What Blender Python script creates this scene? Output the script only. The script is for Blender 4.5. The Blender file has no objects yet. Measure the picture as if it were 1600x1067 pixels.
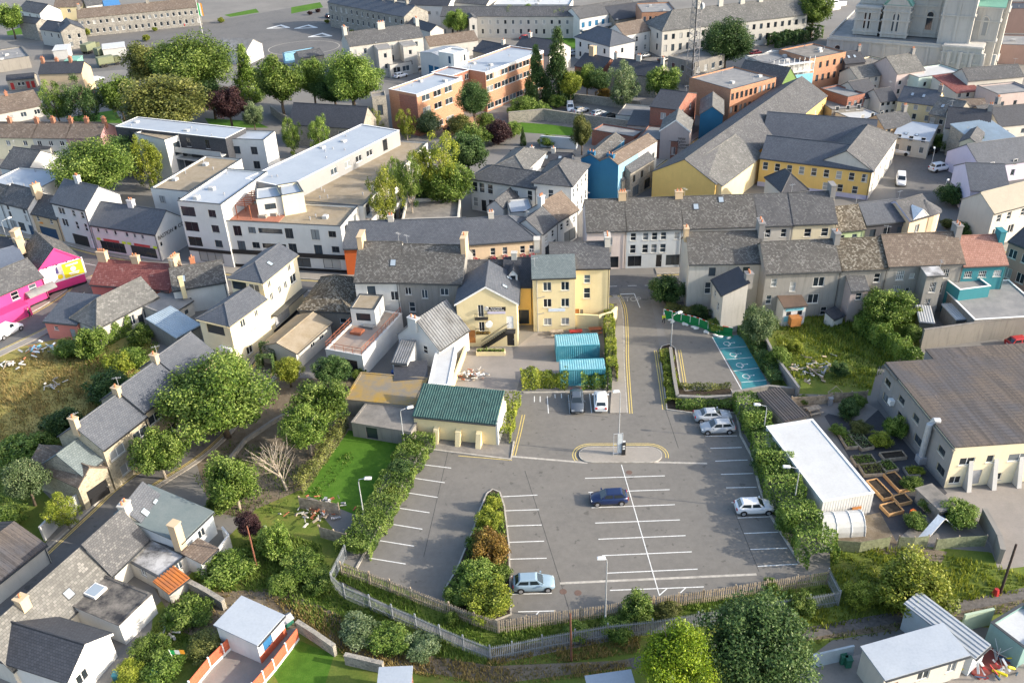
import bpy, math, random
from mathutils import Vector, Matrix
random.seed(7)
sc = bpy.context.scene
COL = sc.collection
# ---------------------------------------------------------------- camera
CF, CP, CR, CH = 1400.0, math.radians(31.44), math.radians(-2.256), 66.4   # focal px (1600 wide), pitch, roll, height m
_f = Vector((0, math.cos(CP), -math.sin(CP))); _d = Vector((0, -math.sin(CP), -math.cos(CP)))
_rx = Vector((1, 0, 0))*math.cos(CR) - _d*math.sin(CR)
_up = -(Vector((1, 0, 0))*math.sin(CR) + _d*math.cos(CR))
cam = bpy.data.cameras.new('camera'); cam.sensor_width = 36; cam.lens = CF/1600*36
cam.clip_start = 1; cam.clip_end = 4000
co = bpy.data.objects.new('camera', cam); COL.objects.link(co)
m = Matrix((_rx, _up, -_f)).transposed().to_4x4(); m.translation = (0, 0, CH); co.matrix_world = m
sc.camera = co
sc.render.resolution_x = 1024; sc.render.resolution_y = 682
# ---------------------------------------------------------------- light
SAZ, SEL = math.radians(102), math.radians(22)
w = bpy.data.worlds.new('World'); sc.world = w; w.use_nodes = True
nt = w.node_tree; bg = nt.nodes['Background']
sk = nt.nodes.new('ShaderNodeTexSky'); sk.sky_type = 'NISHITA'; sk.sun_disc = False
sk.sun_elevation = SEL; sk.sun_rotation = SAZ; sk.air_density = 1.0; sk.dust_density = 2.5
nt.links.new(sk.outputs[0], bg.inputs[0]); bg.inputs[1].default_value = 0.15
sl = bpy.data.lights.new('sun', 'SUN'); sl.energy = 2.8; sl.angle = math.radians(0.55); sl.color = (1, .9, .76)
so = bpy.data.objects.new('sun', sl); COL.objects.link(so)
sd = Vector((math.sin(SAZ)*math.cos(SEL), math.cos(SAZ)*math.cos(SEL), math.sin(SEL)))
so.rotation_euler = (-sd).to_track_quat('-Z', 'Y').to_euler(); so.location = sd*100
vs = sc.view_settings; vs.view_transform = 'Standard'; vs.look = 'None'; vs.exposure = 1.34; vs.gamma = 1
sc.render.engine = 'CYCLES'
# ---------------------------------------------------------------- pixel -> place on the ground (survey from the photograph)
def ray(px, py):
    du, dv = px-800, py-533.5
    u = du*math.cos(CR)+dv*math.sin(CR); v = -du*math.sin(CR)+dv*math.cos(CR)
    c, s = math.cos(CP), math.sin(CP)
    return Vector((u, CF*c-v*s, -CF*s-v*c))
def G(px, py, z=0.0):
    d = ray(px, py); t = (z-CH)/d.z
    return Vector((d.x*t, d.y*t))
def mpp(px, py, z=0.0):
    d = ray(px, py); return (z-CH)/d.z            # metres per pixel across the view
def G3(px, py, z=0.0):
    g = G(px, py, z); return Vector((g.x, g.y, z))
# ---------------------------------------------------------------- mesh builder
class MB:
    def __init__(s): s.v = []; s.f = []; s.mi = []; s.cur = 0
    def poly(s, pts):
        n = len(s.v); s.v += [tuple(p) for p in pts]; s.f.append(tuple(range(n, n+len(pts)))); s.mi.append(s.cur)
    def box(s, x0, y0, z0, x1, y1, z1):
        n = len(s.v)
        s.v += [(x0,y0,z0),(x1,y0,z0),(x1,y1,z0),(x0,y1,z0),(x0,y0,z1),(x1,y0,z1),(x1,y1,z1),(x0,y1,z1)]
        for f in ((0,3,2,1),(4,5,6,7),(0,1,5,4),(1,2,6,5),(2,3,7,6),(3,0,4,7)):
            s.f.append(tuple(n+i for i in f)); s.mi.append(s.cur)
    def obox(s, c, ux, w, d, z0, z1):
        """box centred on c (xy), x axis along unit ux"""
        ux = Vector((ux[0], ux[1])); uy = Vector((-ux.y, ux.x)); c = Vector((c[0], c[1]))
        q = [c-ux*w/2-uy*d/2, c+ux*w/2-uy*d/2, c+ux*w/2+uy*d/2, c-ux*w/2+uy*d/2]
        s.prism(q, z0, z1)
    def prism(s, q, z0, z1, bottom=True):
        k = len(q); n = len(s.v)
        s.v += [(p[0],p[1],z0) for p in q]+[(p[0],p[1],z1) for p in q]
        for i in range(k):
            j = (i+1) % k; s.f.append((n+i, n+j, n+k+j, n+k+i)); s.mi.append(s.cur)
        s.f.append(tuple(n+k+i for i in range(k))); s.mi.append(s.cur)
        if bottom: s.f.append(tuple(n+i for i in reversed(range(k)))); s.mi.append(s.cur)
    def slab(s, pts, th, edge=None):
        """thick polygon: pts = top corners (CCW from above), th straight down"""
        k = len(pts); n = len(s.v); c0 = s.cur
        s.v += [tuple(p) for p in pts]+[(p[0],p[1],p[2]-th) for p in pts]
        s.f.append(tuple(n+i for i in range(k))); s.mi.append(s.cur)
        s.f.append(tuple(n+k+i for i in reversed(range(k)))); s.mi.append(s.cur)
        if edge is not None: s.cur = edge
        for i in range(k):
            j = (i+1) % k; s.f.append((n+j, n+i, n+k+i, n+k+j)); s.mi.append(s.cur)
        s.cur = c0
    def tube(s, path, r, seg=6, r1=None, cap=True):
        path = [Vector(p) for p in path]; n0 = len(s.v); L = len(path)
        for i, p in enumerate(path):
            d = (path[min(i+1, L-1)]-path[max(i-1, 0)]); d = d.normalized() if d.length > 1e-9 else Vector((0,0,1))
            a = d.orthogonal().normalized(); b = d.cross(a)
            rr = r if r1 is None else r+(r1-r)*i/max(1, L-1)
            for k in range(seg):
                t = 2*math.pi*k/seg; s.v.append(tuple(p+(a*math.cos(t)+b*math.sin(t))*rr))
        for i in range(L-1):
            for k in range(seg):
                k2 = (k+1) % seg
                s.f.append((n0+i*seg+k, n0+i*seg+k2, n0+(i+1)*seg+k2, n0+(i+1)*seg+k)); s.mi.append(s.cur)
        if cap:
            s.f.append(tuple(n0+k for k in reversed(range(seg)))); s.mi.append(s.cur)
            s.f.append(tuple(n0+(L-1)*seg+k for k in range(seg))); s.mi.append(s.cur)
    def cyl(s, x, y, z0, z1, r, seg=10, r1=None): s.tube([(x,y,z0),(x,y,z1)], r, seg, r1)
    def corr(s, p0, p1, p2, p3, pitch, amp):
        """corrugated sheet p0-p1 (profile runs this way), p3-p2 the far edge"""
        p0, p1, p2, p3 = map(Vector, (p0, p1, p2, p3)); L = (p1-p0).length; n = max(2, int(L/pitch))
        nm = (p1-p0).cross(p3-p0).normalized()
        if nm.z < 0: nm = -nm
        k0 = len(s.v); prof = []
        for i in range(n):
            for fr, hh in ((0, 0), (.3, 0), (.45, 1), (.85, 1)): prof.append(((i+fr)/n, hh))
        prof.append((1, 0))
        for t, hh in prof:
            s.v.append(tuple(p0.lerp(p1, t)+nm*amp*hh)); s.v.append(tuple(p3.lerp(p2, t)+nm*amp*hh))
        for i in range(len(prof)-1):
            a = k0+2*i; s.f.append((a, a+2, a+3, a+1)); s.mi.append(s.cur)
    def mesh(s, name, mats, smooth=False, uv=True):
        me = bpy.data.meshes.new(name); me.from_pydata(s.v, [], s.f)
        if not isinstance(mats, (list, tuple)): mats = [mats]
        for mt in mats: me.materials.append(mt)
        if len(mats) > 1: me.polygons.foreach_set('material_index', s.mi)
        if uv and len(s.f) < 60000:
            ul = me.uv_layers.new(name='UVMap'); buf = []
            vs_ = s.v
            for f in s.f:
                a, b, c = Vector(vs_[f[0]]), Vector(vs_[f[1]]), Vector(vs_[f[2]])
                n = (b-a).cross(c-b)
                if n.length < 1e-12 and len(f) > 3: n = (c-b).cross(Vector(vs_[f[3]])-c)
                n = n.normalized() if n.length > 1e-12 else Vector((0,0,1))
                if abs(n.z) > .995: h, t = Vector((1,0,0)), Vector((0,1,0))
                else: h = Vector((-n.y, n.x, 0)).normalized(); t = n.cross(h)
                for i in f:
                    p = Vector(vs_[i]); buf += [p.dot(h), p.dot(t)]
            ul.data.foreach_set('uv', buf)
        if smooth: me.polygons.foreach_set('use_smooth', [True]*len(s.f))
        me.update(); return me
    def build(s, name, mats, parent=None, loc=(0,0,0), rz=0, smooth=False):
        return ob(name, s.mesh(name, mats, smooth), parent, loc, rz)
def ob(name, data, parent=None, loc=(0,0,0), rz=0, scale=None):
    o = bpy.data.objects.new(name, data); COL.objects.link(o)
    if parent is not None: o.parent = parent
    o.location = loc; o.rotation_euler = (0, 0, rz)
    if scale is not None: o.scale = scale if hasattr(scale, '__len__') else (scale,)*3
    return o
def tag(o, label=None, cat=None, group=None, kind=None):
    if label: o['label'] = label
    if cat: o['category'] = cat
    if group: o['group'] = group
    if kind: o['kind'] = kind
    return o
def thing(name, label, cat, loc=(0,0,0), rz=0, group=None):
    if len(loc) == 2: loc = (loc[0], loc[1], 0)
    return tag(ob(name, None, None, loc, rz), label, cat, group)
def copy_tree(o, parent=None):
    c = o.copy(); COL.objects.link(c); c.parent = parent
    for ch in list(o.children): copy_tree(ch, c)
    return c
# ---------------------------------------------------------------- materials
MATS = {}
class NT:
    """small helper around a node tree"""
    def __init__(s, name, rough=.85, spec=.3):
        s.m = bpy.data.materials.new(name); s.m.use_nodes = True; s.t = s.m.node_tree
        s.b = s.t.nodes['Principled BSDF']; s.b.inputs['Roughness'].default_value = rough
        s.b.inputs['Specular IOR Level'].default_value = spec
    def n(s, typ, **k):
        nd = s.t.nodes.new('ShaderNode'+typ)
        for a, v in k.items():
            if a.startswith('i_'):
                key = a[2:]; key = int(key) if key.isdigit() else key.replace('_', ' ')
                nd.inputs[key].default_value = v
            else: setattr(nd, a, v)
        return nd
    def l(s, a, b): s.t.links.new(a, b)
    def uv(s): return s.n('TexCoord').outputs['UV']
    def obj(s): return s.n('NewGeometry').outputs['Position']
    def noise(s, vec, scale, detail=4, rough=.6):
        nd = s.n('TexNoise'); nd.inputs['Scale'].default_value = scale; nd.inputs['Detail'].default_value = detail
        nd.inputs['Roughness'].default_value = rough; s.l(vec, nd.inputs['Vector']); return nd.outputs['Fac']
    def ramp(s, fac, stops):
        r = s.n('ValToRGB'); e = r.color_ramp.elements
        while len(e) < len(stops): e.new(.5)
        for x, (p, c) in zip(e, stops):
            x.position = p; x.color = (c if len(c) == 4 else (*c, 1)) if hasattr(c, '__len__') else (c, c, c, 1)
        s.l(fac, r.inputs[0]); return r.outputs[0]
    def mix(s, fac, a, b, mode='MIX'):
        nd = s.n('Mix', data_type='RGBA', blend_type=mode)
        for v, i in ((fac, 0), (a, 6), (b, 7)):
            if hasattr(v, 'is_output') or isinstance(v, bpy.types.NodeSocket): s.l(v, nd.inputs[i])
            else: nd.inputs[i].default_value = v if i == 0 else ((*v, 1) if len(v) == 3 else v)
        return nd.outputs[2]
    def map(s, vec, scale=(1,1,1), rot=(0,0,0)):
        nd = s.n('Mapping'); nd.inputs['Scale'].default_value = scale; nd.inputs['Rotation'].default_value = rot
        s.l(vec, nd.inputs[0]); return nd.outputs[0]
    def bump(s, h, strength=.3, dist=.05):
        nd = s.n('Bump'); nd.inputs['Strength'].default_value = strength; nd.inputs['Distance'].default_value = dist
        s.l(h, nd.inputs['Height']); s.l(nd.outputs[0], s.b.inputs['Normal'])
    def out(s, col): s.l(col, s.b.inputs['Base Color']); return s.m
def lin(r, g, b):
    f = lambda c: (c/255/12.92) if c/255 <= .04045 else ((c/255+.055)/1.055)**2.4
    return (f(r), f(g), f(b))
def plain(name, col, rough=.6, spec=.4, metal=0, var=.12, sc_=3.0):
    if name in MATS: return MATS[name]
    t = NT(name, rough, spec); t.b.inputs['Metallic'].default_value = metal
    f = t.noise(t.obj(), sc_, 3); c = t.mix(t.ramp(f, [(.3, 0), (.7, 1)]), tuple(x*(1-var) for x in col), tuple(min(1, x*(1+var)) for x in col))
    MATS[name] = t.out(c); return MATS[name]
def render_wall(name, col, stain=.35, stcol=None):
    """painted render with soft blotches and vertical weather streaks"""
    if name in MATS: return MATS[name]
    t = NT(name, .88, .2); uv = t.uv(); pos = t.obj()
    big = t.noise(pos, .55, 4); st = t.noise(t.map(uv, (2.2, .22, 1)), 1.0, 5, .65); fine = t.noise(pos, 9, 3)
    stcol = stcol or tuple(x*.55 for x in col)
    c = t.mix(t.ramp(big, [(.35, 0), (.7, .6)]), col, tuple(x*.86 for x in col))
    c = t.mix(t.ramp(st, [(.5, 0), (.85, stain)]), c, stcol)
    c = t.mix(t.ramp(fine, [(.3, .08), (.7, 0)]), c, (.05, .05, .05))
    t.bump(fine, .15, .02); MATS[name] = t.out(c); return MATS[name]
def tile(name, c1, c2, mortar, w=.34, h=.26, patch=.5, lich=None, lthr=.55, bump=.5, rough=.8, ms=.018):
    """slates or tiles: each one its own tone, joints in the mortar colour, optional lichen"""
    if name in MATS: return MATS[name]
    t = NT(name, rough, .35); uv = t.uv(); pos = t.obj()
    br = t.n('TexBrick', offset=.5); t.l(uv, br.inputs['Vector'])
    for k, v in (('Scale', 1), ('Brick Width', w), ('Row Height', h), ('Mortar Size', ms), ('Mortar Smooth', .3), ('Bias', 0)): br.inputs[k].default_value = v
    br.inputs['Color1'].default_value = (*c1, 1); br.inputs['Color2'].default_value = (*c2, 1); br.inputs['Mortar'].default_value = (*mortar, 1)
    big = t.noise(pos, .35, 5, .65)
    c = t.mix(t.ramp(big, [(.35, 0), (.72, patch)]), br.outputs['Color'], tuple(x*.5 for x in c1))
    if lich:
        b2 = t.n('TexBrick', offset=.5); t.l(uv, b2.inputs['Vector'])
        for k, v in (('Scale', 1), ('Brick Width', w), ('Row Height', h), ('Mortar Size', ms), ('Mortar Smooth', .3), ('Bias', 0)): b2.inputs[k].default_value = v
        b2.inputs['Color1'].default_value = (0,0,0,1); b2.inputs['Color2'].default_value = (1,1,1,1); b2.inputs['Mortar'].default_value = (0,0,0,1)
        f2 = t.noise(pos, .5, 4); mth = t.n('Math', operation='MULTIPLY'); t.l(b2.outputs['Color'], mth.inputs[0]); t.l(t.ramp(f2, [(.3, .45), (.65, 1)]), mth.inputs[1])
        c = t.mix(t.ramp(mth.outputs[0], [(lthr, 0), (1, .7)]), c, lich)
    t.bump(br.outputs['Fac'], -bump if False else bump, .03)
    t.l(br.outputs['Fac'], t.b.inputs['Roughness']) if False else None
    MATS[name] = t.out(c); return MATS[name]
def stone(name, c1, c2, mortar, scale=2.6):
    if name in MATS: return MATS[name]
    t = NT(name, .92, .2); uv = t.uv()
    v = t.n('TexVoronoi', feature='DISTANCE_TO_EDGE'); v2 = t.n('TexVoronoi'); mp = t.map(uv, (scale, scale*1.6, 1))
    t.l(mp, v.inputs['Vector']); t.l(mp, v2.inputs['Vector']); v.inputs['Scale'].default_value = 1; v2.inputs['Scale'].default_value = 1
    sepc = t.n('SeparateColor'); t.l(v2.outputs['Color'], sepc.inputs[0])
    c = t.mix(sepc.outputs[0], c1, c2)
    c = t.mix(t.ramp(v.outputs['Distance'], [(.02, 1), (.09, 0)]), c, mortar)
    c = t.mix(t.ramp(t.noise(t.obj(), .6, 4), [(.4, 0), (.75, .5)]), c, tuple(x*.5 for x in c1))
    t.bump(v.outputs['Distance'], .5, .05); MATS[name] = t.out(c); return MATS[name]
def flatroof(name, c1, c2, sc_=.5, bl=.6, rough=.75, det=6):
    if name in MATS: return MATS[name]
    t = NT(name, rough, .4); pos = t.obj()
    a = t.noise(pos, sc_, det, .7); b = t.noise(pos, 5, 4)
    c = t.mix(t.ramp(a, [(.38, 0), (.66, bl)]), c1, c2); c = t.mix(t.ramp(b, [(.3, .15), (.6, 0)]), c, tuple(x*.4 for x in c1))
    t.bump(b, .2, .02); MATS[name] = t.out(c); return MATS[name]
def streaky(name):
    t = NT(name, .9, .2); uv = t.uv(); pos = t.obj()
    a = t.noise(t.map(uv, (2.6, .07, 1)), 1.0, 5, .7); b = t.noise(pos, .22, 4); f = t.noise(t.map(uv, (3.4, .35, 1)), 1.0, 4, .7)
    c = t.mix(t.ramp(b, [(.4, 0), (.62, 1)]), (.135, .112, .095), (.095, .093, .1)); c = t.mix(t.ramp(a, [(.42, .75), (.55, 0)]), c, (.055, .05, .048))
    c = t.mix(t.ramp(f, [(.66, 0), (.74, .8)]), c, (.36, .27, .2)); MATS[name] = t.out(c); return MATS[name]
def ground_mat(name, cols, scales=(.12, .9, 7), rough=.95, bump=.3, stops=(.3, .5, .7)):
    """three earth/grass tones blended by noise at several sizes"""
    if name in MATS: return MATS[name]
    t = NT(name, rough, .15); pos = t.obj()
    a = t.noise(pos, scales[0], 5, .6); b = t.noise(pos, scales[1], 5, .65); f = t.noise(pos, scales[2], 3)
    mm = t.n('Math', operation='MULTIPLY_ADD'); t.l(b, mm.inputs[0]); mm.inputs[1].default_value = .6
    ma = t.n('Math', operation='MULTIPLY'); t.l(a, ma.inputs[0]); ma.inputs[1].default_value = .4; t.l(ma.outputs[0], mm.inputs[2])
    c = t.ramp(mm.outputs[0], list(zip(stops, cols)))
    c = t.mix(t.ramp(f, [(.3, .35), (.65, 0)]), c, tuple(x*.45 for x in cols[0]))
    t.bump(f, bump, .06); MATS[name] = t.out(c); return MATS[name]
def asphalt_mat(name, c, dark, rough=.9):
    if name in MATS: return MATS[name]
    t = NT(name, rough, .25); pos = t.obj()
    a = t.noise(pos, .16, 6, .7); b = t.noise(pos, 1.3, 5, .7); f = t.noise(pos, 22, 3); sp = t.noise(pos, .9, 2)
    k = t.mix(t.ramp(a, [(.35, 0), (.65, 1)]), c, dark); k = t.mix(t.ramp(b, [(.4, 0), (.75, .35)]), k, tuple(x*1.45 for x in c))
    k = t.mix(t.ramp(f, [(.3, .3), (.7, 0)]), k, tuple(x*.5 for x in dark))
    k = t.mix(t.ramp(sp, [(.66, 0), (.7, .45)]), k, tuple(x*.35 for x in dark))
    t.bump(f, .2, .02); MATS[name] = t.out(k); return MATS[name]
def glass_mat(name='window glass'):
    t = NT(name, .08, .6); oi = t.n('ObjectInfo'); pos = t.obj()
    c = t.ramp(oi.outputs['Random'], [(0, (.012, .015, .02)), (.5, (.03, .04, .05)), (.72, (.06, .08, .1)), (.85, (.22, .24, .25)), (1, (.45, .45, .43))])
    MATS[name] = t.out(c); return MATS[name]
GLASS = glass_mat()
def leaf_mat(name, dark, mid, light, trans=.25):
    """leaves: per-leaf tone from a colour attribute, thin translucence"""
    if name in MATS: return MATS[name]
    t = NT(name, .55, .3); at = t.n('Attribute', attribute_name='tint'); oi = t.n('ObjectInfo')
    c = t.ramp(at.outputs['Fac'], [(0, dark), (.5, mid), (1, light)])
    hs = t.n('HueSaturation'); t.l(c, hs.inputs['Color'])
    mr = t.n('MapRange'); t.l(oi.outputs['Random'], mr.inputs[0]); mr.inputs[3].default_value = .8; mr.inputs[4].default_value = 1.18; t.l(mr.outputs[0], hs.inputs['Value'])
    c = hs.outputs[0]; t.l(c, t.b.inputs['Base Color'])
    tr = t.n('BsdfTranslucent'); t.l(c, tr.inputs[0]); mx = t.n('MixShader'); mx.inputs[0].default_value = trans
    t.l(t.b.outputs[0], mx.inputs[1]); t.l(tr.outputs[0], mx.inputs[2])
    t.l(mx.outputs[0], t.t.nodes['Material Output'].inputs[0]); MATS[name] = t.m; return t.m
# walls
WHITE = render_wall('white render', (.64, .64, .62), .28, (.4, .39, .35)); OFFW = render_wall('off-white render', (.55, .53, .48), .35)
WEATH = render_wall('weathered white render', (.5, .48, .44), .75, (.25, .24, .2))
CREAM = render_wall('cream render', (.74, .63, .38), .25, (.55, .42, .2)); PALEY = render_wall('pale yellow render', (.78, .7, .5), .25, (.5, .4, .22))
YELL = render_wall('deep yellow render', (.8, .54, .18), .2); TAN = render_wall('tan render', (.6, .46, .3), .3)
GREYR = render_wall('grey cement render', (.3, .29, .27), .75, (.13, .125, .12)); LGREY = render_wall('light grey render', (.5, .5, .49), .35)
PINK = render_wall('hot pink render', (.66, .06, .23), .12, (.45, .05, .17)); SALM = render_wall('salmon render', (.72, .25, .2), .15)
BLUE = render_wall('royal blue render', (.03, .15, .28), .15); LBLUE = render_wall('light blue render', (.25, .48, .65), .15)
TEAL = render_wall('teal render', (.05, .23, .27), .25); ORANGE = render_wall('orange render', (.62, .14, .04), .1)
DGREY = render_wall('dark grey cladding', (.1, .1, .11), .2); GREEN = render_wall('light green render', (.5, .62, .36), .15)
LILAC = render_wall('lilac render', (.58, .55, .68), .15); PEACH = render_wall('peach render', (.8, .62, .42), .15)
MAUVE = render_wall('pinkish grey render', (.5, .42, .4), .45); BROWNP = render_wall('brown pink render', (.42, .28, .23), .3)
PAVW = render_wall('pale stone ashlar', (.5, .485, .45), .45, (.24, .225, .2)); GREYBL = render_wall('pale blue grey render', (.55, .59, .62), .25)
DGREEN = render_wall('dark green render', (.12, .2, .07), .1)
STONE = stone('rubble stone', (.34, .31, .26), (.2, .19, .17), (.4, .37, .31)); STONEY = stone('warm rubble stone', (.48, .42, .3), (.3, .27, .2), (.5, .44, .33))  # STONEY is a lighter, yellower rubble than STONE
BARR = stone('grey barrack stone', (.3, .29, .26), (.2, .19, .18), (.36, .34, .3), 1.6)
BRICKR = tile('red brick', (.33, .1, .06), (.22, .07, .045), (.3, .22, .18), .4, .14, .2, bump=.2, ms=.02); BRICKO = tile('orange brick', (.46, .21, .12), (.38, .165, .09), (.5, .33, .22), .4, .14, .2, bump=.2, ms=.02)
CONC = render_wall('bare concrete', (.26, .245, .22), .75, (.1, .095, .085)); BLOCK = render_wall('grey blockwork', (.26, .255, .25), .5)
# roofs
SLD = tile('dark new slate', (.05, .053, .062), (.072, .076, .088), (.025, .026, .03), .3, .25, .25, bump=.35, rough=.6)
SLB = tile('blue grey slate', (.085, .095, .115), (.12, .13, .15), (.04, .045, .05), .3, .25, .3, rough=.6, bump=.35)
SLG = tile('grey slate', (.085, .088, .095), (.128, .13, .136), (.05, .05, .05), .28, .23, .45, (.2, .2, .195), .5)
SLO = tile('old pale slate', (.12, .12, .115), (.19, .188, .178), (.085, .085, .08), .36, .28, .45, (.26, .255, .24), .55)
MOT = tile('lichen mottled tiles', (.088, .085, .08), (.145, .14, .132), (.045, .043, .04), .27, .22, .4, (.27, .265, .25), .4, .6)
MOT2 = tile('heavily mottled tiles', (.085, .07, .05), (.18, .15, .11), (.03, .026, .02), .29, .23, .45, (.42, .4, .34), .3, .6)
BRT = tile('brown roof tiles', (.15, .115, .09), (.21, .165, .13), (.07, .055, .045), .34, .3, .4, (.3, .26, .21), .5)
REDT = tile('red brown tiles', (.2, .06, .055), (.28, .1, .085), (.07, .025, .02), .34, .3, .35, (.34, .2, .18), .6, .7)
REDF = tile('faded red tiles', (.32, .16, .12), (.42, .23, .18), (.14, .07, .055), .34, .3, .35)
TEALS = tile('green grey slate', (.13, .16, .165), (.18, .215, .22), (.07, .09, .09), .3, .25, .3)
FBLUE = flatroof('pale blue roof membrane', (.33, .37, .42), (.41, .45, .49), .3, .6, .5); FWHT = flatroof('white roof membrane', (.54, .55, .55), (.45, .45, .43), .6, .5, .5)
FGRAV = flatroof('brown gravel roof', (.26, .21, .14), (.36, .31, .24), .8, .6, .95); FBLK = flatroof('black felt roof', (.03, .03, .033), (.24, .22, .19), .7, .9)
FGRY = flatroof('grey felt roof', (.2, .2, .2), (.32, .31, .29), .5, .7); FWTH = flatroof('patchy white felt roof', (.5, .5, .5), (.06, .06, .06), .6, 1.0)
FMOS = flatroof('mossy concrete roof', (.19, .175, .15), (.36, .22, .025), .3, .95, .95); FCON = flatroof('stained concrete', (.25, .23, .205), (.13, .125, .115), .6, .9, .95)
CGRN = plain('green roof sheeting', (.035, .09, .08), .5, .5, 0, .25, 1.2); CGRY = flatroof('grey roof sheeting', (.3, .33, .36), (.42, .44, .46), .4, .6, .45)
CBLU = flatroof('pale blue roof sheeting', (.36, .44, .5), (.28, .33, .36), .4, .7, .45)
CWHT = flatroof('white roof sheeting', (.5, .51, .51), (.43, .43, .42), .35, .5, .5); CBRN = streaky('weathered brown asbestos sheeting')
CRST = flatroof('rusty sheeting', (.42, .14, .03), (.25, .1, .05), .9, .8); CGAL = flatroof('galvanised sheeting', (.2, .21, .22), (.09, .09, .09), .5, .9, .4)
CTUR = flatroof('turquoise container paint', (.05, .28, .36), (.16, .4, .46), .6, .8, .5); COPG = flatroof('green copper', (.2, .42, .33), (.15, .34, .28), .4, .6, .6)
# others
WPAINT = plain('white paint', (.78, .78, .76), .5); BLKP = plain('black paint', (.02, .02, .022), .5); DKBL = plain('dark blue paint', (.02, .06, .12), .4)
GALV = plain('galvanised steel', (.45, .47, .49), .45, .5, .3); WOOD = plain('weathered wood', (.34, .28, .21), .9, .2, 0, .4, 2.2); NEWW = plain('new timber', (.55, .33, .15), .8, .2)
RUSTW = plain('rust brown stained wood', (.3, .1, .05), .8); ORW = plain('orange red fence panel', (.5, .12, .06), .8); SOIL = plain('dark soil', (.05, .04, .03), .95, .1, 0, .4)
TERRA = plain('terracotta', (.5, .2, .1), .8); DKWIN = plain('dark window frame', (.05, .055, .06), .5); BRK_CH = plain('chimney brick', (.34, .16, .1), .9)
LINEW = plain('road marking white', (.68, .68, .65), .8, .2, 0, .22, 6); LINEY = plain('road marking yellow', (.62, .48, .16), .8, .2, 0, .2, 5)
KERB = plain('kerb concrete', (.42, .39, .34), .9, .2, 0, .25, 2)
TARM = asphalt_mat('car park asphalt', (.192, .18, .16), (.162, .153, .138)); ROADM = asphalt_mat('road asphalt', (.165, .16, .153), (.13, .128, .125))
PAVE = flatroof('footpath concrete', (.32, .29, .25), (.25, .23, .2), .5, .7, .95); YARD = flatroof('yard concrete', (.28, .255, .23), (.2, .185, .17), .3, .7, .95)
TOWN = flatroof('town ground', (.21, .2, .185), (.15, .145, .135), .08, .8, .95)
LAWN = ground_mat('mown lawn', [(.045, .11, .012), (.075, .17, .018), (.11, .2, .03)], (.2, 1.2, 9)); 
ROUGHG = ground_mat('rough grass ground', [(.08, .13, .022), (.14, .18, .035), (.22, .2, .06)], (.1, .7, 6)); DRYG = ground_mat('dry grass ground', [(.15, .17, .04), (.34, .28, .09), (.45, .35, .13)], (.1, .5, 6))
EARTH = ground_mat('gravel and earth', [(.12, .09, .06), (.19, .155, .11), (.27, .23, .18)], (.15, 1.0, 8)); 
L_GRN = leaf_mat('fresh green leaves', (.025, .06, .008), (.12, .2, .026), (.32, .4, .1), .3)
L_DRK = leaf_mat('deep green leaves', (.014, .04, .01), (.065, .13, .033), (.18, .26, .085), .3)
L_OLV = leaf_mat('olive green leaves', (.04, .055, .012), (.14, .16, .035), (.28, .28, .09))
L_YEL = leaf_mat('yellow green leaves', (.06, .09, .01), (.22, .27, .025), (.42, .43, .07))
L_COP = leaf_mat('copper leaves', (.02, .009, .011), (.05, .022, .025), (.1, .05, .045), .15)
L_GLD = leaf_mat('golden brown leaves', (.09, .055, .012), (.2, .12, .025), (.3, .21, .04)); L_SIL = leaf_mat('silvery leaves', (.035, .07, .02), (.13, .19, .075), (.32, .38, .2))
L_LIM = leaf_mat('lime conifer leaves', (.05, .1, .005), (.22, .34, .012), (.44, .52, .035)); L_DRY = leaf_mat('dry grass blades', (.12, .11, .03), (.26, .2, .07), (.42, .32, .13))
BARK = plain('bark', (.13, .1, .075), .95, .1, 0, .35, 6); BARKP = plain('pale bark', (.36, .31, .25), .9, .1, 0, .3, 6)
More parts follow.
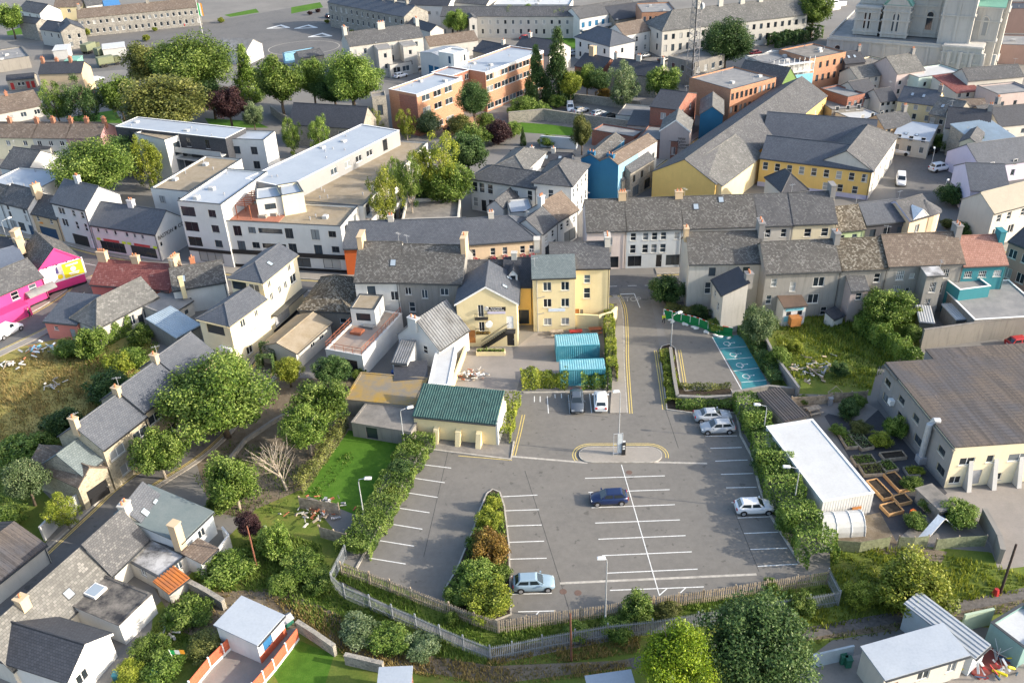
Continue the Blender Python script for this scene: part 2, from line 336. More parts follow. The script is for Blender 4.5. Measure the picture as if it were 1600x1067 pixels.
# ---------------------------------------------------------------- windows, doors
WCACHE = {}
SHUT = plain('grey roller shutter', (.36, .37, .38), .5); REDP = plain('red paint', (.4, .03, .03), .5); BRWD = plain('brown door', (.4, .17, .05), .6); GREYD = plain('grey door', (.3, .31, .33), .5)
DBLUE = plain('blue door', (.03, .14, .3), .5)
CURT = plain('net curtain', (.6, .6, .58), .8)
def win_mesh(style, w, h, far):
    k = (style, w, h, far)
    if k in WCACHE: return WCACHE[k]
    fr = DKWIN if style in 'dSb' else WPAINT
    b = MB(); t = .06 if w < 1.6 else .07; y0, y1 = .07, .12
    b.box(-w/2, y0, 0, -w/2+t, y1, h); b.box(w/2-t, y0, 0, w/2, y1, h)
    b.box(-w/2+t, y0, 0, w/2-t, y1, t); b.box(-w/2+t, y0, h-t, w/2-t, y1, h)
    if style == 's': b.box(-w/2+t, y0, h*.5-.03, w/2-t, y1, h*.5+.03)
    elif style in 'cd': b.box(-.035, y0, t, .035, y1, h-t)
    elif style == 'f': 
        for i in (-1, 0, 1): b.box(i*w/4-.02, y0+.01, t, i*w/4+.02, y1, h-t)
        b.box(-w/2+t, y0+.012, h*.5-.02, w/2-t, y1-.002, h*.5+.02)
    elif style in 'Sr':
        n = max(2, int(w/1.3))
        for i in range(1, n): b.box(-w/2+w*i/n-.035, y0, t, -w/2+w*i/n+.035, y1, h-t)
    if style not in 'Sb':
        b.cur = 1; b.box(-w/2-.08, -.07, -.09, w/2+.08, .068, -.005)
    p = MB(); p.poly([(-w/2+.01, .1, .01), (w/2-.01, .1, .01), (w/2-.01, .1, h-.01), (-w/2+.01, .1, h-.01)])
    if far:
        nb = len(b.f); b.cur = 2; b.poly([(-w/2+.01, .1, .01), (w/2-.01, .1, .01), (w/2-.01, .1, h-.01), (-w/2+.01, .1, h-.01)])
        r = (b.mesh('window', [fr, LGREY, GLASS]), None)
    else: r = (b.mesh('window', [fr, OFFW]), p.mesh('pane', GLASS))
    WCACHE[k] = r; return r
def door_mesh(w, h, mt):
    k = ('door', w, h, mt.name)
    if k in WCACHE: return WCACHE[k]
    b = MB(); b.box(-w/2, .06, 0, w/2, .11, h)
    for zz in (.12, .55): b.box(-w/2+.12, .045, h*zz, w/2-.12, .06, h*(zz+.33))
    q = MB(); q.box(w/2-.16, .0, h*.46, w/2-.1, .045, h*.52)
    WCACHE[k] = (b.mesh('door', mt), q.mesh('handle', GALV)); return WCACHE[k]
def garage_mesh(w, h, mt):
    k = ('gar', w, h, mt.name)
    if k in WCACHE: return WCACHE[k]
    b = MB(); n = max(3, int(h/.28))
    for i in range(n): b.box(-w/2, .07+.012*(i % 2), h*i/n, w/2, .12, h*(i+1)/n-.01)
    WCACHE[k] = (b.mesh('roller_door', mt), None); return WCACHE[k]
CORR = {'green roof sheeting', 'grey roof sheeting', 'pale blue roof sheeting', 'white roof sheeting', 'weathered brown asbestos sheeting', 'rusty sheeting', 'galvanised sheeting', 'turquoise container paint'}
class Bld: pass
def B(name, label, cat, a, b, h, roof='gable', t=.75, ridge=None, D=None, back=None, za=None, wall=WHITE, rm=SLG, win=None, chim=(), sky=(), group=None,
      ov=.22, far=False, cm=None, trim=None, gut=None, pitch=.32, world=False, z0=0.0, par=None, side=None, base=None, pots=True, coping=None):
    """one building. a, b: front wall corners (left, right) as surveyed pixels at height za (eaves unless given);
    ridge/back: a surveyed point on the ridge or back edge that fixes the depth"""
    za = h if za is None else za
    A = Vector(a) if world else G(a[0], a[1], za); Bq = Vector(b) if world else G(b[0], b[1], za)
    e = (Bq-A); L = e.length; e = e/L; n = Vector((-e.y, e.x)); ang = math.atan2(e.y, e.x)
    def depth_at(px, z): return (G(px[0], px[1], z)-A).dot(n)
    if ridge is not None and roof in ('gable', 'hip', 'hipl', 'hipr'):
        k0 = depth_at(ridge, 0); k1 = depth_at(ridge, 1)-k0
        D = 2*(k0+k1*h)/(1-k1*t)
    elif back is not None:
        zz = h+(t*L/2 if roof in ('gablex', 'hipx') else 0)
        if roof == 'mono_b':
            k0 = depth_at(back, 0); k1 = depth_at(back, 1)-k0; D = (k0+k1*h)/(1-k1*t)
        else: D = depth_at(back, zz)
    D = max(1.5, D)
    o = Bld(); o.L, o.D, o.h, o.t, o.e, o.n, o.A, o.ang = L, D, h, t, e, n, A, ang
    root = thing(name, label, cat, (A.x, A.y, z0), ang, group); o.root = root
    o.info = (round(L, 1), round(D, 1))
    if roof in ('hip', 'hipl', 'hipr') and L < D: roof = 'hipx'
    if roof == 'gable': zf = lambda x, y: h+t*min(y, D-y)
    elif roof in ('gablex',): zf = lambda x, y: h+t*min(x, L-x)
    elif roof in ('hip', 'hipx'): zf = lambda x, y: h+t*min(y, D-y, x, L-x)
    elif roof == 'hipl': zf = lambda x, y: h+t*min(y, D-y, x)
    elif roof == 'hipr': zf = lambda x, y: h+t*min(y, D-y, L-x)
    elif roof == 'hipxf': zf = lambda x, y: h+t*min(x, L-x, y)
    elif roof == 'mono_b': zf = lambda x, y: h+t*y
    elif roof == 'mono_f': zf = lambda x, y: h+t*(D-y)
    elif roof == 'mono_l': zf = lambda x, y: h+t*(L-x)
    elif roof == 'mono_r': zf = lambda x, y: h+t*x
    else: zf = lambda x, y: h
    o.zf = zf
    # --- walls with real openings
    FACES = {'f': ((0,0), (1,0), L), 'r': ((L,0), (0,1), D), 'b': ((L,D), (-1,0), L), 'l': ((0,D), (0,-1), D)}
    o.FACES = FACES
    wb = MB(); win = win or {}; rv = .14; todo = []
    for fk, ((sx, sy), (ex, ey), ln) in FACES.items():
        ops = []
        for (wz, ww, wh, us, st) in win.get(fk, ()):
            if isinstance(us, int): us = [(i+.5)/us for i in range(us)]
            for u in us:
                uc = u*ln
                if uc-ww/2 < .1 or uc+ww/2 > ln-.1: continue
                op = (uc-ww/2, uc+ww/2, wz, min(wz+wh, h-.05))
                if any(not (op[1] <= q[0] or op[0] >= q[1] or op[3] <= q[2] or op[2] >= q[3]) for q in ops): continue
                ops.append(op); todo.append((fk, uc, wz, ww, wh, st))
        P = lambda u, z, d=0: (sx+ex*u-ey*d, sy+ey*u+ex*d, z)
        us_ = sorted({0, ln, *[q for op in ops for q in op[:2]]}); zs_ = sorted({-.3, h, *[q for op in ops for q in op[2:]]})
        for i in range(len(us_)-1):
            for j in range(len(zs_)-1):
                cu, cz = (us_[i]+us_[i+1])/2, (zs_[j]+zs_[j+1])/2
                if any(q[0] < cu < q[1] and q[2] < cz < q[3] for q in ops): continue
                wb.poly([P(us_[i], zs_[j]), P(us_[i+1], zs_[j]), P(us_[i+1], zs_[j+1]), P(us_[i], zs_[j+1])])
        for (u0, u1, q0, q1) in ops:
            wb.poly([P(u0,q0), P(u0,q0,rv), P(u0,q1,rv), P(u0,q1)][::-1]); wb.poly([P(u1,q0), P(u1,q1), P(u1,q1,rv), P(u1,q0,rv)][::-1])
            wb.poly([P(u0,q1), P(u0,q1,rv), P(u1,q1,rv), P(u1,q1)][::-1]); wb.poly([P(u0,q0), P(u1,q0), P(u1,q0,rv), P(u0,q0,rv)][::-1])
        # gable / mono tops
        mid = [ln*k/2 for k in range(3)]
        tops = [(u, zf(*(lambda q: (min(max(q[0],0),L), min(max(q[1],0),D)))(P(u, 0)))) for u in mid]
        if max(z for _, z in tops) > h+.02:
            pts = [P(0, h), P(ln, h)]
            for u, z in reversed(tops):
                if z > h+.02: pts.append(P(u, z))
            if len(pts) > 2: wb.poly(pts)
    wobj = wb.build('wall', wall, root); o.wall = wobj
    if isinstance(base, tuple):
        q = MB(); hh = base[0]; q.box(-.03, -.03, -.05, L+.03, 0-.002, hh); q.box(L+.002, -.03, -.05, L+.03, D+.03, hh); q.build('plinth', base[1], root)
    for (fk, uc, wz, ww, wh, st) in todo:
        (sx, sy), (ex, ey), ln = FACES[fk]; loc = (sx+ex*uc, sy+ey*uc, wz); rz = math.atan2(ey, ex)
        if st[0] == 'D':
            me, hd = door_mesh(ww, wh, globals()[st[2:]] if len(st) > 1 else GREYD); d = ob('door', me, root, loc, rz)
            if not far: ob('handle', hd, d)
        elif st[0] == 'g': ob('roller_door', garage_mesh(ww, wh, globals()[st[2:]] if len(st) > 1 else SHUT)[0], root, loc, rz)
        else:
            me, pm = win_mesh(st, ww, wh, far); wi = ob('window', me, root, loc, rz)
            if pm: ob('pane', pm, wi)
    # --- roof
    rb = MB(); TH = .14; e0 = ov; vg = .12 if ov > 0 else 0
    corr = rm.name in CORR
    def slope(pts):
        pts = [(x, y, z+TH+.01) for x, y, z in pts]
        rb.slab(pts, TH)
        if corr and len(pts) == 4: rb.corr(*[(x, y, z+.008) for x, y, z in pts], pitch, pitch*.2 if pitch < .5 else .03)
    zl = lambda x, y, ref: (x, y, ref)
    caps = []
    if roof == 'gable':
        R = h+t*D/2
        slope([(-vg,-e0,h-t*e0), (L+vg,-e0,h-t*e0), (L+vg,D/2,R), (-vg,D/2,R)])
        slope([(L+vg,D+e0,h-t*e0), (-vg,D+e0,h-t*e0), (-vg,D/2,R), (L+vg,D/2,R)]); caps = [((-vg,D/2,R), (L+vg,D/2,R))]
    elif roof in ('gablex', 'hipxf'):
        R = h+t*L/2; fi = L/2 if roof == 'hipxf' else -vg
        fe = -e0 if roof == 'hipxf' else -vg; zfe = h-t*e0
        slope([(-e0,D+vg,zfe), (-e0,fe,zfe), (L/2,fi,R), (L/2,D+vg,R)]); slope([(L+e0,fe,zfe), (L+e0,D+vg,zfe), (L/2,D+vg,R), (L/2,fi,R)])
        if roof == 'hipxf': slope([(-e0,-e0,zfe), (L+e0,-e0,zfe), (L/2,fi,R)])
        caps = [((L/2,fi,R), (L/2,D+vg,R))]
        if roof == 'hipxf': caps += [((L/2,fi,R), (-e0,-e0,zfe)), ((L/2,fi,R), (L+e0,-e0,zfe))]
    elif roof in ('hip', 'hipl', 'hipr'):
        R = h+t*D/2; i = min(D/2, L/2); x0 = i if roof != 'hipr' else -vg; x1 = L-i if roof != 'hipl' else L+vg; ze = h-t*e0
        xa = -e0 if roof != 'hipr' else -vg; xb = L+e0 if roof != 'hipl' else L+vg
        slope([(xa,-e0,ze), (xb,-e0,ze), (x1,D/2,R), (x0,D/2,R)]); slope([(xb,D+e0,ze), (xa,D+e0,ze), (x0,D/2,R), (x1,D/2,R)])
        caps = [((x0,D/2,R), (x1,D/2,R))]
        if roof != 'hipr': slope([(-e0,D+e0,ze), (-e0,-e0,ze), (i,D/2,R)]); caps += [((x0,D/2,R), (-e0,-e0,ze)), ((x0,D/2,R), (-e0,D+e0,ze))]
        if roof != 'hipl': slope([(L+e0,-e0,ze), (L+e0,D+e0,ze), (L-i,D/2,R)]); caps += [((x1,D/2,R), (L+e0,-e0,ze)), ((x1,D/2,R), (L+e0,D+e0,ze))]
    elif roof == 'hipx':
        R = h+t*L/2; i = L/2; ze = h-t*e0
        slope([(-e0,D+e0,ze), (-e0,-e0,ze), (L/2,i,R), (L/2,D-i,R)]); slope([(L+e0,-e0,ze), (L+e0,D+e0,ze), (L/2,D-i,R), (L/2,i,R)])
        slope([(-e0,-e0,ze), (L+e0,-e0,ze), (L/2,i,R)]); slope([(L+e0,D+e0,ze), (-e0,D+e0,ze), (L/2,D-i,R)])
        caps = [((L/2,i,R), (L/2,D-i,R))]+[((L/2,i,R), (q,-e0,ze)) for q in (-e0, L+e0)]+[((L/2,D-i,R), (q,D+e0,ze)) for q in (-e0, L+e0)]
    elif roof.startswith('mono'):
        k = roof[-1]; c = [(-vg,-e0), (L+vg,-e0), (L+vg,D+e0), (-vg,D+e0)]
        zz = {'b': lambda x, y: h+t*y, 'f': lambda x, y: h+t*(D-y), 'l': lambda x, y: h+t*(L-x), 'r': lambda x, y: h+t*x}[k]
        q = [(x, y, zz(x, y)) for x, y in c]
        if k in 'lr': q = [q[1], q[2], q[3], q[0]]
        slope(q)
    elif roof == 'flat':
        pr = .28 if par is None else par
        rb.slab([(.1,.1,h-pr), (L-.1,.1,h-pr), (L-.1,D-.1,h-pr), (.1,D-.1,h-pr)], .2)
        if corr: rb.corr((.1,.1,h-pr+.01), (L-.1,.1,h-pr+.01), (L-.1,D-.1,h-pr+.01), (.1,D-.1,h-pr+.01), pitch, pitch*.16 if pitch < .5 else .02)
    o.roof = rb.build('roof', rm, root)
    if roof == 'flat':
        cb = MB(); wd = .26; c_ = coping or DKWIN; x = -.05
        cb.box(x, x, h, L-x, x+wd, h+.07); cb.box(x, D-x-wd, h, L-x, D-x, h+.07); cb.box(x, x+wd+.002, h, x+wd, D-x-wd-.002, h+.068); cb.box(L-x-wd, x+wd+.002, h, L-x, D-x-wd-.002, h+.068)
        cb.build('coping', c_, root)
        ib = MB(); i = .2
        for q in ((wd-.07,wd-.07,L-wd+.07,wd-.05), (wd-.07,D-wd+.05,L-wd+.07,D-wd+.07), (wd-.07,wd-.05,wd-.05,D-wd+.05), (L-wd+.05,wd-.05,L-wd+.07,D-wd+.05)): ib.box(q[0], q[1], h-pr-.02, q[2], q[3], h-.002)
        ib.build('parapet_inner_face', wall, root)
    if caps and not corr:
        cb = MB()
        for p, q in caps: cb.tube([(p[0],p[1],p[2]+TH+.02), (q[0],q[1],q[2]+TH+.02)], .1, 5)
        cb.build('ridge_tiles', cm or rm if (far or cm is None) else cm, root)
    if roof in ('gable', 'hip', 'hipl', 'hipr', 'hipx', 'hipxf', 'mono_b', 'gablex') and not far:
        gb = MB(); zg = h-t*e0*(0 if roof == 'gablex' else 1)
        gm = gut or DKWIN
        if roof != 'gablex': gb.box(-.1, -e0-.14, zg-.06, L+.1, -e0-.01, zg+.06)
        if roof in ('hip', 'hipx', 'gablex', 'hipxf', 'hipr'): gb.box(L+e0+.01, -.1, h-t*e0-.06, L+e0+.14, D+.1, h-t*e0+.06)
        if gb.f: gb.build('gutter', gm, root)
        if roof in ('gable', 'hipl', 'hip', 'hipr'):
            pb = MB(); pb.tube([(L-.18, -.1, 0), (L-.18, -.1, h-.35), (L-.18, -e0-.05, zg-.06)], .05, 5); pb.build('downpipe', gm, root)
    if trim is not None:                                     # barge boards on gable ends
        tb = MB()
        if roof == 'gablex':
            R = h+t*L/2
            for s_ in (0, 1):
                x0, x1 = (-e0, L/2) if s_ == 0 else (L+e0, L/2)
                tb.poly([(x0,-vg-.02,h-t*e0-.12), (x1,-vg-.02,R-.12), (x1,-vg-.02,R+TH+.03), (x0,-vg-.02,h-t*e0+TH+.03)]) 
        elif roof == 'gable':
            R = h+t*D/2
            for x in (-vg-.02, L+vg+.02):
                for y0, y1 in ((-e0, D/2), (D+e0, D/2)): tb.poly([(x,y0,h-t*e0-.12), (x,y1,R-.12), (x,y1,R+TH+.03), (x,y0,h-t*e0+TH+.03)])
        if tb.f: tb.build('bargeboard', trim, root)
    for c in chim:
        fx, fy = c[0], c[1]; cw, cd, ch = (c[2:5] if len(c) > 4 else (1.0, .7, 1.3)); mt = c[5] if len(c) > 5 else (cm or wall); npot = c[6] if len(c) > 6 else 2
        x, y = fx*L, fy*D; zr = zf(min(max(x,0),L), min(max(y,0),D)); zt = zr+ch
        b_ = MB(); b_.box(x-cw/2, y-cd/2, max(0, zr-1.2), x+cw/2, y+cd/2, zt); b_.box(x-cw/2-.07, y-cd/2-.07, zt, x+cw/2+.07, y+cd/2+.07, zt+.14)
        co_ = b_.build('chimney', mt, root)
        if npot:
            pm = MB(); pm.cyl(0, 0, 0, .42, .13, 8, .1); pme = WCACHE.setdefault('pot', None) or pm.mesh('chimney_pot', TERRA); WCACHE['pot'] = pme
            for i in range(npot):
                f = (i+.5)/npot-.5; lo = (x+f*cw*.9, y, zt+.14) if cw >= cd else (x, y+f*cd*.9, zt+.14)
                ob('chimney_pot', pme, co_, lo)
    for s_ in sky:
        fx, fy = s_[0], s_[1]; sw, sl_ = (s_[2:4] if len(s_) > 3 else (.7, 1.0)); x, y = fx*L, fy*D
        d = .05; z = zf(x, y); gx = (zf(x+d, y)-zf(x-d, y))/(2*d); gy = (zf(x, y+d)-zf(x, y-d))/(2*d)
        def Q(u, v, k): return (x+u, y+v, z+gx*u+gy*v+TH+k)
        fb = MB(); pbm = MB(); hx, hy = (sw/2, sl_/2/math.hypot(1, gy)) if abs(gy) >= abs(gx) else (sl_/2/math.hypot(1, gx), sw/2)
        fb.slab([Q(-hx,-hy,.1), Q(hx,-hy,.1), Q(hx,hy,.1), Q(-hx,hy,.1)], .12)
        pbm.poly([Q(-hx*.8,-hy*.84,.112), Q(hx*.8,-hy*.84,.112), Q(hx*.8,hy*.84,.112), Q(-hx*.8,hy*.84,.112)])
        so_ = fb.build('skylight', DKWIN if len(s_) < 5 else s_[4], root); pbm.build('pane', SKYG, so_)
    BL.append(o); return o
BL = []
t_ = NT('skylight glass', .1, .6); MATS['skylight glass'] = t_.m; t_.b.inputs['Base Color'].default_value = (.3, .36, .42, 1); SKYG = t_.m
def addbox(o, name, mt, x0, y0, z0, x1, y1, z1, parent=None):
    b = MB(); b.box(x0, y0, z0, x1, y1, z1); return b.build(name, mt, parent or o.root)
def text_mesh(s, size, mt, depth=.02, font_shear=0):
    c = bpy.data.curves.new('t', 'FONT'); c.body = s; c.size = size; c.align_x = 'CENTER'; c.align_y = 'CENTER'; c.extrude = depth; c.shear = font_shear
    o = bpy.data.objects.new('t', c); COL.objects.link(o)
    dg = bpy.context.evaluated_depsgraph_get(); me = bpy.data.meshes.new_from_object(o.evaluated_get(dg))
    bpy.data.objects.remove(o); me.materials.clear(); me.materials.append(mt); me.name = 'lettering'; return me
def sign(o, fk, u, z, w, h, mt, text=None, tsize=.4, tmat=None, name='sign_board', proud=.05, parent=None):
    """board fixed to a wall face, lettering on it"""
    (sx, sy), (ex, ey), ln = o.FACES[fk]; uc = u*ln
    b = MB(); b.box(-w/2, -proud, 0, w/2, -.004, h)
    bo = b.build(name, mt, o.root, (sx+ex*uc, sy+ey*uc, z), math.atan2(ey, ex)) if w > 0 else None
    if text:
        lines = text if isinstance(text, list) else [text]
        for i, s in enumerate(lines):
            me = text_mesh(s, tsize, tmat or WPAINT)
            if bo is not None: t = ob('lettering', me, bo, (0, -proud-.022, h*(1-(i+.5)/len(lines)))); t.rotation_euler = (math.pi/2, 0, 0)
            else:
                t = ob('lettering', me, o.root, (sx+ex*uc, sy+ey*uc, z), 0); t.location.x += ey*.03; t.location.y -= ex*.03; t.rotation_euler = (math.pi/2, 0, math.atan2(ey, ex))
    return bo
def hgt(b, t):
    """height of a vertical edge from its surveyed foot and top"""
    g = G(*b); best = None
    for i in range(0, 600):
        z = i*.05; v = G(t[0], t[1], z)
        d = (v-g).length
        if best is None or d < best[0]: best = (d, z)
    return best[1]
# ================================================================ GROUND, ROADS
gb = MB(); N = 24
xs = [-500+1000*i/N for i in range(N+1)]; ys = [-60+900*i/N for i in range(N+1)]
for i in range(N):
    for j in range(N): gb.poly([(xs[i],ys[j],0), (xs[i+1],ys[j],0), (xs[i+1],ys[j+1],0), (xs[i],ys[j+1],0)])
GROUND = tag(gb.build('ground', TOWN), kind='structure')
def sheet(name, px, mt, z, parent=None, tess=True):
    """flat patch of ground, surveyed outline"""
    import mathutils
    pts = [G3(x, y, 0) for x, y in px]; b = MB()
    tris = mathutils.geometry.tessellate_polygon([pts])
    for t in tris:
        q = [pts[i] for i in t]
        if (q[1]-q[0]).cross(q[2]-q[0]).z < 0: q = q[::-1]
        b.poly([(p.x, p.y, z) for p in q])
    o = b.build(name, mt, parent)
    if parent is None: tag(o, kind='structure')
    return o
def smooth_path(pts, n=6):
    P = [Vector(p) for p in pts]; out = []
    for i in range(len(P)-1):
        p0, p1, p2, p3 = P[max(i-1,0)], P[i], P[i+1], P[min(i+2,len(P)-1)]
        for k in range(n):
            t = k/n; out.append(.5*((2*p1)+(p2-p0)*t+(2*p0-5*p1+4*p2-p3)*t*t+(3*p1-p0-3*p2+p3)*t**3))
    out.append(P[-1]); return out
def offset(P, d):
    out = []
    for i, p in enumerate(P):
        t = P[min(i+1,len(P)-1)]-P[max(i-1,0)]; t = Vector((t.x, t.y)).normalized(); out.append(Vector((p.x-t.y*d, p.y+t.x*d)))
    return out
def strip(name, P, d0, d1, mt, z, parent=None, h=None, kind='structure', dash=None, gaps=()):
    """ribbon along a path between offsets d0 and d1; h makes it a raised kerb"""
    a, c = offset(P, d0), offset(P, d1); b = MB()
    for i in range(len(P)-1):
        if dash and (i // dash) % 2: continue
        if any(g0 < (P[i].x+P[i+1].x)/2 < g1 for g0, g1 in gaps): continue
        q = [a[i], a[i+1], c[i+1], c[i]]
        if d1 > d0: q = q
        if h: b.prism(q, z-.02, z+h)
        else:
            f = [(p.x, p.y, z) for p in q]
            n = (Vector(f[1])-Vector(f[0])).cross(Vector(f[2])-Vector(f[0])); b.poly(f if n.z > 0 else f[::-1])
    o = b.build(name, mt, parent)
    if parent is None: tag(o, kind=kind)
    return o
def pxpath(pts, n=6): return smooth_path([G(*p) for p in pts], n)
def road(name, pts, w, pave=1.8, ylines=True, z=.004, dashes=True, gaps=((), ()), n=6):
    P = pxpath(pts, n); r = strip(name, P, -w/2, w/2, ROADM, z)
    if pave:
        for s in (-1, 1):
            strip('pavement', P, s*(w/2+.15), s*(w/2+pave), PAVE, z, h=.12, gaps=gaps[s > 0]); strip('kerb', P, s*w/2, s*(w/2+.14), KERB, z, h=.125, gaps=gaps[s > 0])
    if ylines:
        for s in (-1, 1):
            for q in (.25, .5): strip('yellow_line', P, s*(w/2-q), s*(w/2-q-.12), LINEY, z+.008, r, gaps=gaps[s > 0])
    if dashes: strip('centre_line', P, -.06, .06, LINEW, z+.008, r, dash=3)
    return r
MAIN = road('main_street', [(-60,372),(0,383),(60,392),(130,411),(250,432),(345,444),(480,454),(560,456),(700,458),(860,452),(970,447),(1050,445),(1200,437),(1400,424),(1640,404)], 7.4, 2.0, gaps=([(G(964,455).x, G(1040,452).x), (G(476,462).x, G(520,462).x), (G(130,425).x, G(158,425).x)], [(G(952,440).x, G(1030,440).x)]), n=16)
road('side_street', [(-60,558),(0,531),(70,497),(120,466),(140,448),(152,424)], 6.6, 1.4, True, .006)
road('lane', [(-40,995),(0,958),(80,884),(160,808),(215,757),(300,702),(355,648),(410,580),(440,530),(470,490),(495,466)], 4.2, .6, True, .007, False)
road('shopping_street', [(985,330),(1002,302),(1050,264),(1092,233),(1150,192),(1200,164),(1260,128),(1320,95)], 6.5, 1.6, True, .006)
# car park
CARP = [(662,698),(557,888),(640,922),(700,946),(778,980),(867,968),(947,957),(1100,934),(1200,918),(1268,905),(1250,880),(1225,840),(1200,800),(1186,760),(1175,714),(1157,681),(1150,646),(1043,642),(1031,548),(1024,500),(1012,452),(967,450),(973,500),(975,534),(980,640),(955,645),(957,614),(818,616),(806,650),(799,716),(700,704)]
CPK = sheet('car_park', CARP, TARM, .012)
DIS = sheet('disabled_car_park', [(1046,545),(1034,503),(1060,492),(1100,510),(1150,520),(1172,560),(1200,606),(1080,613),(1062,600)], TARM, .0125)
sheet('yard', [(715,575),(728,535),(800,548),(835,520),(870,515),(955,512),(957,592),(812,592),(800,640),(730,612),(700,605)], YARD, .006)
sheet('lawn', [(575,676),(620,678),(632,692),(600,740),(568,800),(560,806),(474,772),(495,738),(525,700),(545,672)], LAWN, .01)
sheet('lawn', [(427,1052),(470,1001),(522,1023),(506,1075),(440,1075)], LAWN, .012)
sheet('patio', [(300,1075),(368,1000),(400,1010),(445,985),(463,980),(400,1075)], YARD, .012)
sheet('meadow', [(-30,560),(40,540),(90,530),(130,540),(165,520),(250,540),(235,575),(160,640),(110,690),(-30,745)], DRYG, .008)
sheet('rough_grass', [(-30,740),(110,685),(170,640),(120,700),(60,760),(100,800),(70,850),(-30,810)], ROUGHG, .006)
sheet('rough_grass', [(160,1080),(235,1000),(240,950),(330,865),(400,795),(470,765),(540,850),(520,905),(640,970),(780,1035),(960,1000),(1100,968),(1300,930),(1297,890),(1297,850),(1400,850),(1545,862),(1640,900),(1640,985),(1450,975),(1300,1000),(1180,1090)], ROUGHG, .006)
sheet('rough_grass', [(1180,470),(1260,487),(1340,480),(1430,505),(1440,550),(1372,572),(1360,618),(1240,615),(1205,600),(1165,545),(1150,500)], ROUGHG, .006)
sheet('bare_ground', [(300,700),(345,640),(430,590),(560,592),(560,660),(470,770),(420,815),(330,800)], EARTH, .0055)
sheet('rough_grass', [(557,888),(530,876),(516,900),(640,962),(770,1020),(870,995),(1010,975),(1290,930),(1313,926),(1293,893),(1100,930),(870,962),(778,976),(690,945)], ROUGHG, .009)
sheet('allotment_ground', [(1288,650),(1330,625),(1372,640),(1480,770),(1400,845),(1350,830),(1360,770)], plain('black ground fabric', (.06,.06,.065), .9), .01)
sheet('garden_path', [(1270,640),(1330,615),(1372,640),(1350,660),(1310,650)], YARD, .012)
sheet('rear_yard', [(1300,850),(1310,815),(1375,800),(1400,845),(1480,862),(1470,880),(1400,868)], EARTH, .011)
sheet('hall_yard', [(1476,770),(1640,750),(1640,880),(1560,890),(1545,850),(1490,810)], YARD, .008)
sheet('rear_yard', [(1260,1075),(1290,1035),(1390,1010),(1480,1075)], YARD, .011)
sheet('rear_yard', [(1470,1075),(1520,1030),(1545,1005),(1640,1000),(1640,1075)], YARD, .011)
sheet('railway_bed', [(230,900),(330,925),(440,918),(520,955),(640,1018),(770,1040),(960,1032),(1120,1010),(1330,985),(1600,930),(1640,925),(1640,945),(1400,985),(1180,1010),(990,1040),(780,1068),(600,1040),(500,1000),(420,970),(320,1000),(280,985)], EARTH, .0095)
strip('path', pxpath([(985,1037),(1100,1014),(1250,990),(1330,976),(1450,955),(1560,935),(1650,915)]), -.6, .6, plain('grey cinder path', (.13,.12,.11), .95, .1, 0, .3), .013)
sheet('parade_ground', [(70,62),(140,52),(330,34),(470,10),(560,18),(640,44),(662,64),(560,108),(430,102),(180,110),(60,120)], ROADM, .004)
sheet('square', [(1395,238),(1440,226),(1530,250),(1640,268),(1640,330),(1500,310),(1480,300),(1400,310)], ROADM, .009)
sheet('barracks_road', [(640,40),(800,62),(900,80),(1010,90),(1040,70),(900,45),(830,50),(690,30)], ROADM, .004)
sheet('office_forecourt', [(690,198),(745,180),(790,195),(770,212),(705,212)], flatroof('tan brick paving', (.4,.25,.14), (.34,.21,.12), .6, .6), .004)
sheet('gravel_lot', [(838,188),(880,174),(1000,186),(968,206),(880,200)], FCON, .004)
for p in ([(110,183),(180,172),(192,193),(112,192)], [(795,190),(860,195),(897,200),(897,213),(800,206)], [(832,56),(900,48),(902,78),(838,64)], [(350,24),(400,14),(405,20),(360,27)], [(455,12),(500,4),(505,12),(455,22)], [(700,52),(745,46),(745,54),(705,58)], [(10,50),(36,42),(38,54),(12,56)], [(320,185),(400,190),(420,200),(330,200)], [(1130,60),(1200,50),(1210,68),(1150,70)]):
    sheet('lawn', p, LAWN, .0045)
# --- painted bays
def mark(p0, p1, w=.11, mt=None, parent=None, z=.02):
    a, b_ = G(*p0), G(*p1); d = (b_-a).normalized(); n = Vector((-d.y, d.x))*w/2; q = MB()
    q.poly([(a.x+n.x,a.y+n.y,z), (a.x-n.x,a.y-n.y,z), (b_.x-n.x,b_.y-n.y,z), (b_.x+n.x,b_.y+n.y,z)]); return q.build('bay_line', mt or LINEW, parent or CPK)
for x0, y0, x1, y1 in [(914.2,747.2,1038.8,743.2),(919.2,769.2,1046.2,764.8),(924.2,793,1054.5,788.2),(929.8,817,1062.5,812),(935,842.2,1071.2,836.5),(940.8,867.8,1080.8,861.8),(947,895.2,1090,888.8),(953,922,1100,916.5),
    (1102.5,681.5,1151.3,680.8),(1110,700.3,1159,699),(1117.5,720.3,1168,718.5),(1126.5,741,1177,739.5),(1134.5,762,1182,761),(1143,785,1192,783.5),(1152.5,809,1203,807),(1162.5,833.2,1216,831),(1172.5,858.2,1230,856),(1183.8,884.5,1246,881),
    (655,725,705,731.2),(648.2,747,695,754),(637.5,769.8,683.8,777),(618,792.8,671,800.8),(605,817.5,660,826.5),(591.2,844,647,853),(576.5,871.5,633.8,880.8),
    (785,775.8,839.8,773.2),(789,797.8,842.5,796),(793,821.5,846.5,820),(795,847,850.2,845.2),(797,873.3,854.2,871.8),(799,900,858,899),(800,928,862.5,926.5),
    (855,619,857,646),(888,617,890.5,646),(921,615,924.5,645),(835,619,835,628),(844,619,844,628),(867,616,867.5,622),(877,615,877.5,622)]: mark((x0,y0), (x1,y1))
mark((971,726), (1030.5,930.5), .1, z=.025)
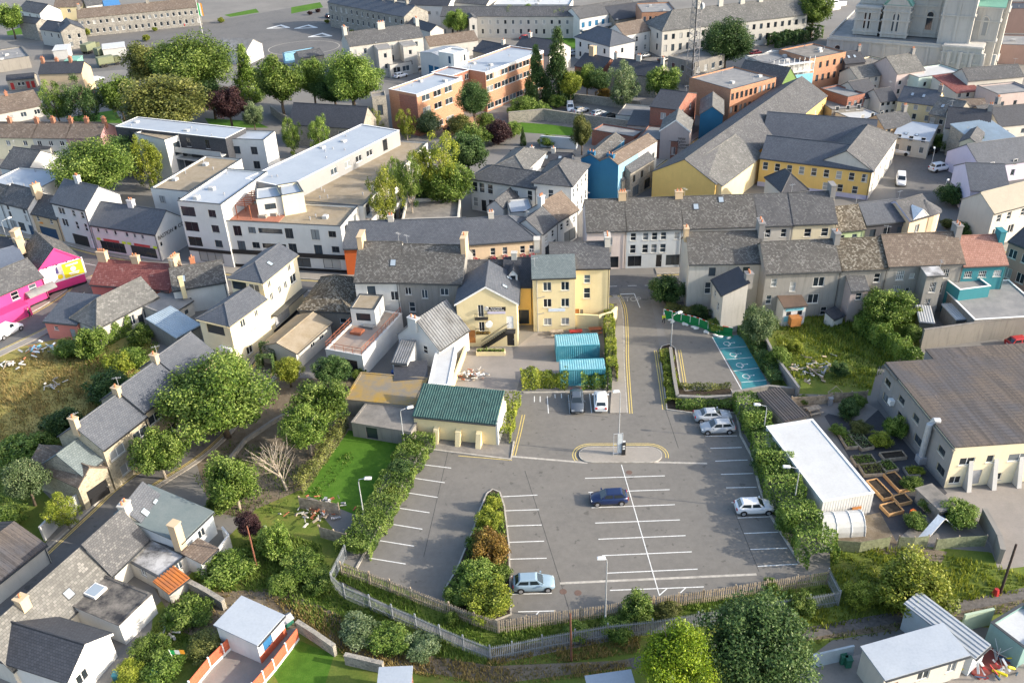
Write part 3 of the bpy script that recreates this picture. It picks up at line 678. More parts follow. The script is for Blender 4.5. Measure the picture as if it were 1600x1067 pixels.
for a, b_ in (((800,713),(918,723)), ((1022,722),(1105,724)), ((875,911),(1182,897))): mark(a, b_, .28, KERB, z=.018)
mark((810,955.5),(868,954), z=.021); mark((838,960),(842,955)); mark((1030,930),(1043,918.5), z=.022); mark((1063,926),(1072,917.5), z=.023)
for a, b_ in (((810,676),(816,648)), ((801,712),(810,676))): mark((a[0],a[1]), (b_[0],b_[1]), .1, LINEY); mark((a[0]+4,a[1]), (b_[0]+4,b_[1]), .1, LINEY)
mark((716,712),(800,719),.1,LINEY,z=.022)
SEAM = plain('asphalt seam', (.085,.082,.078), .95, .1, 0, .4, 4)
for p, q in (((845,812),(876,910)), ((876,910),(890,955)), ((1148,800),(1186,893)), ((700,706),(662,870)), ((820,735),(845,812)), ((1040,640),(1060,700)), ((840,640),(950,652))): mark(p, q, .07, SEAM, z=.0165)
# kerb along left and right edges
strip('kerb', [G(*p) for p in ((662,698),(610,792),(557,888))], -.12, .12, KERB, 0, h=.12)
strip('kerb', [G(*p) for p in ((1150,646),(1157,681),(1175,714),(1186,760),(1200,800),(1225,840),(1250,880))], -.12, .12, KERB, 0, h=.12)
strip('kerb', [G(*p) for p in ((818,614),(955,612))], -.1, .1, KERB, 0, h=.12)
strip('kerb', [G(*p) for p in ((650,699),(700,706),(798,718),(803,690))], -.1, .1, KERB, 0, h=.12)
sheet('shed_apron', [(650,684),(783,700),(800,716),(700,704),(652,698)], FCON, .016)
# pavement beside the entry road, double yellow lines
ep = pxpath([(953,646),(956,600),(958,560),(961,520),(965,490),(962,470),(955,462)])
rp = pxpath([(979,646),(976,600),(974,560),(974,530),(973,500),(970,478),(962,462)])
b = MB()
for i in range(len(ep)-1): b.prism([ep[i], rp[i], rp[i+1], ep[i+1]] , 0, .12)
tag(b.build('pavement', PAVE), kind='structure'); strip('kerb', rp, -.16, -.02, KERB, 0, h=.126)
for q in (.35, .65): strip('yellow_line', rp, -q, -q-.11, LINEY, .02, CPK)
# STOP box and word
me = text_mesh('STOP', 1.9, KERB, 0); st = ob('stop_marking', me, CPK); g = G(986,468); st.location = (g.x, g.y, .02); st.rotation_euler = (0, 0, math.radians(-4)); st.scale = (.68, 1.0, 1)
mark((969,460),(991,459),.2); mark((991,459),(1000,481),.12)
# payment island
def capsule(x0, x1, y0, y1, grow=0):
    a, c = G(x0, (y0+y1)/2), G(x1, (y0+y1)/2); t = G((x0+x1)/2, y0); u = G((x0+x1)/2, y1); d = (c-a).normalized(); n = Vector((-d.y, d.x)); r = (t-u).length/2+grow
    out = []; a2 = a+d*(r-grow); c2 = c-d*(r-grow)
    for k in range(13): t_ = -math.pi/2+math.pi*k/12; out.append(c2+(d*math.cos(t_)+n*math.sin(t_))*r)
    for k in range(13): t_ = math.pi/2+math.pi*k/12; out.append(a2+(d*math.cos(t_)+n*math.sin(t_))*r)
    return out
b = MB(); b.prism(capsule(906,1033,700,722), 0, .13); ISL = tag(b.build('payment_island', PAVE), kind='structure')
q0, q1 = capsule(906,1033,700,722,.12), capsule(906,1033,700,722,.02); b = MB()
for i in range(len(q0)): j = (i+1) % len(q0); b.prism([q0[i], q0[j], q1[j], q1[i]], 0, .14)
b.build('kerb', KERB, ISL)
for gr in (.5, .8):
    c0 = capsule(906,1033,700,722,gr); c1 = capsule(906,1033,700,722,gr+.1); b = MB()
    for i in range(5, 21): b.poly([(c0[i].x,c0[i].y,.02), (c1[i].x,c1[i].y,.02), (c1[i+1].x,c1[i+1].y,.02), (c0[i+1].x,c0[i+1].y,.02)])
    b.build('yellow_line', LINEY, CPK)
# planted central island and entry island (kerbed soil)
def bed(name, px, mt=SOIL, h=.13):
    P = [G(*p) for p in px]
    if sum(P[i].x*P[(i+1)%len(P)].y-P[(i+1)%len(P)].x*P[i].y for i in range(len(P))) < 0: P = P[::-1]
    b = MB(); b.prism(P, 0, h); o = tag(b.build(name, mt), kind='structure')
    P2 = P+[P[0], P[1]]; a, c = offset(P2, 0), offset(P2, -.16); b = MB()
    for i in range(len(P)): b.prism([c[i], c[i+1], a[i+1], a[i]], 0, h+.02)
    b.build('kerb', KERB, o); return o
bed('planted_island', [(762,772),(770,766),(780,770),(787,792),(794,850),(797,960),(775,968),(735,962),(698,945),(694,925),(715,890),(740,830),(752,795)])
bed('planted_island', [(1031,550),(1035,542),(1046,539),(1054,545),(1062,600),(1070,612),(1140,608),(1150,620),(1150,645),(1080,645),(1043,640),(1038,600)], SOIL)
E2 = [G(*p) for p in ((1030,548),(1038,600),(1044,640))]
for q in (.3, .6): strip('yellow_line', E2, -q, -q-.11, LINEY, .02, CPK)
E2 = [G(*p) for p in ((1056,547),(1064,598),(1072,613))]
for q in (.3, .6): strip('yellow_line', E2, q, q+.11, LINEY, .02, DIS)
# disabled bays: teal paint, wheelchair signs
TP = asphalt_mat('teal bay paint', (.06,.25,.27), (.045,.2,.22)); 
db0, db1 = [(1113,527),(1125,545),(1134.5,562),(1146,580),(1158.5,597.5)], [(1157,522),(1166,541.5),(1175,558.5),(1185,575),(1197,594)]
sheet('bay_paint', [(1113,527),(1157,523),(1198,596),(1198,604),(1159,608),(1158,598)], TP, .017, DIS)
mark((1113,527),(1159,609),.12,parent=DIS,z=.024)
for p, q in zip(db0[1:], db1[1:]): mark(p, q, .1, parent=DIS, z=.024)
def wheelchair(px, rot):
    g = G(*px); b = MB()
    def arc(cx, cy, r, a0, a1, w=.11, n=18):
        for i in range(n):
            t0, t1 = a0+(a1-a0)*i/n, a0+(a1-a0)*(i+1)/n
            b.poly([(cx+(r-w/2)*math.cos(t0),cy+(r-w/2)*math.sin(t0),0), (cx+(r+w/2)*math.cos(t0),cy+(r+w/2)*math.sin(t0),0), (cx+(r+w/2)*math.cos(t1),cy+(r+w/2)*math.sin(t1),0), (cx+(r-w/2)*math.cos(t1),cy+(r-w/2)*math.sin(t1),0)])
    def seg(x0, y0, x1, y1, w=.12):
        d = Vector((x1-x0, y1-y0)).normalized(); nn = Vector((-d.y, d.x))*w/2
        b.poly([(x0+nn.x,y0+nn.y,.001), (x0-nn.x,y0-nn.y,.001), (x1-nn.x,y1-nn.y,.001), (x1+nn.x,y1+nn.y,.001)])
    arc(0, 0, .55, math.radians(110), math.radians(395)); seg(-.05,.25,.1,1.0); seg(0,.42,.45,.42); seg(.45,.45,.75,-.2); seg(.72,-.2,1.0,-.08); arc(.12, 1.22, .07, 0, 6.28, .14)
    o = b.build('wheelchair_marking', LINEW, DIS, (g.x, g.y, .026)); o.rotation_euler = (0, 0, rot); o.scale = (.85, .85, 1)
for p in ((1136,537), (1146,554), (1156,570.5), (1166,588)): wheelchair(p, math.radians(-75))
# parade ground arrows and helipad ring
for p in ((480,42),(437,42),(502,55)):
    g = G(*p); b = MB()
    for q in (((-4,-2),(0,3),(0,1.2),(-2.4,-2)), ((0,3),(4,-2),(2.4,-2),(0,1.2)), ((-4,-2.8),(4,-2.8),(4,-2),(-4,-2))): b.poly([(x,y,0) for x, y in q][::-1])
    b.build('arrow_marking', LINEW, bpy.data.objects['parade_ground'], (g.x, g.y, .02))
g = G(475,75); b = MB()
for i in range(40):
    t0, t1 = 6.283*i/40, 6.283*(i+1)/40; b.poly([(11*math.cos(t0),9*math.sin(t0),0),(11.25*math.cos(t0),9.25*math.sin(t0),0),(11.25*math.cos(t1),9.25*math.sin(t1),0),(11*math.cos(t1),9*math.sin(t1),0)])
b.build('ring_marking', KERB, bpy.data.objects['parade_ground'], (g.x, g.y, .02))
# ================================================================ BUILDINGS
W = lambda *r: list(r)
# ---- left street, north side
g1 = 'shops and houses along the left street'
B('terraced_house', 'white house cut off by the left edge, above the street', 'house', (-40,304), (1,315), 5.5, ridge=(6,290), wall=WHITE, rm=MOT, win={'f': W((3.2,.9,1.2,2,'b'))}, group=g1)
B('terraced_house', 'white house with black windows and blue shopfront door on the left street', 'house', (2,316), (43,326), hgt((57,370),(43,326)), ridge=(20,289), wall=WHITE, rm=SLG,
  win={'f': W((4.3,.7,1.0,[.2,.82],'b'), (2.75,.75,1.25,[.2,.82],'b'), (.5,1.8,1.7,[.2,.52],'S'), (.1,1.1,2.0,[.86],'D:DKBL'))}, chim=[(1,.45,.8,1.5,1.5,TAN,2)], group=g1)
o = B('shop', 'small tan shop with closed grey shutter between white houses', 'shop', (46,332), (90,342), hgt((60,369),(48,333)), ridge=(75,306), wall=TAN, rm=SLG,
  win={'f': W((3.2,.8,.85,[.25,.72],'s'), (.1,4.6,2.1,[.5],'g:DKBL'))}, group=g1)
sign(o, 'f', .33, 2.75, .9, .35, plain('sign orange', (.7, .25, .03)))
B('town_house', 'tall white three-storey house with dark garage entrance', 'house', (80,316), (133,328), hgt((150,391),(133,328)), ridge=(158,293), wall=WHITE, rm=SLB, gut=BLKP,
  win={'f': W((5.6,1.7,1.35,[.24],'r'), (5.7,.85,1.25,[.6,.86],'s'), (3.3,1.6,1.5,[.24],'c'), (3.3,.8,1.5,[.6,.86],'s'), (.1,4.0,2.1,[.58],'g:BLKP'), (.1,.8,2.0,[.93],'D:WPAINT'))}, chim=[(.42,.5,.9,.7,1.2,WHITE,2)], group=g1)
o = B('shop', 'white shop with two bright teal shopfronts and BASTION lettering on its gable', 'shop', (142,351), (243,366), hgt((253,410),(243,367)), ridge=(267,331), wall=WHITE, rm=SLB, gut=BLKP,
  win={'f': W((3.75,.6,.85,[.09,.22,.36,.54,.66,.78],'p'), (.35,5.4,1.9,[.26,.74],'S')), 'r': W((2.6,.5,.7,[.1],'b'))}, chim=[(.48,.5,1.1,.8,1.1,WHITE,2)], group=g1)
LIMEP = plain('lime sign paint', (.55, .75, .03)); TEALP = plain('teal paint', (.02, .12, .16)); REDS = plain('red sign paint', (.45, .05, .05))
for u in (.26, .74):
    sign(o, 'f', u, 2.3, 3.4, .42, REDS); sign(o, 'f', u-.2, 2.3, .8, .42, LIMEP); sign(o, 'f', u+.2, 2.3, .8, .42, LIMEP)
sign(o, 'r', .5, 4.15, 0, 0, None, 'BASTION ❋ CO', .95, BLKP)
# ---- pink corner pub and neighbours
hp = hgt((134,443),(124,403))
o = B('pub', 'hot pink pub with white and yellow billboard on its gable', 'pub', (60,423), (124,403), hp, 'gablex', t=.85, D=9, wall=PINK, rm=MOT, trim=PINK,
  base=(.4, BLKP))
bb = MB(); (sx, sy), (ex, ey), ln = o.FACES['f']
bo = sign(o, 'f', .52, 1.75, 6.9, 2.9, plain('billboard white', (.8, .8, .78)), name='billboard'); 
YB = plain('billboard yellow', (.85, .68, .02), var=.03); b = MB(); b.box(.1, -.075, .2, 3.2, -.051, 2.7); pn = b.build('poster_panel', YB, bo)
for i, (zz, ww, hh) in enumerate(((2.1,1.9,.28), (.75,1.6,.16), (.48,1.3,.14))): b = MB(); b.box(1.65-ww/2, -.09, zz, 1.65+ww/2, -.076, zz+hh); b.build('poster_line', WPAINT, bo)
b = MB(); b.tube([(1.65,-.09,1.45), (1.65,-.076,1.45)], .42, 20); b.build('poster_disc', WPAINT, bo)
b = MB(); b.tube([(-.55,-.06,.75), (-.55,-.052,.75)], .42, 16); b.build('poster_disc', YB, bo)
b = MB(); b.tube([(-.8,-.06,1.5), (-.7,-.06,2.5)], .22, 8, .08); b.build('poster_figure', plain('poster violet', (.12, .1, .3)), bo)
b = MB(); b.poly([(-3.3,-.056,.9), (-2.2,-.056,.8), (-1.9,-.056,1.1), (-3.3,-.056,1.3)]); b.build('poster_patch', plain('poster grey', (.45,.43,.4)), bo)
for x in (-2.2, -.7, .9, 2.2):
    b = MB(); b.tube([(x,-.04,2.9), (x,-.35,3.25), (x,-.55,3.15)], .03, 5); b.box(x-.12, -.65, 3.05, x+.12, -.5, 3.15); b.build('floodlight', BLKP, bo)
o = B('pub_wing', 'long hot pink wing of the corner pub with grey barrel awning over its door', 'pub', (-45,479), (66,432), 4.1, ridge=(30,410), wall=PINK, rm=SLG, base=(.4, BLKP),
  win={'f': W((2.3,1.2,1.3,[.57,.83],'s'), (.1,1.1,1.9,[.96],'D:BLKP'))})
b = MB(); x0, x1 = o.L*.70, o.L+1.2; n = 6
pts = [(-1.15*math.sin(k/n*1.57), 2.0+.75*math.cos(k/n*1.57)) for k in range(n+1)]
for k in range(n): (y0, z0_), (y1, z1_) = pts[k], pts[k+1]; b.poly([(x0,y0,z0_), (x0,y1,z1_), (x1,y1,z1_), (x1,y0,z0_)])
b.poly([(x0,0,2.0)]+[(x0,y,z) for y, z in pts]); b.poly(([(x1,0,2.0)]+[(x1,y,z) for y, z in pts])[::-1]); b.build('awning', FGRY, o.root)
b = MB(); b.box(o.L*.1, -2.4, 0, o.L*.62, -.1, 2.0); b.build('front_extension', PINK, o.root)
B('terraced_house', 'dark roofed house behind the pink pub at the left edge', 'house', (-30,408), (16,409), 5.0, ridge=(8,372), wall=OFFW, rm=SLD, chim=[(1,.5,.8,1.6,1.4,TAN,0)])
B('terraced_house', 'house with corrugated dark blue roof beside the pink gable', 'house', (2,421), (40,410), 4.8, ridge=(38,381), t=.7, wall=OFFW, rm=plain('dark blue sheeting', (.09, .11, .15), .4), chim=[(1.12,.55,.9,1.8,1.3,TAN,0)])
# ---- corner: red roof, derelict slate house, salmon house
o = B('corner_house', 'low corner house with red brown tiled roof and three chimneys', 'house', (141,444), (264,453), 3.6, ridge=(220,411), t=.62, wall=SALM, rm=REDT, win={'f': W((1.4,.9,1.1,[.32],'b'))},
  chim=[(.05,.5,1.5,.8,1.5,TAN,4), (.47,.5,1.2,.7,1.1,TAN,2), (.97,.5,.9,1.8,1.5,TAN,3)])
B('derelict_house', 'derelict cottage with patched pale slate roof and ivy on its white wall', 'house', (151,512), (246,463), 3.4, 'hipl', ridge=(196,446), t=.8, wall=WEATH, rm=SLO, win={'f': W((1.0,1.0,1.6,[.53,.77],'c'), (0.1,.9,1.9,[.66,.9],'b'))})
B('salmon_house', 'salmon pink low house with dark slate roof beside the road', 'house', (69,502), (121,507), 2.9, 'mono_b', t=.22, back=(142,462), wall=SALM, rm=SLB, win={'f': W((1.6,.7,.6,[.3],'s'), (.1,.9,1.9,[.78],'D:GREYD'))})
B('terraced_house', 'slate roofed house with skylight between red roof and cream apartments', 'house', (270,454), (352,440), 4.2, ridge=(330,410), t=.6, wall=WHITE, rm=MOT, win={'f': W((1.5,.8,1.0,[.25],'b'))}, sky=[(.2,.2,1.2,1.3)], chim=[(.45,.6,.7,.7,1.3,TERRA,1), (.2,-.1,.6,.6,2.2,CREAM,0)])
B('garden_shed', 'low grey felt roofed shed behind the derelict cottage', 'shed', (262,494), (300,470), 2.3, 'mono_b', t=.15, D=5, wall=WEATH, rm=FGRY, win={'f': W((.8,.7,.7,[.3,.7],'b'))})
B('lean_to', 'pale blue lean-to roof beside the cream apartment house', 'shed', (275,528), (312,508), 2.2, 'mono_b', t=.2, D=6, wall=CONC, rm=CBLU)
# ---- cream apartments on the lane
h1 = hgt((430,522),(410,441)); h2 = hgt((367,556),(358,508))
h2 = 6.8
o = B('apartment_house', 'cream three-storey apartment house with shuttered shop and hipped slate roof', 'apartments', (355,436), (410,441), h1, 'hipx', t=.55, D=1, back=None, wall=PALEY, rm=SLB, ov=.3, gut=CREAM) if False else None
def long_right(name, label, cat, a, b, c, h, **k):
    """front short wall a-b, depth to the surveyed far right eave corner c"""
    A, Bq, Cq = G(*a, h), G(*b, h), G(*c, h); d = (Cq-Bq).length
    e = (Cq-Bq).normalized(); n = Vector((e.y, -e.x)); L = (Bq-A).length
    A2 = Bq-Vector((e.y, -e.x))*L                      # square the plan on the long wall
    return B(name, label, cat, tuple(A2), tuple(Bq), h, D=d, world=True, **k)
o = long_right('apartment_house', 'cream three-storey apartment house with shuttered shop and hipped slate roof', 'apartments', (356,436), (410,441), (463,398), h1, roof='hipxf', t=.5, wall=PALEY, rm=SLB, gut=CREAM, ov=.3,
  win={'f': W((h1-1.8,2.4,1.3,[.25],'b'), (h1-1.8,1.7,1.2,[.7],'r'), (h1-4.4,1.6,1.2,[.6],'c')), 'r': W((h1-1.6,.8,1.1,[.16,.3,.75],'c'), (h1-3.7,.8,1.2,[.16,.4,.57],'c'), (h1-3.8,1.6,1.4,[.8],'c'), (.5,4.0,2.0,[.33,.75],'g:SHUT'))}, sky=[(.78,.45)])
b = MB(); b.box(o.L, .4, 2.9, o.L+1.1, o.D-.2, 3.05); b.build('shop_canopy', DKWIN, o.root)
b = MB(); b.box(o.L+.002, .4, 0, o.L+.04, o.D-.2, .5); b.build('plinth', BLKP, o.root)
o = long_right('apartment_house', 'lower cream apartment house with covered balcony and hipped slate roof', 'apartments', (306,500), (358,508), (415,467), h2, roof='hipxf', t=.5, wall=PALEY, rm=SLB, gut=CREAM, ov=.3,
  win={'f': W((h2-2.0,3.0,1.4,[.5],'b'), (1.0,1.0,1.1,[.3],'c')), 'r': W((h2-1.7,1.0,1.2,[.12,.33],'c'), (h2-1.6,.7,1.0,[.7],'c'), (h2-3.4,1.4,.5,[.55,.9],'r'), (.7,1.2,1.2,[.35],'c'))})
for i in range(2): addbox(o, 'air_conditioner', WPAINT, o.L*.55+i*1.1, -.45, 2.5, o.L*.55+i*1.1+.9, -.02, 3.2)
# ---- lane houses (stone)
g2 = 'stone terrace on the lane'
hs = hgt((181,765),(160,702))
S1 = B('stone_house', 'sunlit stone house at the near end of the lane terrace', 'house', (160,702), (227,650), hs, ridge=(147,644), t=.7, wall=STONEY, rm=SLB, win={'f': W((3.6,2.2,1.2,[.25,.8],'r'), (.9,2.0,1.3,[.35],'r'), (.05,1,2,[.62],'D:DKBL'), (.05,.9,2,[.9],'D:REDP'))}, chim=[(.02,.5,.6,.9,1.0,TAN,1), (.98,.5,.6,.9,1.0,TAN,1)], group=g2, gut=BLKP)
e = S1.e; off = S1.A+e*(S1.L+.05)
B('stone_house', 'stone house with slate roof in the middle of the lane terrace behind the big tree', 'house', tuple(off+S1.n*.15), tuple(off+e*6.6+S1.n*.15), hs+.55, world=True, D=S1.D, t=.7, wall=STONEY, rm=SLB, win={'f': W((4,2.0,1.2,[.2,.75],'r'), (.9,1.8,1.2,[.5],'r'))}, chim=[(.97,.5,.6,.9,1.0,TAN,1)], group=g2, gut=BLKP)
B('stone_house', 'slate roofed house at the far end of the lane terrace beside the cream apartments', 'house', tuple(off+e*6.7+S1.n*.3), tuple(off+e*13+S1.n*.3), hs+.9, world=True, D=S1.D, t=.7, wall=TAN, rm=SLB, win={'f': W((4,1.6,1.2,[.2,.75],'r'))}, chim=[], group=g2, gut=BLKP)
p0 = S1.A-e*3.0
B('stone_annex', 'lower annex with pale fish scale slates at the end of the stone terrace', 'house', tuple(p0+S1.n*.6), tuple(S1.A-e*.05+S1.n*.6), hs-1.5, world=True, D=S1.D*.85, t=.7, wall=STONE, rm=TEALS)
B('stone_shed', 'stone gabled shed with black wooden doors on the lane', 'shed', (122,762), (167,731), hgt((135,799),(123,762)), 'gablex', t=.75, back=(52,703), wall=STONEY, rm=BRT, ov=.1, win={'f': W((.1,2.6,2.1,[.52],'D:BLKP'), )})
B('low_shed', 'long low shed with old corrugated roof at the left edge beside the lane', 'shed', (-30,930), (70,851), 2.4, ridge=(-10,840), t=.4, wall=OFFW, rm=CBRN, pitch=.5)
# ---- lane cottages, near left
def quad_mono(name, label, cat, hi0, hi1, low, hl, hh, **k):
    """cottage with one visible slope: front wall is the low eave; hi0-hi1 surveyed upper edge"""
    P0, P1 = G(*hi0, hh), G(*hi1, hh); e = (P1-P0).normalized(); n = Vector((-e.y, e.x)); d = -(G(*low, hl)-P0).dot(n)
    return B(name, label, cat, tuple(P0-n*d), tuple(P1-n*d), hl, 'mono_b', t=(hh-hl)/d, D=d, world=True, **k)
quad_mono('cottage', 'cottage with sandy mottled roof and small skylight along the lane', 'house', (-30,1000), (132,857), (178,894), 2.3, 5.0, wall=OFFW, rm=SLO, sky=[(.66,.35,.9,.9)], chim=[(.37,.93,.9,.9,1.0,TAN,1)])
quad_mono('cottage', 'cottage with grey mottled roof in the middle of the lane row', 'house', (133,855), (193,801), (232,839), 2.6, 5.4, wall=OFFW, rm=SLG)
quad_mono('cottage', 'grey slate cottage with two skylights at the top of the lane row', 'house', (194,797), (226,757), (258,799), 2.8, 5.2, wall=WHITE, rm=SLB, sky=[(.3,.4,.8,1.1),(.75,.3,.8,1.0)], chim=[(.02,.95,1.1,.8,.9,OFFW,2)])
B('extension', 'house extension with plain teal grey roof and pale wall near the lane', 'house', (281,848), (331,800), 3.0, 'mono_b', t=.12, D=8.2, wall=GREYBL, rm=flatroof('teal grey felt', (.13,.165,.17), (.19,.22,.22), .4, .6), win={'f': W((1.2,1.0,1.1,[.6],'c'), (.1,.9,2,[.15],'D:WPAINT'))}, chim=[(.02,.02,.9,.9,2.4,TAN,0)])
B('extension', 'white extension with patchy white felt flat roof', 'house', (248,903), (291,868), hgt((256,925),(248,903)), 'flat', D=8.0, back=None, par=.05, wall=WEATH, rm=FWTH, win={'f': W((1.0,.8,1.0,[.35,.7],'c')), 'l': W((1.0,.8,1.0,[.3,.7],'c'))})
o = B('extension', 'white extension with black streaked felt roof and square rooflight', 'house', (186,977), (237,928), 2.6, 'flat', D=9.0, par=.02, wall=WHITE, rm=FBLK, win={'f': W((.9,1.6,1.2,[.55],'c'))}, coping=FBLK)
b = MB(); b.box(o.L*.35, o.D*.5, 2.5, o.L*.35+1.5, o.D*.5+1.5, 2.85); q = b.build('rooflight', WPAINT, o.root); b = MB(); b.box(o.L*.35+.12, o.D*.5+.12, 2.851, o.L*.35+1.38, o.D*.5+1.38, 2.87); b.build('pane', SKYG, q)
B('cottage', 'white gabled house with dark slate roof in the bottom left corner', 'house', (107,1063), (171,992), 2.9, 'gablex', t=.62, D=9, wall=WHITE, rm=SLD, trim=WPAINT, ov=.3, win={'f': W((1.2,1.3,1.2,[.25],'c'))})
B('garden_shed', 'small shed with brown ribbed roof beside the teal grey extension', 'shed', (314,879), (338,857), 2.0, 'mono_b', t=.1, D=2.3, wall=WHITE, rm=BRT)
B('lean_to', 'lean-to with rusty orange corrugated roof', 'shed', (263,926), (293,903), 1.5, 'mono_b', t=.15, D=1.9, wall=WEATH, rm=CRST)
# ---- bottom gardens
o = B('garden_shed', 'white and orange garden room with pale blue sheet roof at the bottom', 'shed', (401,1007), (441,962), 2.5, 'mono_b', t=.06, D=4.6, wall=WHITE, rm=FBLUE, base=(.9, ORW), win={'f': W((.05,1.2,2.0,[.35],'D:DBLUE'))})
B('garden_shed', 'blue sheet roofed shed cut off by the bottom edge', 'shed', (590,1082), (640,1080), 2.3, 'mono_b', t=.05, D=2.2, wall=BRICKR, rm=FBLUE)
B('garden_shed', 'pale roofed shed partly hidden below the yellow green tree', 'shed', (925,1096), (995,1086), 2.3, 'mono_b', t=.05, D=2.2, wall=WHITE, rm=FBLUE)
o = B('bungalow_annex', 'white annex with pale blue grey metal roof in the bottom right corner', 'house', (1382,1060), (1511,1022), 3.0, 'mono_b', t=.05, back=(1448,985), wall=OFFW, rm=FBLUE, win={'f': W((1.3,1.2,1.1,[.5],'c'), (.05,1,2,[.13],'D:BRWD'), (1.2,.9,1.2,[.85],'c'))})
B('lean_to', 'lean-to with striped translucent roof beside the blue grey annex', 'shed', (1521,1027), (1543,1007), 2.4, 'mono_b', t=.1, D=6.5, wall=GREYBL, rm=CGRY, pitch=.45)
B('garden_building', 'teal flat roofed outbuilding at the right bottom edge', 'shed', (1600,1012), (1650,980), 2.6, 'flat', D=3.2, wall=render_wall('muted teal render', (.2,.32,.31), .3), rm=FWHT)
# ---- behind the pub yard
B('corner_building', 'dark mottled hipped roof building beside the lane mouth', 'house', (467,483), (546,487), 3.3, 'hipl', ridge=(525,430), t=.65, wall=CONC, rm=MOT2, win={'f': W((1.3,1.0,.8,[.85],'p'))})
B('gravel_roof_shed', 'low white building with pebbled pitched roof on the lane', 'shed', (462,552), (517,504), 2.7, ridge=(462,512), t=.35, wall=OFFW, rm=FGRAV, win={'f': W((1.4,1.0,.7,[.45,.7],'c'))})
o = long_right('roof_terrace_building', 'white building with railed terracotta roof terrace', 'building', (506,548), (566,556), (628,490), 3.3, roof='flat', wall=WHITE, rm=flatroof('terrace paving', (.34,.25,.19), (.28,.26,.24), .35, .8), par=.1, coping=WHITE, win={'f': W((.1,2.4,2.2,[.62],'b'),)})
TERR = o
w2 = B('terrace_room', 'small white room with window standing on the roof terrace', 'building', (547,482), (585,484), 5.9, 'flat', D=4.2, wall=WHITE, rm=FGRAV, par=.05, win={'f': W((4.0,2.1,1.2,[.5],'b')), 'r': W((3.6,.9,1.9,[.5],'D:GREYD'))})
hT = 7.5
B('town_house', 'white rendered back of a mottled roof house above the roof terrace', 'house', (554,440), (622,440), hT, ridge=(600,379), t=.72, wall=WHITE, rm=MOT, win={'f': W((4.0,1.3,2.8,[.36],'p'), (4.4,1.1,1.5,[.88],'c'))}, sky=[(.85,.22,.9,1.1)], chim=[(.06,.52,.7,2.6,1.4,TAN,0)])
B('town_house', 'grey rendered back of a mottled roof house beside the pub gable', 'house', (622.5,440), (721,443), hT, ridge=(700,384), t=.72, wall=GREYR, rm=MOT, win={'f': W((5.4,.9,1.2,[.14],'c'), (4.9,.9,1.4,[.4],'c'), (5.5,1.2,1.1,[.72],'c'), (2.7,1.0,1.4,[.76],'s'), (2.6,.9,1.6,[.18],'s'))}, chim=[(.98,.5,.7,2.4,1.6,TAN,1)])
B('white_annex', 'low white annex at the back of the white town house', 'house', (600,462), (626,462), 5.0, 'flat', D=3, par=.05, wall=WHITE, rm=FGRY, win={'f': W((2.6,2.2,1.6,[.5],'g:SHUT'))})
o = B('glass_roof_building', 'white gabled building with shiny corrugated metal and glass roof', 'building', (622,523), (686,547), 3.3, 'gablex', t=.95, back=(677,463), wall=WHITE, rm=CGAL, pitch=.45, ov=.15, win={'f': W((1.9,.8,1.2,[.66],'s'))}, chim=[(.42,.02,1.5,.8,.6,WHITE,2)])
B('flat_roof_annex', 'black flat roofed annex behind the green roofed shed', 'shed', (617,595), (667,591), 2.3, 'mono_b', t=.05, back=(655,566), wall=WHITE, rm=FBLK if False else SLD)
B('plant_terrace_shed', 'little white building with corrugated roof and plant terrace', 'shed', (613,566), (636,568), 3.0, 'mono_b', t=.2, D=4.0, wall=WHITE, rm=CGAL, win={'f': W((1.6,.7,.8,[.6],'c'))})
B('long_store', 'long white flat roofed store beside the pub yard', 'shed', (669,602), (701,602), 2.7, 'flat', back=(726,541), par=.03, wall=WHITE, rm=FWHT, coping=WPAINT)
# ---- the pub's yellow gable
hy = hgt((805,541),(807,474))
PUB = B('pub', 'yellow gabled pub building with balconies, outside stair and black name sign', 'pub', (713,475), (807,474), hy, 'gablex', t=.62, back=(770,409), wall=CREAM, rm=SLB, trim=WPAINT, ov=.3,
  win={'f': W((hy-2.1,.8,1.9,[.40],'c'), (hy-4.4,.8,1.5,[.40],'c'), (hy-4.0,.95,2.0,[.88],'D:WPAINT'), (.6,.9,2.1,[.23],'D:BRWD'), (1.8,.6,.8,[.37],'s'), (.1,1.0,2.1,[.88],'D:BLKP')), 'r': W((2.5,.8,1.2,[.3,.6],'s'))}, sky=[(.8,.35,.7,.9),(.86,.75,.7,.9)])
B('pub_link', 'slate roofed house with white dormer between the yellow pub and cream house', 'house', (786,447), (832,447), 6.4, ridge=(810,404), t=.7, wall=YELL, rm=SLD, win={'f': W((4.0,.9,1.8,[.35],'c'), (.1,2.6,2.4,[.55],'b'))}, chim=[(.35,.5,.8,.7,.9,OFFW,0)])
B('pub_rear_house', 'slate roofed street house behind the yellow pub gable', 'house', (721,447), (786,446), 6.0, ridge=(750,408), t=.7, wall=GREYR, rm=SLG)
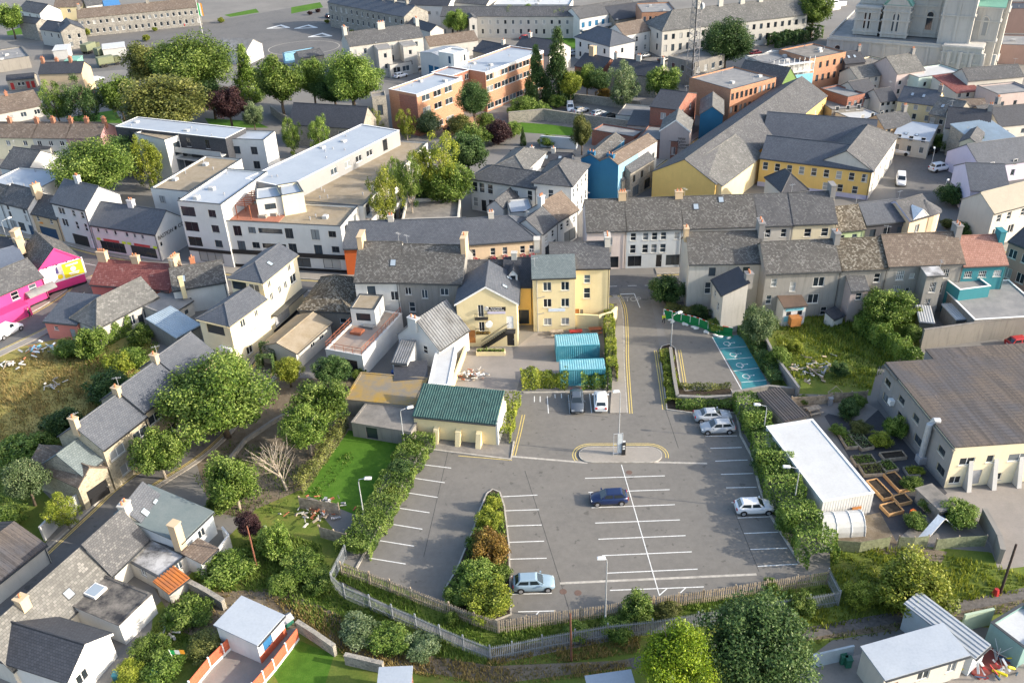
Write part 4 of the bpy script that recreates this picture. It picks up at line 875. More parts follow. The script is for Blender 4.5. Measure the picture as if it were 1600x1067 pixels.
# ---- cream house by the STOP junction
C1 = B('town_house', 'tall cream house with main slate roof at the STOP junction', 'house', (860,420), (953,418), 8.9, ridge=(920,379), t=.62, wall=CREAM, rm=SLG, gut=BLKP,
  win={'f': W((6.5,.9,1.3,[.62],'s'), (4.0,.95,1.7,[.62],'s'), (1.2,.4,1.0,[.53],'b'), (.3,.8,2.0,[.44],'D:BRWD'))}, chim=[(.98,.5,.8,1.8,1.0,OFFW,2), (-.22,.55,.8,1.2,.8,OFFW,0)])
C2 = B('house_wing', 'cream rear wing with six white windows and blue sign in the pub yard', 'house', (832,435), (899,433), hgt((833,518),(832,435)), 'mono_b', t=.42, back=(864,401), wall=CREAM, rm=TEALS, gut=BLKP,
  win={'f': W((6.6,1.15,1.35,[.34,.76],'c'), (3.95,1.15,1.35,[.34,.76],'c'), (1.0,1.15,1.15,[.34,.76],'c'))})
# ---- street row north side, middle
gN = 'row on the north side of the street'
hLS = hgt((545,430),(537,388))
B('terraced_house', 'orange fronted building under the long blue grey slate roof', 'shop', (537,388), (727,382), hLS, ridge=(650,344), t=.62, wall=ORANGE, rm=SLB, win={'f': W((2.6,.8,1.3,4,'s'), (.2,1.6,2.0,4,'S'))}, chim=[(.38,.5,.9,.7,.9,OFFW,2)], group=gN)
FL = B('terraced_house', 'cream guesthouse with red flower baskets under its windows', 'shop', (727,382), (838,374), hLS, 'hipr', ridge=(770,340), t=.62, wall=PEACH, rm=SLB, win={'f': W((2.6,.8,1.3,[.1,.38,.55,.8,.93],'s'), (.2,1.6,2.0,4,'S'))}, chim=[(.4,.5,.9,.7,.9,OFFW,2)], group=gN)
B('corner_shop', 'white corner shop with brown tiled roof and dark shopfront', 'shop', (871,346), (903,327), 5.3, ridge=(866,306), t=.7, wall=WHITE, rm=BRT, win={'f': W((3.2,.8,1.2,[.2,.5,.8],'s'), (.2,3.4,2.2,[.6],'S'))}, chim=[(.03,.5,1.0,.8,1.2,WHITE,3)])
B('corner_shop', 'white corner shop with grey slate roof next to the flower basket guesthouse', 'shop', (846,366), (871,346), 5.3, ridge=(843,328), t=.7, wall=WHITE, rm=SLG, win={'f': W((3.2,.8,1.2,[.3,.7],'s'), (.2,1.5,2.2,[.35,.75],'S'))})
B('club_building', 'white hip roofed building with dormer beside the blue gable', 'building', (834,284), (893,290), 7.4, 'hip', t=.6, D=10.5, wall=WHITE, rm=SLG, far=True, ov=.4, gut=WPAINT, win={'f': W((4.6,1.0,1.6,[.45],'s')), 'r': W((4.6,1.0,1.7,4,'s'), (1.2,1.0,1.8,4,'s'))})
B('club_building', 'long white two-storey building with grey slate roof behind the street', 'building', (735,278), (838,294), 6.3, 'hipl', ridge=(790,262), t=.5, wall=WHITE, rm=SLG, ov=.35, win={'f': W((3.7,1.1,1.9,[.06,.17,.3],'s'), (3.8,1.2,1.4,[.68],'f'), (.8,1.0,1.8,[.06,.3],'s'), (.1,1.0,2.2,[.19],'D:BLKP'), (3.7,1.0,1.9,[.9],'s'))})
B('rear_building', 'low dark slate roof with five rooflights behind the white club', 'building', (793,258), (890,262), 4.6, ridge=(830,238), t=.5, wall=OFFW, rm=SLD, far=True, sky=[(.2,.3),(.33,.35),(.35,.2),(.6,.3),(.82,.3)], chim=[(.35,.5,.7,.7,.9,OFFW,1),(.7,.5,.7,.7,.9,OFFW,1)])
B('hip_roof_house', 'grey hipped roof block set back among trees beside the white club', 'building', (770,262), (820,268), 6.6, 'hip', t=.45, D=11, wall=WHITE, rm=SLO, far=True)
B('yard_roof', 'blue and grey hipped roof behind the long slate street row', 'building', (762,322), (786,326), 4.2, 'gablex', t=.8, D=8, wall=WHITE, rm=SLG, far=True)
B('flat_annex', 'pale flat roofed annex behind the corner shops', 'building', (797,333), (834,330), 4.6, 'flat', D=6, wall=WHITE, rm=FBLUE, far=True)
B('flat_annex', 'walled flat roof with water tank behind the slate street row', 'building', (628,343), (716,340), 3.9, 'flat', D=9, wall=OFFW, rm=FCON, par=.5, coping=OFFW)
# ---- white/grey row right of the junction
gR = 'mottled roof row right of the junction'
hR = hgt((981,420),(981,360)); rd = dict(group=gR, t=.72)
R1 = B('terraced_house', 'cream pink shop house at the left end of the mottled roof row', 'shop', (917,361.5), (979,359.5), hR, ridge=(930,313), wall=PEACH if False else render_wall('pale pink render', (.72,.62,.57), .2), rm=MOT, win={'f': W((4.2,1.3,1.5,[.55],'p'), (2.5,1.0,1.4,[.55],'p'), (.2,2.8,2.0,[.6],'S'))}, chim=[(.95,.5,1.2,.8,1.2,TAN,3)], **rd)
def after(o, px_b, gap=.04, dy=0, dz=0):
    a = o.A+o.e*(o.L+gap)+o.n*dy; ln = (G(px_b[0], px_b[1], o.h+dz)-a).dot(o.e); return tuple(a), tuple(a+o.e*ln)
a_, b_ = after(R1, (1067,355.5)); R2 = B('terraced_house', 'pale blue grey three-storey house with black and white shopfronts', 'shop', a_, b_, hR, world=True, D=R1.D, wall=GREYBL, rm=MOT, win={'f': W((4.9,.9,1.3,[.12,.34,.5,.66,.9],'s'), (2.65,.95,1.5,[.12,.34,.5,.66],'s'), (.3,2.2,1.9,[.16,.4,.85],'S'), (.1,.9,2.2,[.6],'D:BLKP'))}, **rd)
a_, b_ = after(R2, (1182,349)); R3 = B('terraced_house', 'white house with two rooflights in the mottled roof row', 'house', a_, b_, hR, world=True, D=R1.D, wall=WHITE, rm=MOT, win={'f': W((4.7,.9,1.4,[.16,.35,.58,.74,.92],'s'), (2.4,.9,1.4,4,'s'))}, sky=[(.2,.32,.9,1.1),(.55,.42,.9,1.1)], chim=[(-.02,.5,1.2,.8,1.0,TAN,2)], **rd)
a_, b_ = after(R3, (1234,342)); R4 = B('terraced_house', 'white house with plain grey roof right of the mottled roofs', 'house', a_, b_, hR, world=True, D=R1.D, wall=OFFW, rm=SLG, win={'f': W((4.7,.9,1.4,[.3,.75],'s'), (2.4,.9,1.4,[.3,.75],'s'))}, **rd)
a_, b_ = after(R4, (1300,339)); R5 = B('terraced_house', 'cream house at the right end of the grey and mottled roof row', 'house', a_, b_, hR+.1, world=True, D=R1.D, wall=PALEY, rm=SLG, win={'f': W((4.6,1.1,1.4,[.35,.75],'s'), (2.3,1.5,1.3,[.32],'c'), (2.3,1.0,1.3,[.7],'s'))}, chim=[(1,.5,.8,2,1.3,BLOCK,0)], **rd)
# ---- tall white house right of STOP, grey terrace
hW = hgt((1075,484),(1077,412))
WH = B('town_house', 'tall white rendered house with blank gable and bushes beside the junction', 'house', (1077,412), (1193,410), hW, ridge=(1071,364), t=.72, wall=WEATH, rm=MOT, win={'f': W((5.5,1.0,1.4,[.32,.78],'b'), (2.6,.9,1.9,[.28],'s'))}, chim=[(-.01,.5,.6,1.3,.8,TAN,1), (1,.5,.8,2.2,1.6,BLOCK,2)])
B('rear_wing', 'small white rear wing with black tiled roof and tall chimney', 'house', (1114,437), (1130,462), 6.0, 'mono_b', t=.45, D=3.4, wall=WEATH, rm=SLD, win={'f': W((4.0,.6,1.1,[.3],'s'), (2.7,.6,1.3,[.65],'s'))}, chim=[(.75,1.12,1.0,1.0,1.0,BLOCK,2)])
gT = 'grey rendered terrace with mottled roofs'
hG = hgt((1205,503),(1198,427)) if False else 7.4
T1 = B('terraced_house', 'grey rendered terrace house with patchy roof behind the mural shed', 'house', (1197,427), (1315,422), hG, ridge=(1250,377), t=.7, wall=GREYR, rm=MOT, win={'f': W((5.2,.8,1.3,[.12],'s'), (4.3,.8,1.5,[.38],'s'), (4.9,1.6,1.5,[.72],'c'), (2.2,1.6,1.5,[.68],'c'), (2.4,.8,1.4,[.08],'s'), (.2,.9,1.3,[.55,.85],'s'))}, chim=[(1,.5,.8,1.8,1.2,BLOCK,1)], group=gT)
a_, b_ = after(T1, (1386,417)); T2 = B('terraced_house', 'grey terrace house with dark heavily speckled roof', 'house', a_, b_, hG, world=True, D=T1.D, t=.7, wall=GREYR, rm=MOT2, win={'f': W((5.2,.9,1.4,[.8],'s'))}, group=gT)
a_, b_ = after(T2, (1500,408)); T3 = B('terraced_house', 'grey terrace house with grid windows and smooth brown roof', 'house', a_, b_, hG+.35, world=True, D=T1.D, t=.7, wall=GREYR, rm=BRT, win={'f': W((5.4,1.1,1.5,[.18,.78],'f'), (2.9,1.1,1.6,[.17,.74],'f'), (5.6,.7,.8,[.34],'p'), (3.4,.6,.7,[.32],'p'), (.5,1.2,1.6,[.72],'f'))}, chim=[(1,.5,.9,1.6,1.2,BLOCK,2)], group=gT)
B('stair_block', 'projecting grey concrete stair block on the terrace with grid windows', 'house', tuple(T3.A+T3.e*T3.L*.42-T3.n*2.4), tuple(T3.A+T3.e*T3.L*.64-T3.n*2.4), hG-.2, 'mono_b', t=.1, D=2.35, world=True, wall=GREYR, rm=FWTH, win={'f': W((4.5,.9,1.6,[.5],'f'), (2.0,.8,1.5,[.4],'f'), (.05,.9,2.0,[.25],'D:WPAINT'))})
TL = B('town_house', 'teal house with faded red tiled roof at the end of the terrace', 'house', *after(T3, (1581,412)), hG-.2, world=True, D=T1.D, t=.66, wall=TEAL, rm=REDF, win={'f': W((5.3,1.1,1.0,[.15,.48,.82],'f'), (2.9,1.0,1.5,[.06,.93],'f'))}, chim=[(1,.45,.8,1.6,1.2,TEAL,0)])
B('flat_roof_wing', 'teal flat roofed wing behind the teal house', 'house', (1500,453), (1548,447), 5.0, 'flat', D=5.5, wall=TEAL, rm=FGRY, coping=WPAINT)
B('flat_roof_store', 'big grey flat roofed store with white edge behind the concrete wall', 'building', (1523,500), (1640,493), 3.3, 'flat', D=10.5, par=.06, wall=CONC, rm=FGRY, coping=WPAINT)
B('rear_wing', 'pinkish rear wing with grey slate roof between the grey terrace houses', 'house', (1330,454), (1357,452), 5.2, 'mono_b', t=.55, D=4.8, wall=MAUVE, rm=SLG, win={'f': W((3.6,.9,1.1,[.5],'s'))})
o = B('mural_shed', 'white shed with blue painted mural and brown roof in the overgrown garden', 'shed', (1225,480), (1260,477), 3.2, 'mono_b', t=.15, D=3.6, wall=WHITE, rm=flatroof('brown felt', (.14,.095,.07), (.09,.065,.05), .5, .8), win={'f': W((1.7,.7,.7,[.25,.75],'b'))})
sign(o, 'f', .5, 2.5, 2.6, .5, plain('mural blue', (.2,.5,.6)), name='mural_patch'); sign(o, 'f', .2, .8, .8, .8, plain('mural blue', (.2,.5,.6)), name='mural_patch'); sign(o, 'f', .8, .7, .7, .8, plain('mural red', (.55,.25,.2)), name='mural_patch')
addbox(o, 'timber_box', BRWD, o.L*.25, -1.3, .6, o.L*.7, -.1, 1.9)
B('lean_to', 'tiny dark lean-to with white side beside the white shopfront wall', 'shed', (1302,499), (1318,492), 1.4, 'mono_b', t=.3, D=1.4, wall=WHITE, rm=SLD)
B('yard_roof', 'white sheet roof over the yard behind the concrete wall', 'shed', (1437,503), (1459,505), 2.4, 'mono_b', t=.02, D=4.3, wall=CONC, rm=CWHT)
B('yard_roof', 'white canopy roof under the edge of the grey flat roof', 'shed', (1494,500), (1524,498), 2.2, 'mono_b', t=.02, D=4.0, wall=CONC, rm=CWHT)
B('town_house', 'brown pink three-storey house cut off by the right edge', 'house', (1577,377), (1660,410), hgt((1568,446),(1577,377)), 'gable', D=9, t=.5, wall=BROWNP, rm=SLD, win={'f': W((4.8,1.3,1.4,4,'c'), (1.6,1.3,1.6,4,'c'))})
# ---- second row behind the grey terrace, right
B('terraced_house', 'light green house with heavily speckled mossy roof', 'house', (1302,362), (1352,357), 5.2, ridge=(1330,322), t=.72, wall=GREEN, rm=MOT2, win={'f': W((3.1,.9,1.3,[.3,.7],'s'), (.3,2,1.8,[.5],'S'))})
B('terraced_house', 'dark grey house with plain slate roof and three windows with flowers', 'house', (1354,351), (1421,344), 5.6, ridge=(1385,314), t=.66, wall=DGREY, rm=SLB, win={'f': W((3.2,1.0,1.4,[.18,.5,.82],'b'), (.3,2,1.8,[.3,.7],'S'))})
o = B('corner_house', 'cream and pink corner house with lilac parapet and rounded bay', 'house', (1422,345), (1462,333), 6.0, 'gable', ridge=(1445,303), t=.6, wall=PEACH, rm=SLG, win={'f': W((3.4,1.0,1.5,[.35,.8],'c'), (.6,1.0,1.6,[.35,.8],'c'))}, trim=LILAC)
b = MB(); b.cyl(o.L-.3, 2.2, 0, 6.0, 2.6, 20); b.build('bay', PEACH, o.root); b = MB(); b.tube([(o.L-.3,2.2,6.0), (o.L-.3,2.2,7.6)], 2.85, 20, .1); b.build('bay_roof', SLG, o.root)
b = MB(); b.poly([(o.L*.12,-.12,6.0), (o.L*.68,-.12,6.0), (o.L*.4,-.12,7.4)]); b.slab([(o.L*.08,-.2,6.0), (o.L*.4,-.2,7.55), (o.L*.4,2,7.55), (o.L*.08,2,6.0)][::-1], .1); b.slab([(o.L*.4,-.2,7.55), (o.L*.72,-.2,6.0), (o.L*.72,2,6.0), (o.L*.4,2,7.55)][::-1], .1); b.build('gablet', WPAINT, o.root)
hC = hgt((1546,372),(1553,333))
B('town_house', 'big cream house with blank grey gable and sandy roof near the right edge', 'house', (1553,333), (1640,310), 6.2, ridge=(1530,303), t=.7, wall=OFFW, rm=flatroof('sandy roof', (.33,.3,.24), (.26,.24,.2), .4, .6), win={'f': W((4.3,.9,1.3,[.12,.3,.55,.8],'s'), (1.6,1.3,1.5,[.12,.4,.75],'c'))})
B('lilac_building', 'lilac walled building with slate roof above the car park at right', 'building', (1517,298), (1578,300), 5.0, 'gable', D=12, t=.45, wall=LILAC, rm=SLB, far=True)
# ---- yellow complex
gY = 'yellow complex with grey slate roofs'
hY = 5.6
Y2 = B('yellow_range', 'long deep yellow two-storey range facing the camera with white windows', 'building', (1188,247), (1363,268), hY, 'hipr', ridge=(1300,224), t=.6, wall=YELL, rm=SLB, win={'f': W((3.4,1.0,1.5,9,'s'), (.9,1.0,1.5,[.62,.75,.88],'s'), (.2,2.4,2.2,[.8],'b'))}, base=(.9, LILAC), group=gY)
YW = B('yellow_range', 'right wing of the yellow complex with white end wall and slate roof', 'building', (1363,268), (1402,213), hY, 'hipr', D=10, t=.6, wall=OFFW, rm=SLG, far=True, win={'f': W((3.2,.9,1.3,4,'s'), (.8,.9,1.5,4,'s'))}, group=gY)
B('yellow_range', 'back range of the yellow complex behind its dark slate courtyard', 'building', (1192,212), (1365,226), hY, 'gable', D=10.5, t=.6, wall=YELL, rm=SLB, far=True, group=gY)
B('yellow_range', 'yellow gabled range running up the side street with long slate roof', 'building', (1118,288), (1292,150), 5.4, 'gable', D=12.5, t=.55, wall=YELL, rm=SLG, far=True, win={'f': W((2.9,.9,1.3,14,'s'))}, group=gY)
B('yellow_hall', 'pale grey roofed hall in front of the yellow range', 'building', (1128,291), (1192,243), 5.0, 'gable', D=12, t=.5, wall=CREAM, rm=SLO, far=True, group=gY)
B('link_roof', 'small dark hipped roof in front of the yellow range', 'building', (1222,300), (1262,296), 6.0, 'hip', D=7, t=.9, wall=OFFW, rm=SLD, far=True)
# ================================================================ WHITE APARTMENT COMPLEX (left middle)
gA = 'white modern apartment complex'
hA = hgt((539,427),(532,354)); hB = hA+3.0
fw = W((3.6,1.3,1.2,[.14,.5,.93],'d'), (3.0,1.3,2.0,[.3,.8],'d'), (6.6,1.3,1.2,[.15,.93],'d'), (6.0,1.3,2.0,[.3,.8],'d'), (6.7,4.0,1.0,[.55],'S'), (3.7,4.0,1.0,[.62],'S'), (.5,4.6,2.1,[.3,.62,.88],'S'))
A1 = B('apartment_building', 'white apartment block with street shopfront and roof deck with pergola', 'apartments', (350,345), (532,354), hA, 'flat', back=(567,322), wall=WHITE, rm=FGRAV, win={'f': W((hA-2.0,1.3,1.1,[.23,.92],'d'), (hA-2.6,1.4,1.8,[.1,.55,.775],'d'), (hA-1.9,4.2,.9,[.39],'S'), (hA-4.7,1.3,1.1,[.24,.93],'d'), (hA-5.3,1.4,1.8,[.11,.56,.78],'d'), (hA-4.6,4.2,.9,[.4],'S'), (.6,3.0,1.7,[.4,.62,.75,.88],'S')), 'r': W((3.4,1.2,1.4,2,'d'), (6.2,1.2,1.4,2,'d'))}, group=gA)
b = MB(); b.box(0, -.12, .0, A1.L, -.003, .5); b.box(0, -.14, 2.45, A1.L, -.003, 3.2); b.build('shopfront', BLKP, A1.root); sign(A1, 'f', .62, 2.6, 4.5, .4, BLKP, proud=.17)
b = MB(); b.box(A1.L*.02, 1.0, hA-.28, A1.L*.45, A1.D-1, hA-.2); b.build('roof_deck', plain('terracotta decking', (.34,.14,.09), .8), A1.root)
for i in range(9):
    b = MB(); y = 1.5+i*.75; x0 = A1.L*.08; b.box(x0, y, hA+2.1, x0+2.6, y+.1, hA+2.25)
    if i in (0, 4, 8): b.box(x0, y, hA-.2, x0+.12, y+.12, hA+2.1); b.box(x0+2.4, y, hA-.2, x0+2.52, y+.12, hA+2.1)
    b.build('pergola_beam', RUSTW, A1.root)
for i in range(3): addbox(A1, 'planter', PAVE, A1.L*(.25+.07*i), 2+i, hA-.2, A1.L*(.25+.07*i)+1.4, 2.7+i, hA+.3)
c0 = G(277,314,hB); c1 = G(345,320,hB)
A0 = B('apartment_building', 'tall white corner block with stacked dark corner windows', 'apartments', (277,314), (345,320), hB, 'flat', D=15, wall=WHITE, rm=FBLUE, win={'f': W((hB-2.6,2.6,1.7,[.2],'S'), (hB-5.3,2.6,1.7,[.2],'S'), (hB-8.0,2.6,1.7,[.2],'S'), (hB-2.4,1.4,1.3,[.75],'d'), (hB-5.1,1.4,1.3,[.75],'d'), (hB-7.8,1.4,1.3,[.75],'d'), (.5,4.6,2.1,[.5],'S')), 'l': W((9.2,1.4,1.5,[.9],'d'), (6.3,1.4,1.5,[.9],'d'))}, group=gA)
b = MB(); b.box(0, -.12, 2.45, A0.L, -.003, 3.0); b.build('shopfront', BLKP, A0.root)
B('apartment_block', 'white flat roofed block with cream terrace behind the roof deck', 'apartments', (400,312), (440,307), hB, 'flat', D=5, wall=WHITE, rm=FBLUE, win={'f': W((hB-2.0,1.8,1.0,[.5],'S'))}, group=gA)
B('apartment_block', 'cream stair penthouse beside the roof deck', 'apartments', (440,306), (474,300), hB+.3, 'flat', D=5, wall=PALEY, rm=FBLUE, win={'r': W((hB-2,.9,1.9,[.3],'d'))}, group=gA)
A3 = B('apartment_wing', 'long garden wing of the white apartments with gravel roof and dark windows', 'apartments', (567,322), (668,222), hA, 'flat', D=17, wall=WHITE, rm=FGRAV, win={'f': W((6.0,1.6,2.0,9,'d'), (3.0,1.6,2.0,9,'d'), (.3,1.6,2.0,9,'d'))}, group=gA)
for i in range(9):
    x = A3.L*(i+.5)/9; 
    for z in (2.9, 5.9): b = MB(); b.box(x-1.3, -1.2, z, x+1.3, -.01, z+.12); b.box(x-1.3, -1.2, z+.12, x+1.3, -1.15, z+1.1); b.build('balcony', WHITE, A3.root)
hP = hA+2.7
P0 = A3.A+A3.e*5+A3.n*6.5; P1 = A3.A+A3.e*(A3.L-1)+A3.n*6.5
B('penthouse_wing', 'long grey clad penthouse with pale blue roof on the garden wing', 'apartments', (447,293), (624,204), hP, 'flat', back=(361,290), par=.1, wall=render_wall('zinc cladding', (.3,.3,.3), .15), rm=FBLUE, coping=WPAINT, win={'f': W((hA+.7,1.8,1.2,[.38,.5,.6,.7],'c'), (hA+.2,1.4,2.2,[.85],'b'))}, group=gA)
P2 = A3.A+A3.e*(-4)+A3.n*12
B('apartment_block', 'white middle block with brown gravel roof left of the penthouse', 'apartments', (235,294), (295,300), hA+.5, 'flat', back=(395,250), wall=WHITE, rm=FGRAV, win={'f': W((6.2,1.2,1.3,2,'d'))}, group=gA)
A4 = B('apartment_block', 'rear apartment block with dark slate mansard and pale blue roof', 'apartments', (180,198), (352,217), hA+1.5, 'flat', back=(222,184), wall=SLD, rm=FBLUE, coping=WPAINT, par=.1, far=True, win={'f': W((hA-1,1.0,1.8,[.14,.5,.66,.83],'d'), (5.2,1.2,1.3,7,'d'), (2.2,1.2,1.6,7,'d'))}, group=gA)
b = MB(); b.box(A4.L*.42, -1.6, hA-1.9, A4.L*.98, -.01, hA-1.7); b.box(A4.L*.42, -1.6, 4.9, A4.L*.98, -.01, 5.1); b.box(A4.L*.42, -1.6, hA-1.7, A4.L*.98, -1.55, hA-.8); b.build('walkway', LGREY, A4.root)
b = MB(); b.box(0, -.05, -.1, A4.L, -.004, hA-2); b.build('lower_wall', OFFW, A4.root) if False else None
B('stair_tower', 'white stair tower with tall windows in front of the mansard block', 'apartments', (210,208), (257,219), hA+1.2, 'flat', D=5, wall=WHITE, rm=FGRAV, win={'r': W((hA-2.6,1.6,2.6,[.5],'d'), (hA-6.2,1.6,3.0,[.5],'d'))}, group=gA)
B('apartment_block', 'plain white gable block at the right end of the mansard block', 'apartments', (352,217), (412,219), hA+.8, 'flat', back=(452,206), wall=WHITE, rm=FBLUE, far=True, win={'f': W((6.0,1.4,1.6,[.25,.7],'d'), (3.0,1.4,1.6,[.25,.7],'d'))}, group=gA)
# ================================================================ BRICK OFFICES
hO = 9.6; ofw = W((hO-2.1,2.7,1.4,8,'r'), (hO-4.9,2.7,1.4,8,'r'), (.5,2.7,1.4,8,'r'))
O1 = B('office_building', 'orange brick three-storey offices with long window bands and flat blue roof', 'offices', (651,148), (721,122), hO, 'flat', back=(600,142), wall=BRICKO, rm=FBLUE, coping=WPAINT, far=True, win={'f': ofw, 'l': W((hO-2.2,3.0,1.4,[.85],'r'), (hO-5.4,3.0,1.4,[.85],'r'), (hO-2.2,1.3,1.4,[.45],'c'))})
b = MB(); b.box(0-.05, -.1, hO-.55, O1.L, -.01, hO-.003); b.build('fascia', WPAINT, O1.root)
b = MB(); b.box(-.12, 0, 0, -.01, O1.D*.62, hO-.6); b.build('end_panel', BRICKR, O1.root)
e_, n_ = O1.e, O1.n; p = O1.A+e_*(O1.L+.05)+n_*3
B('office_link', 'recessed link of the brick offices behind the round tree', 'offices', tuple(p), tuple(p+e_*6.5), hO, 'flat', D=O1.D-2, world=True, wall=BRICKR, rm=FBLUE, coping=WPAINT, far=True, win={'f': W((hO-2.0,1.4,1.3,3,'r'), (hO-5.2,1.4,1.3,3,'r'))})
p = O1.A+e_*(O1.L+6.6)-n_*2
O2 = B('office_building', 'right half of the brick offices with window bands and white roof edge', 'offices', tuple(p), tuple(p+e_*24), hO, 'flat', D=O1.D+2, world=True, wall=BRICKO, rm=FBLUE, coping=WPAINT, far=True, win={'f': W((hO-2.1,2.7,1.4,8,'r'), (hO-4.9,2.7,1.4,8,'r'), (.5,2.7,1.4,8,'r'))})
b = MB(); b.box(0-.05, -.1, hO-.55, O2.L, -.01, hO-.003); b.build('fascia', WPAINT, O2.root)
p = O1.A+e_*(O1.L+7)+n_*8
B('lift_house', 'white lift house on the office roof', 'offices', tuple(p), tuple(p+e_*5), hO+3, 'flat', D=5, world=True, wall=WHITE, rm=FWHT, coping=WPAINT, far=True, win={'l': W((hO+.5,.8,1.8,[.7],'D:DKBL')), 'f': W((hO+.5,.8,1.6,[.5,.8],'b'))})
# ================================================================ old church among trees
CH_ = B('church_hall', 'old church with long dark roof among the trees', 'church', (451,194), (566,201), 5.0, ridge=(520,165), t=.95, wall=STONE, rm=SLD, far=True, win={'f': W((1.5,1.0,2.6,[.3,.5,.7],'p'))})
B('church_tower', 'ruined grey stone church tower beside the brick offices', 'church', (581,152), (603,150), 9.5, 'flat', D=4.0, wall=STONE, rm=FCON, coping=STONE, far=True, win={'f': W((5.2,1.2,2.4,[.5],'b')), 'r': W((5.2,1.0,2.4,[.5],'b'))})
# ================================================================ terraces and houses top left
gL = 'brown roof terrace at the left edge'
for i, (x0, x1, wl, lb) in enumerate(((-30,50,PALEY,'cream'), (50,103,OFFW,'off-white'), (103,155,render_wall('rose render', (.55,.32,.32)),'rose'))):
    y0 = 215+.6*(x0/50); y1 = 215+.6*(x1/50)
    B('terraced_house', f'{lb} terraced house with brown tiled roof at the left edge', 'house', (x0,y0), (x1,y1), 5.0, ridge=((x0+x1)/2+8,192), t=.6, wall=wl, rm=BRT, far=True, win={'f': W((3.2,1.0,1.1,3,'c'), (.8,1.2,1.3,3,'c'))}, chim=[(.98,.5,.8,.8,1.0,BRK_CH,2),(.45,.5,.8,.8,1.0,BRK_CH,2)], group=gL)
B('garden_extension', 'dark flat topped extension behind the left terrace', 'house', (48,234), (78,232), 2.8, 'mono_b', t=.3, D=5, wall=OFFW, rm=SLD, far=True)
B('warehouse', 'white walled house with slate roof behind the shops at the left edge', 'house', (0,262), (42,268), 5.2, 'gable', D=9, t=.6, wall=WHITE, rm=SLG, far=True)
B('warehouse', 'big white gable warehouse wall at the left above the black windowed house', 'building', (-30,290), (55,298), 6.0, 'flat', D=10, wall=WHITE, rm=FBLUE, far=True)
B('bungalow', 'long bungalow with brown roof and white eaves near the left edge', 'house', (-20,182), (66,165), 2.8, ridge=(30,146), t=.45, wall=OFFW, rm=BRT, far=True, chim=[(.5,.5,.7,.7,.9,BRK_CH,1)], win={'f': W((.9,1.4,1.2,4,'c'))})
B('stone_house', 'tan gabled house with brick chimneys beside the barracks yard', 'house', (60,116), (127,114), 5.5, ridge=(92,98), t=.7, wall=TAN, rm=SLD, far=True, chim=[(.05,.5,.8,.8,1.3,BRK_CH,2),(.35,.6,.8,.8,1.3,BRK_CH,2),(.7,.5,.8,.8,1.3,BRK_CH,2)])
B('cottage', 'small stone cottage with red doors and slate roof at the left', 'house', (10,126), (53,122), 2.8, ridge=(30,117), t=.5, wall=STONE, rm=SLD, far=True, win={'f': W((.1,.9,1.9,[.15,.72,.9],'D:REDP'), (1,.8,1,[.4,.55],'p'))})
B('warehouse', 'low grey flat roofed stores at the left edge of the barracks', 'building', (-20,98), (45,88), 3.4, 'flat', D=16, wall=CONC, rm=FGRY, far=True)
B('barracks', 'long two-storey stone barracks range with brown roof and arch', 'barracks', (121,29), (311,11), 6.2, 'gable', D=9, t=.45, wall=BARR, rm=BRT, far=True, win={'f': W((3.9,.9,1.2,20,'p'), (1.0,.9,1.4,19,'p'))}, chim=[(.02,.5,1,1,1.4,BARR,2),(.58,.5,1,1,1.4,BARR,2),(.99,.5,1,1,1.6,BARR,2)])
B('stone_house', 'stone gabled house with slate roof beside the barracks arch road', 'house', (95,51), (132,46), 5.6, 'gablex', D=11, t=.6, wall=BARR, rm=SLD, far=True, win={'f': W((3.2,.9,1.4,[.3,.7],'p'), (.9,.9,1.4,[.3,.7],'p'))})
B('stone_house', 'stone wing with pale front joined to the gabled barracks house', 'house', (62,46), (95,51), 5.0, 'gable', D=7, t=.6, wall=PAVW, rm=SLD, far=True, win={'f': W((2.9,.9,1.4,3,'p'))})
B('stone_house', 'dark roofed stone house behind the gabled barracks house', 'house', (56,38), (74,34), 5.5, 'gablex', D=10, t=.6, wall=BARR, rm=SLD, far=True)
for i, (a, b_, wl, rf, lb) in enumerate((((28,16),(62,22),WHITE,SLG,'white house with grey roof at the top left corner'), ((84,12),(128,10),CREAM,BRT,'cream house with brown roof at the top left'), ((135,10),(180,4),WHITE,SLG,'white pair of houses at the top left'), ((166,16),(190,13),LBLUE,plain('blue sheeting',(.05,.16,.35)),'small blue roofed hall at the top left'))):
    B('house', lb, 'house', a, b_, 5.0, 'gable', D=8, t=.6, wall=wl, rm=rf, far=True, win={'f': W((3,1.2,1.2,3,'c'))})
B('barracks', 'stone barracks block with blue slate roof behind the round tree at top', 'barracks', (512,4), (631,27), 8.0, 'gable', D=10, t=.5, wall=BARR, rm=SLB, far=True, win={'f': W((5.6,.9,1.4,14,'p'), (2.6,.9,1.6,14,'p'))}, chim=[(.15*k,.5,.8,1,1.2,BARR,2) for k in range(1,7)])
B('barracks', 'tan gabled barracks house with slate roof beside the parade ground', 'barracks', (672,50), (693,46), 6.0, 'gablex', D=14, t=.6, wall=PAVW, rm=SLD, far=True)
O3 = B('officers_house', 'tan three-storey officers house with projecting bays and chimneys', 'house', (546,73), (661,58), 8.6, 'gable', D=9, t=.6, wall=PAVW, rm=SLG, far=True, win={'f': W((6.2,.9,1.4,[.06,.2,.56,.9],'p'), (3.2,.9,1.6,[.06,.2,.56,.9],'p'))}, chim=[(.01,.5,1,2,1.6,PAVW,3),(.5,.5,2,1,1.6,PAVW,3),(.99,.5,1,2,1.6,PAVW,3)])
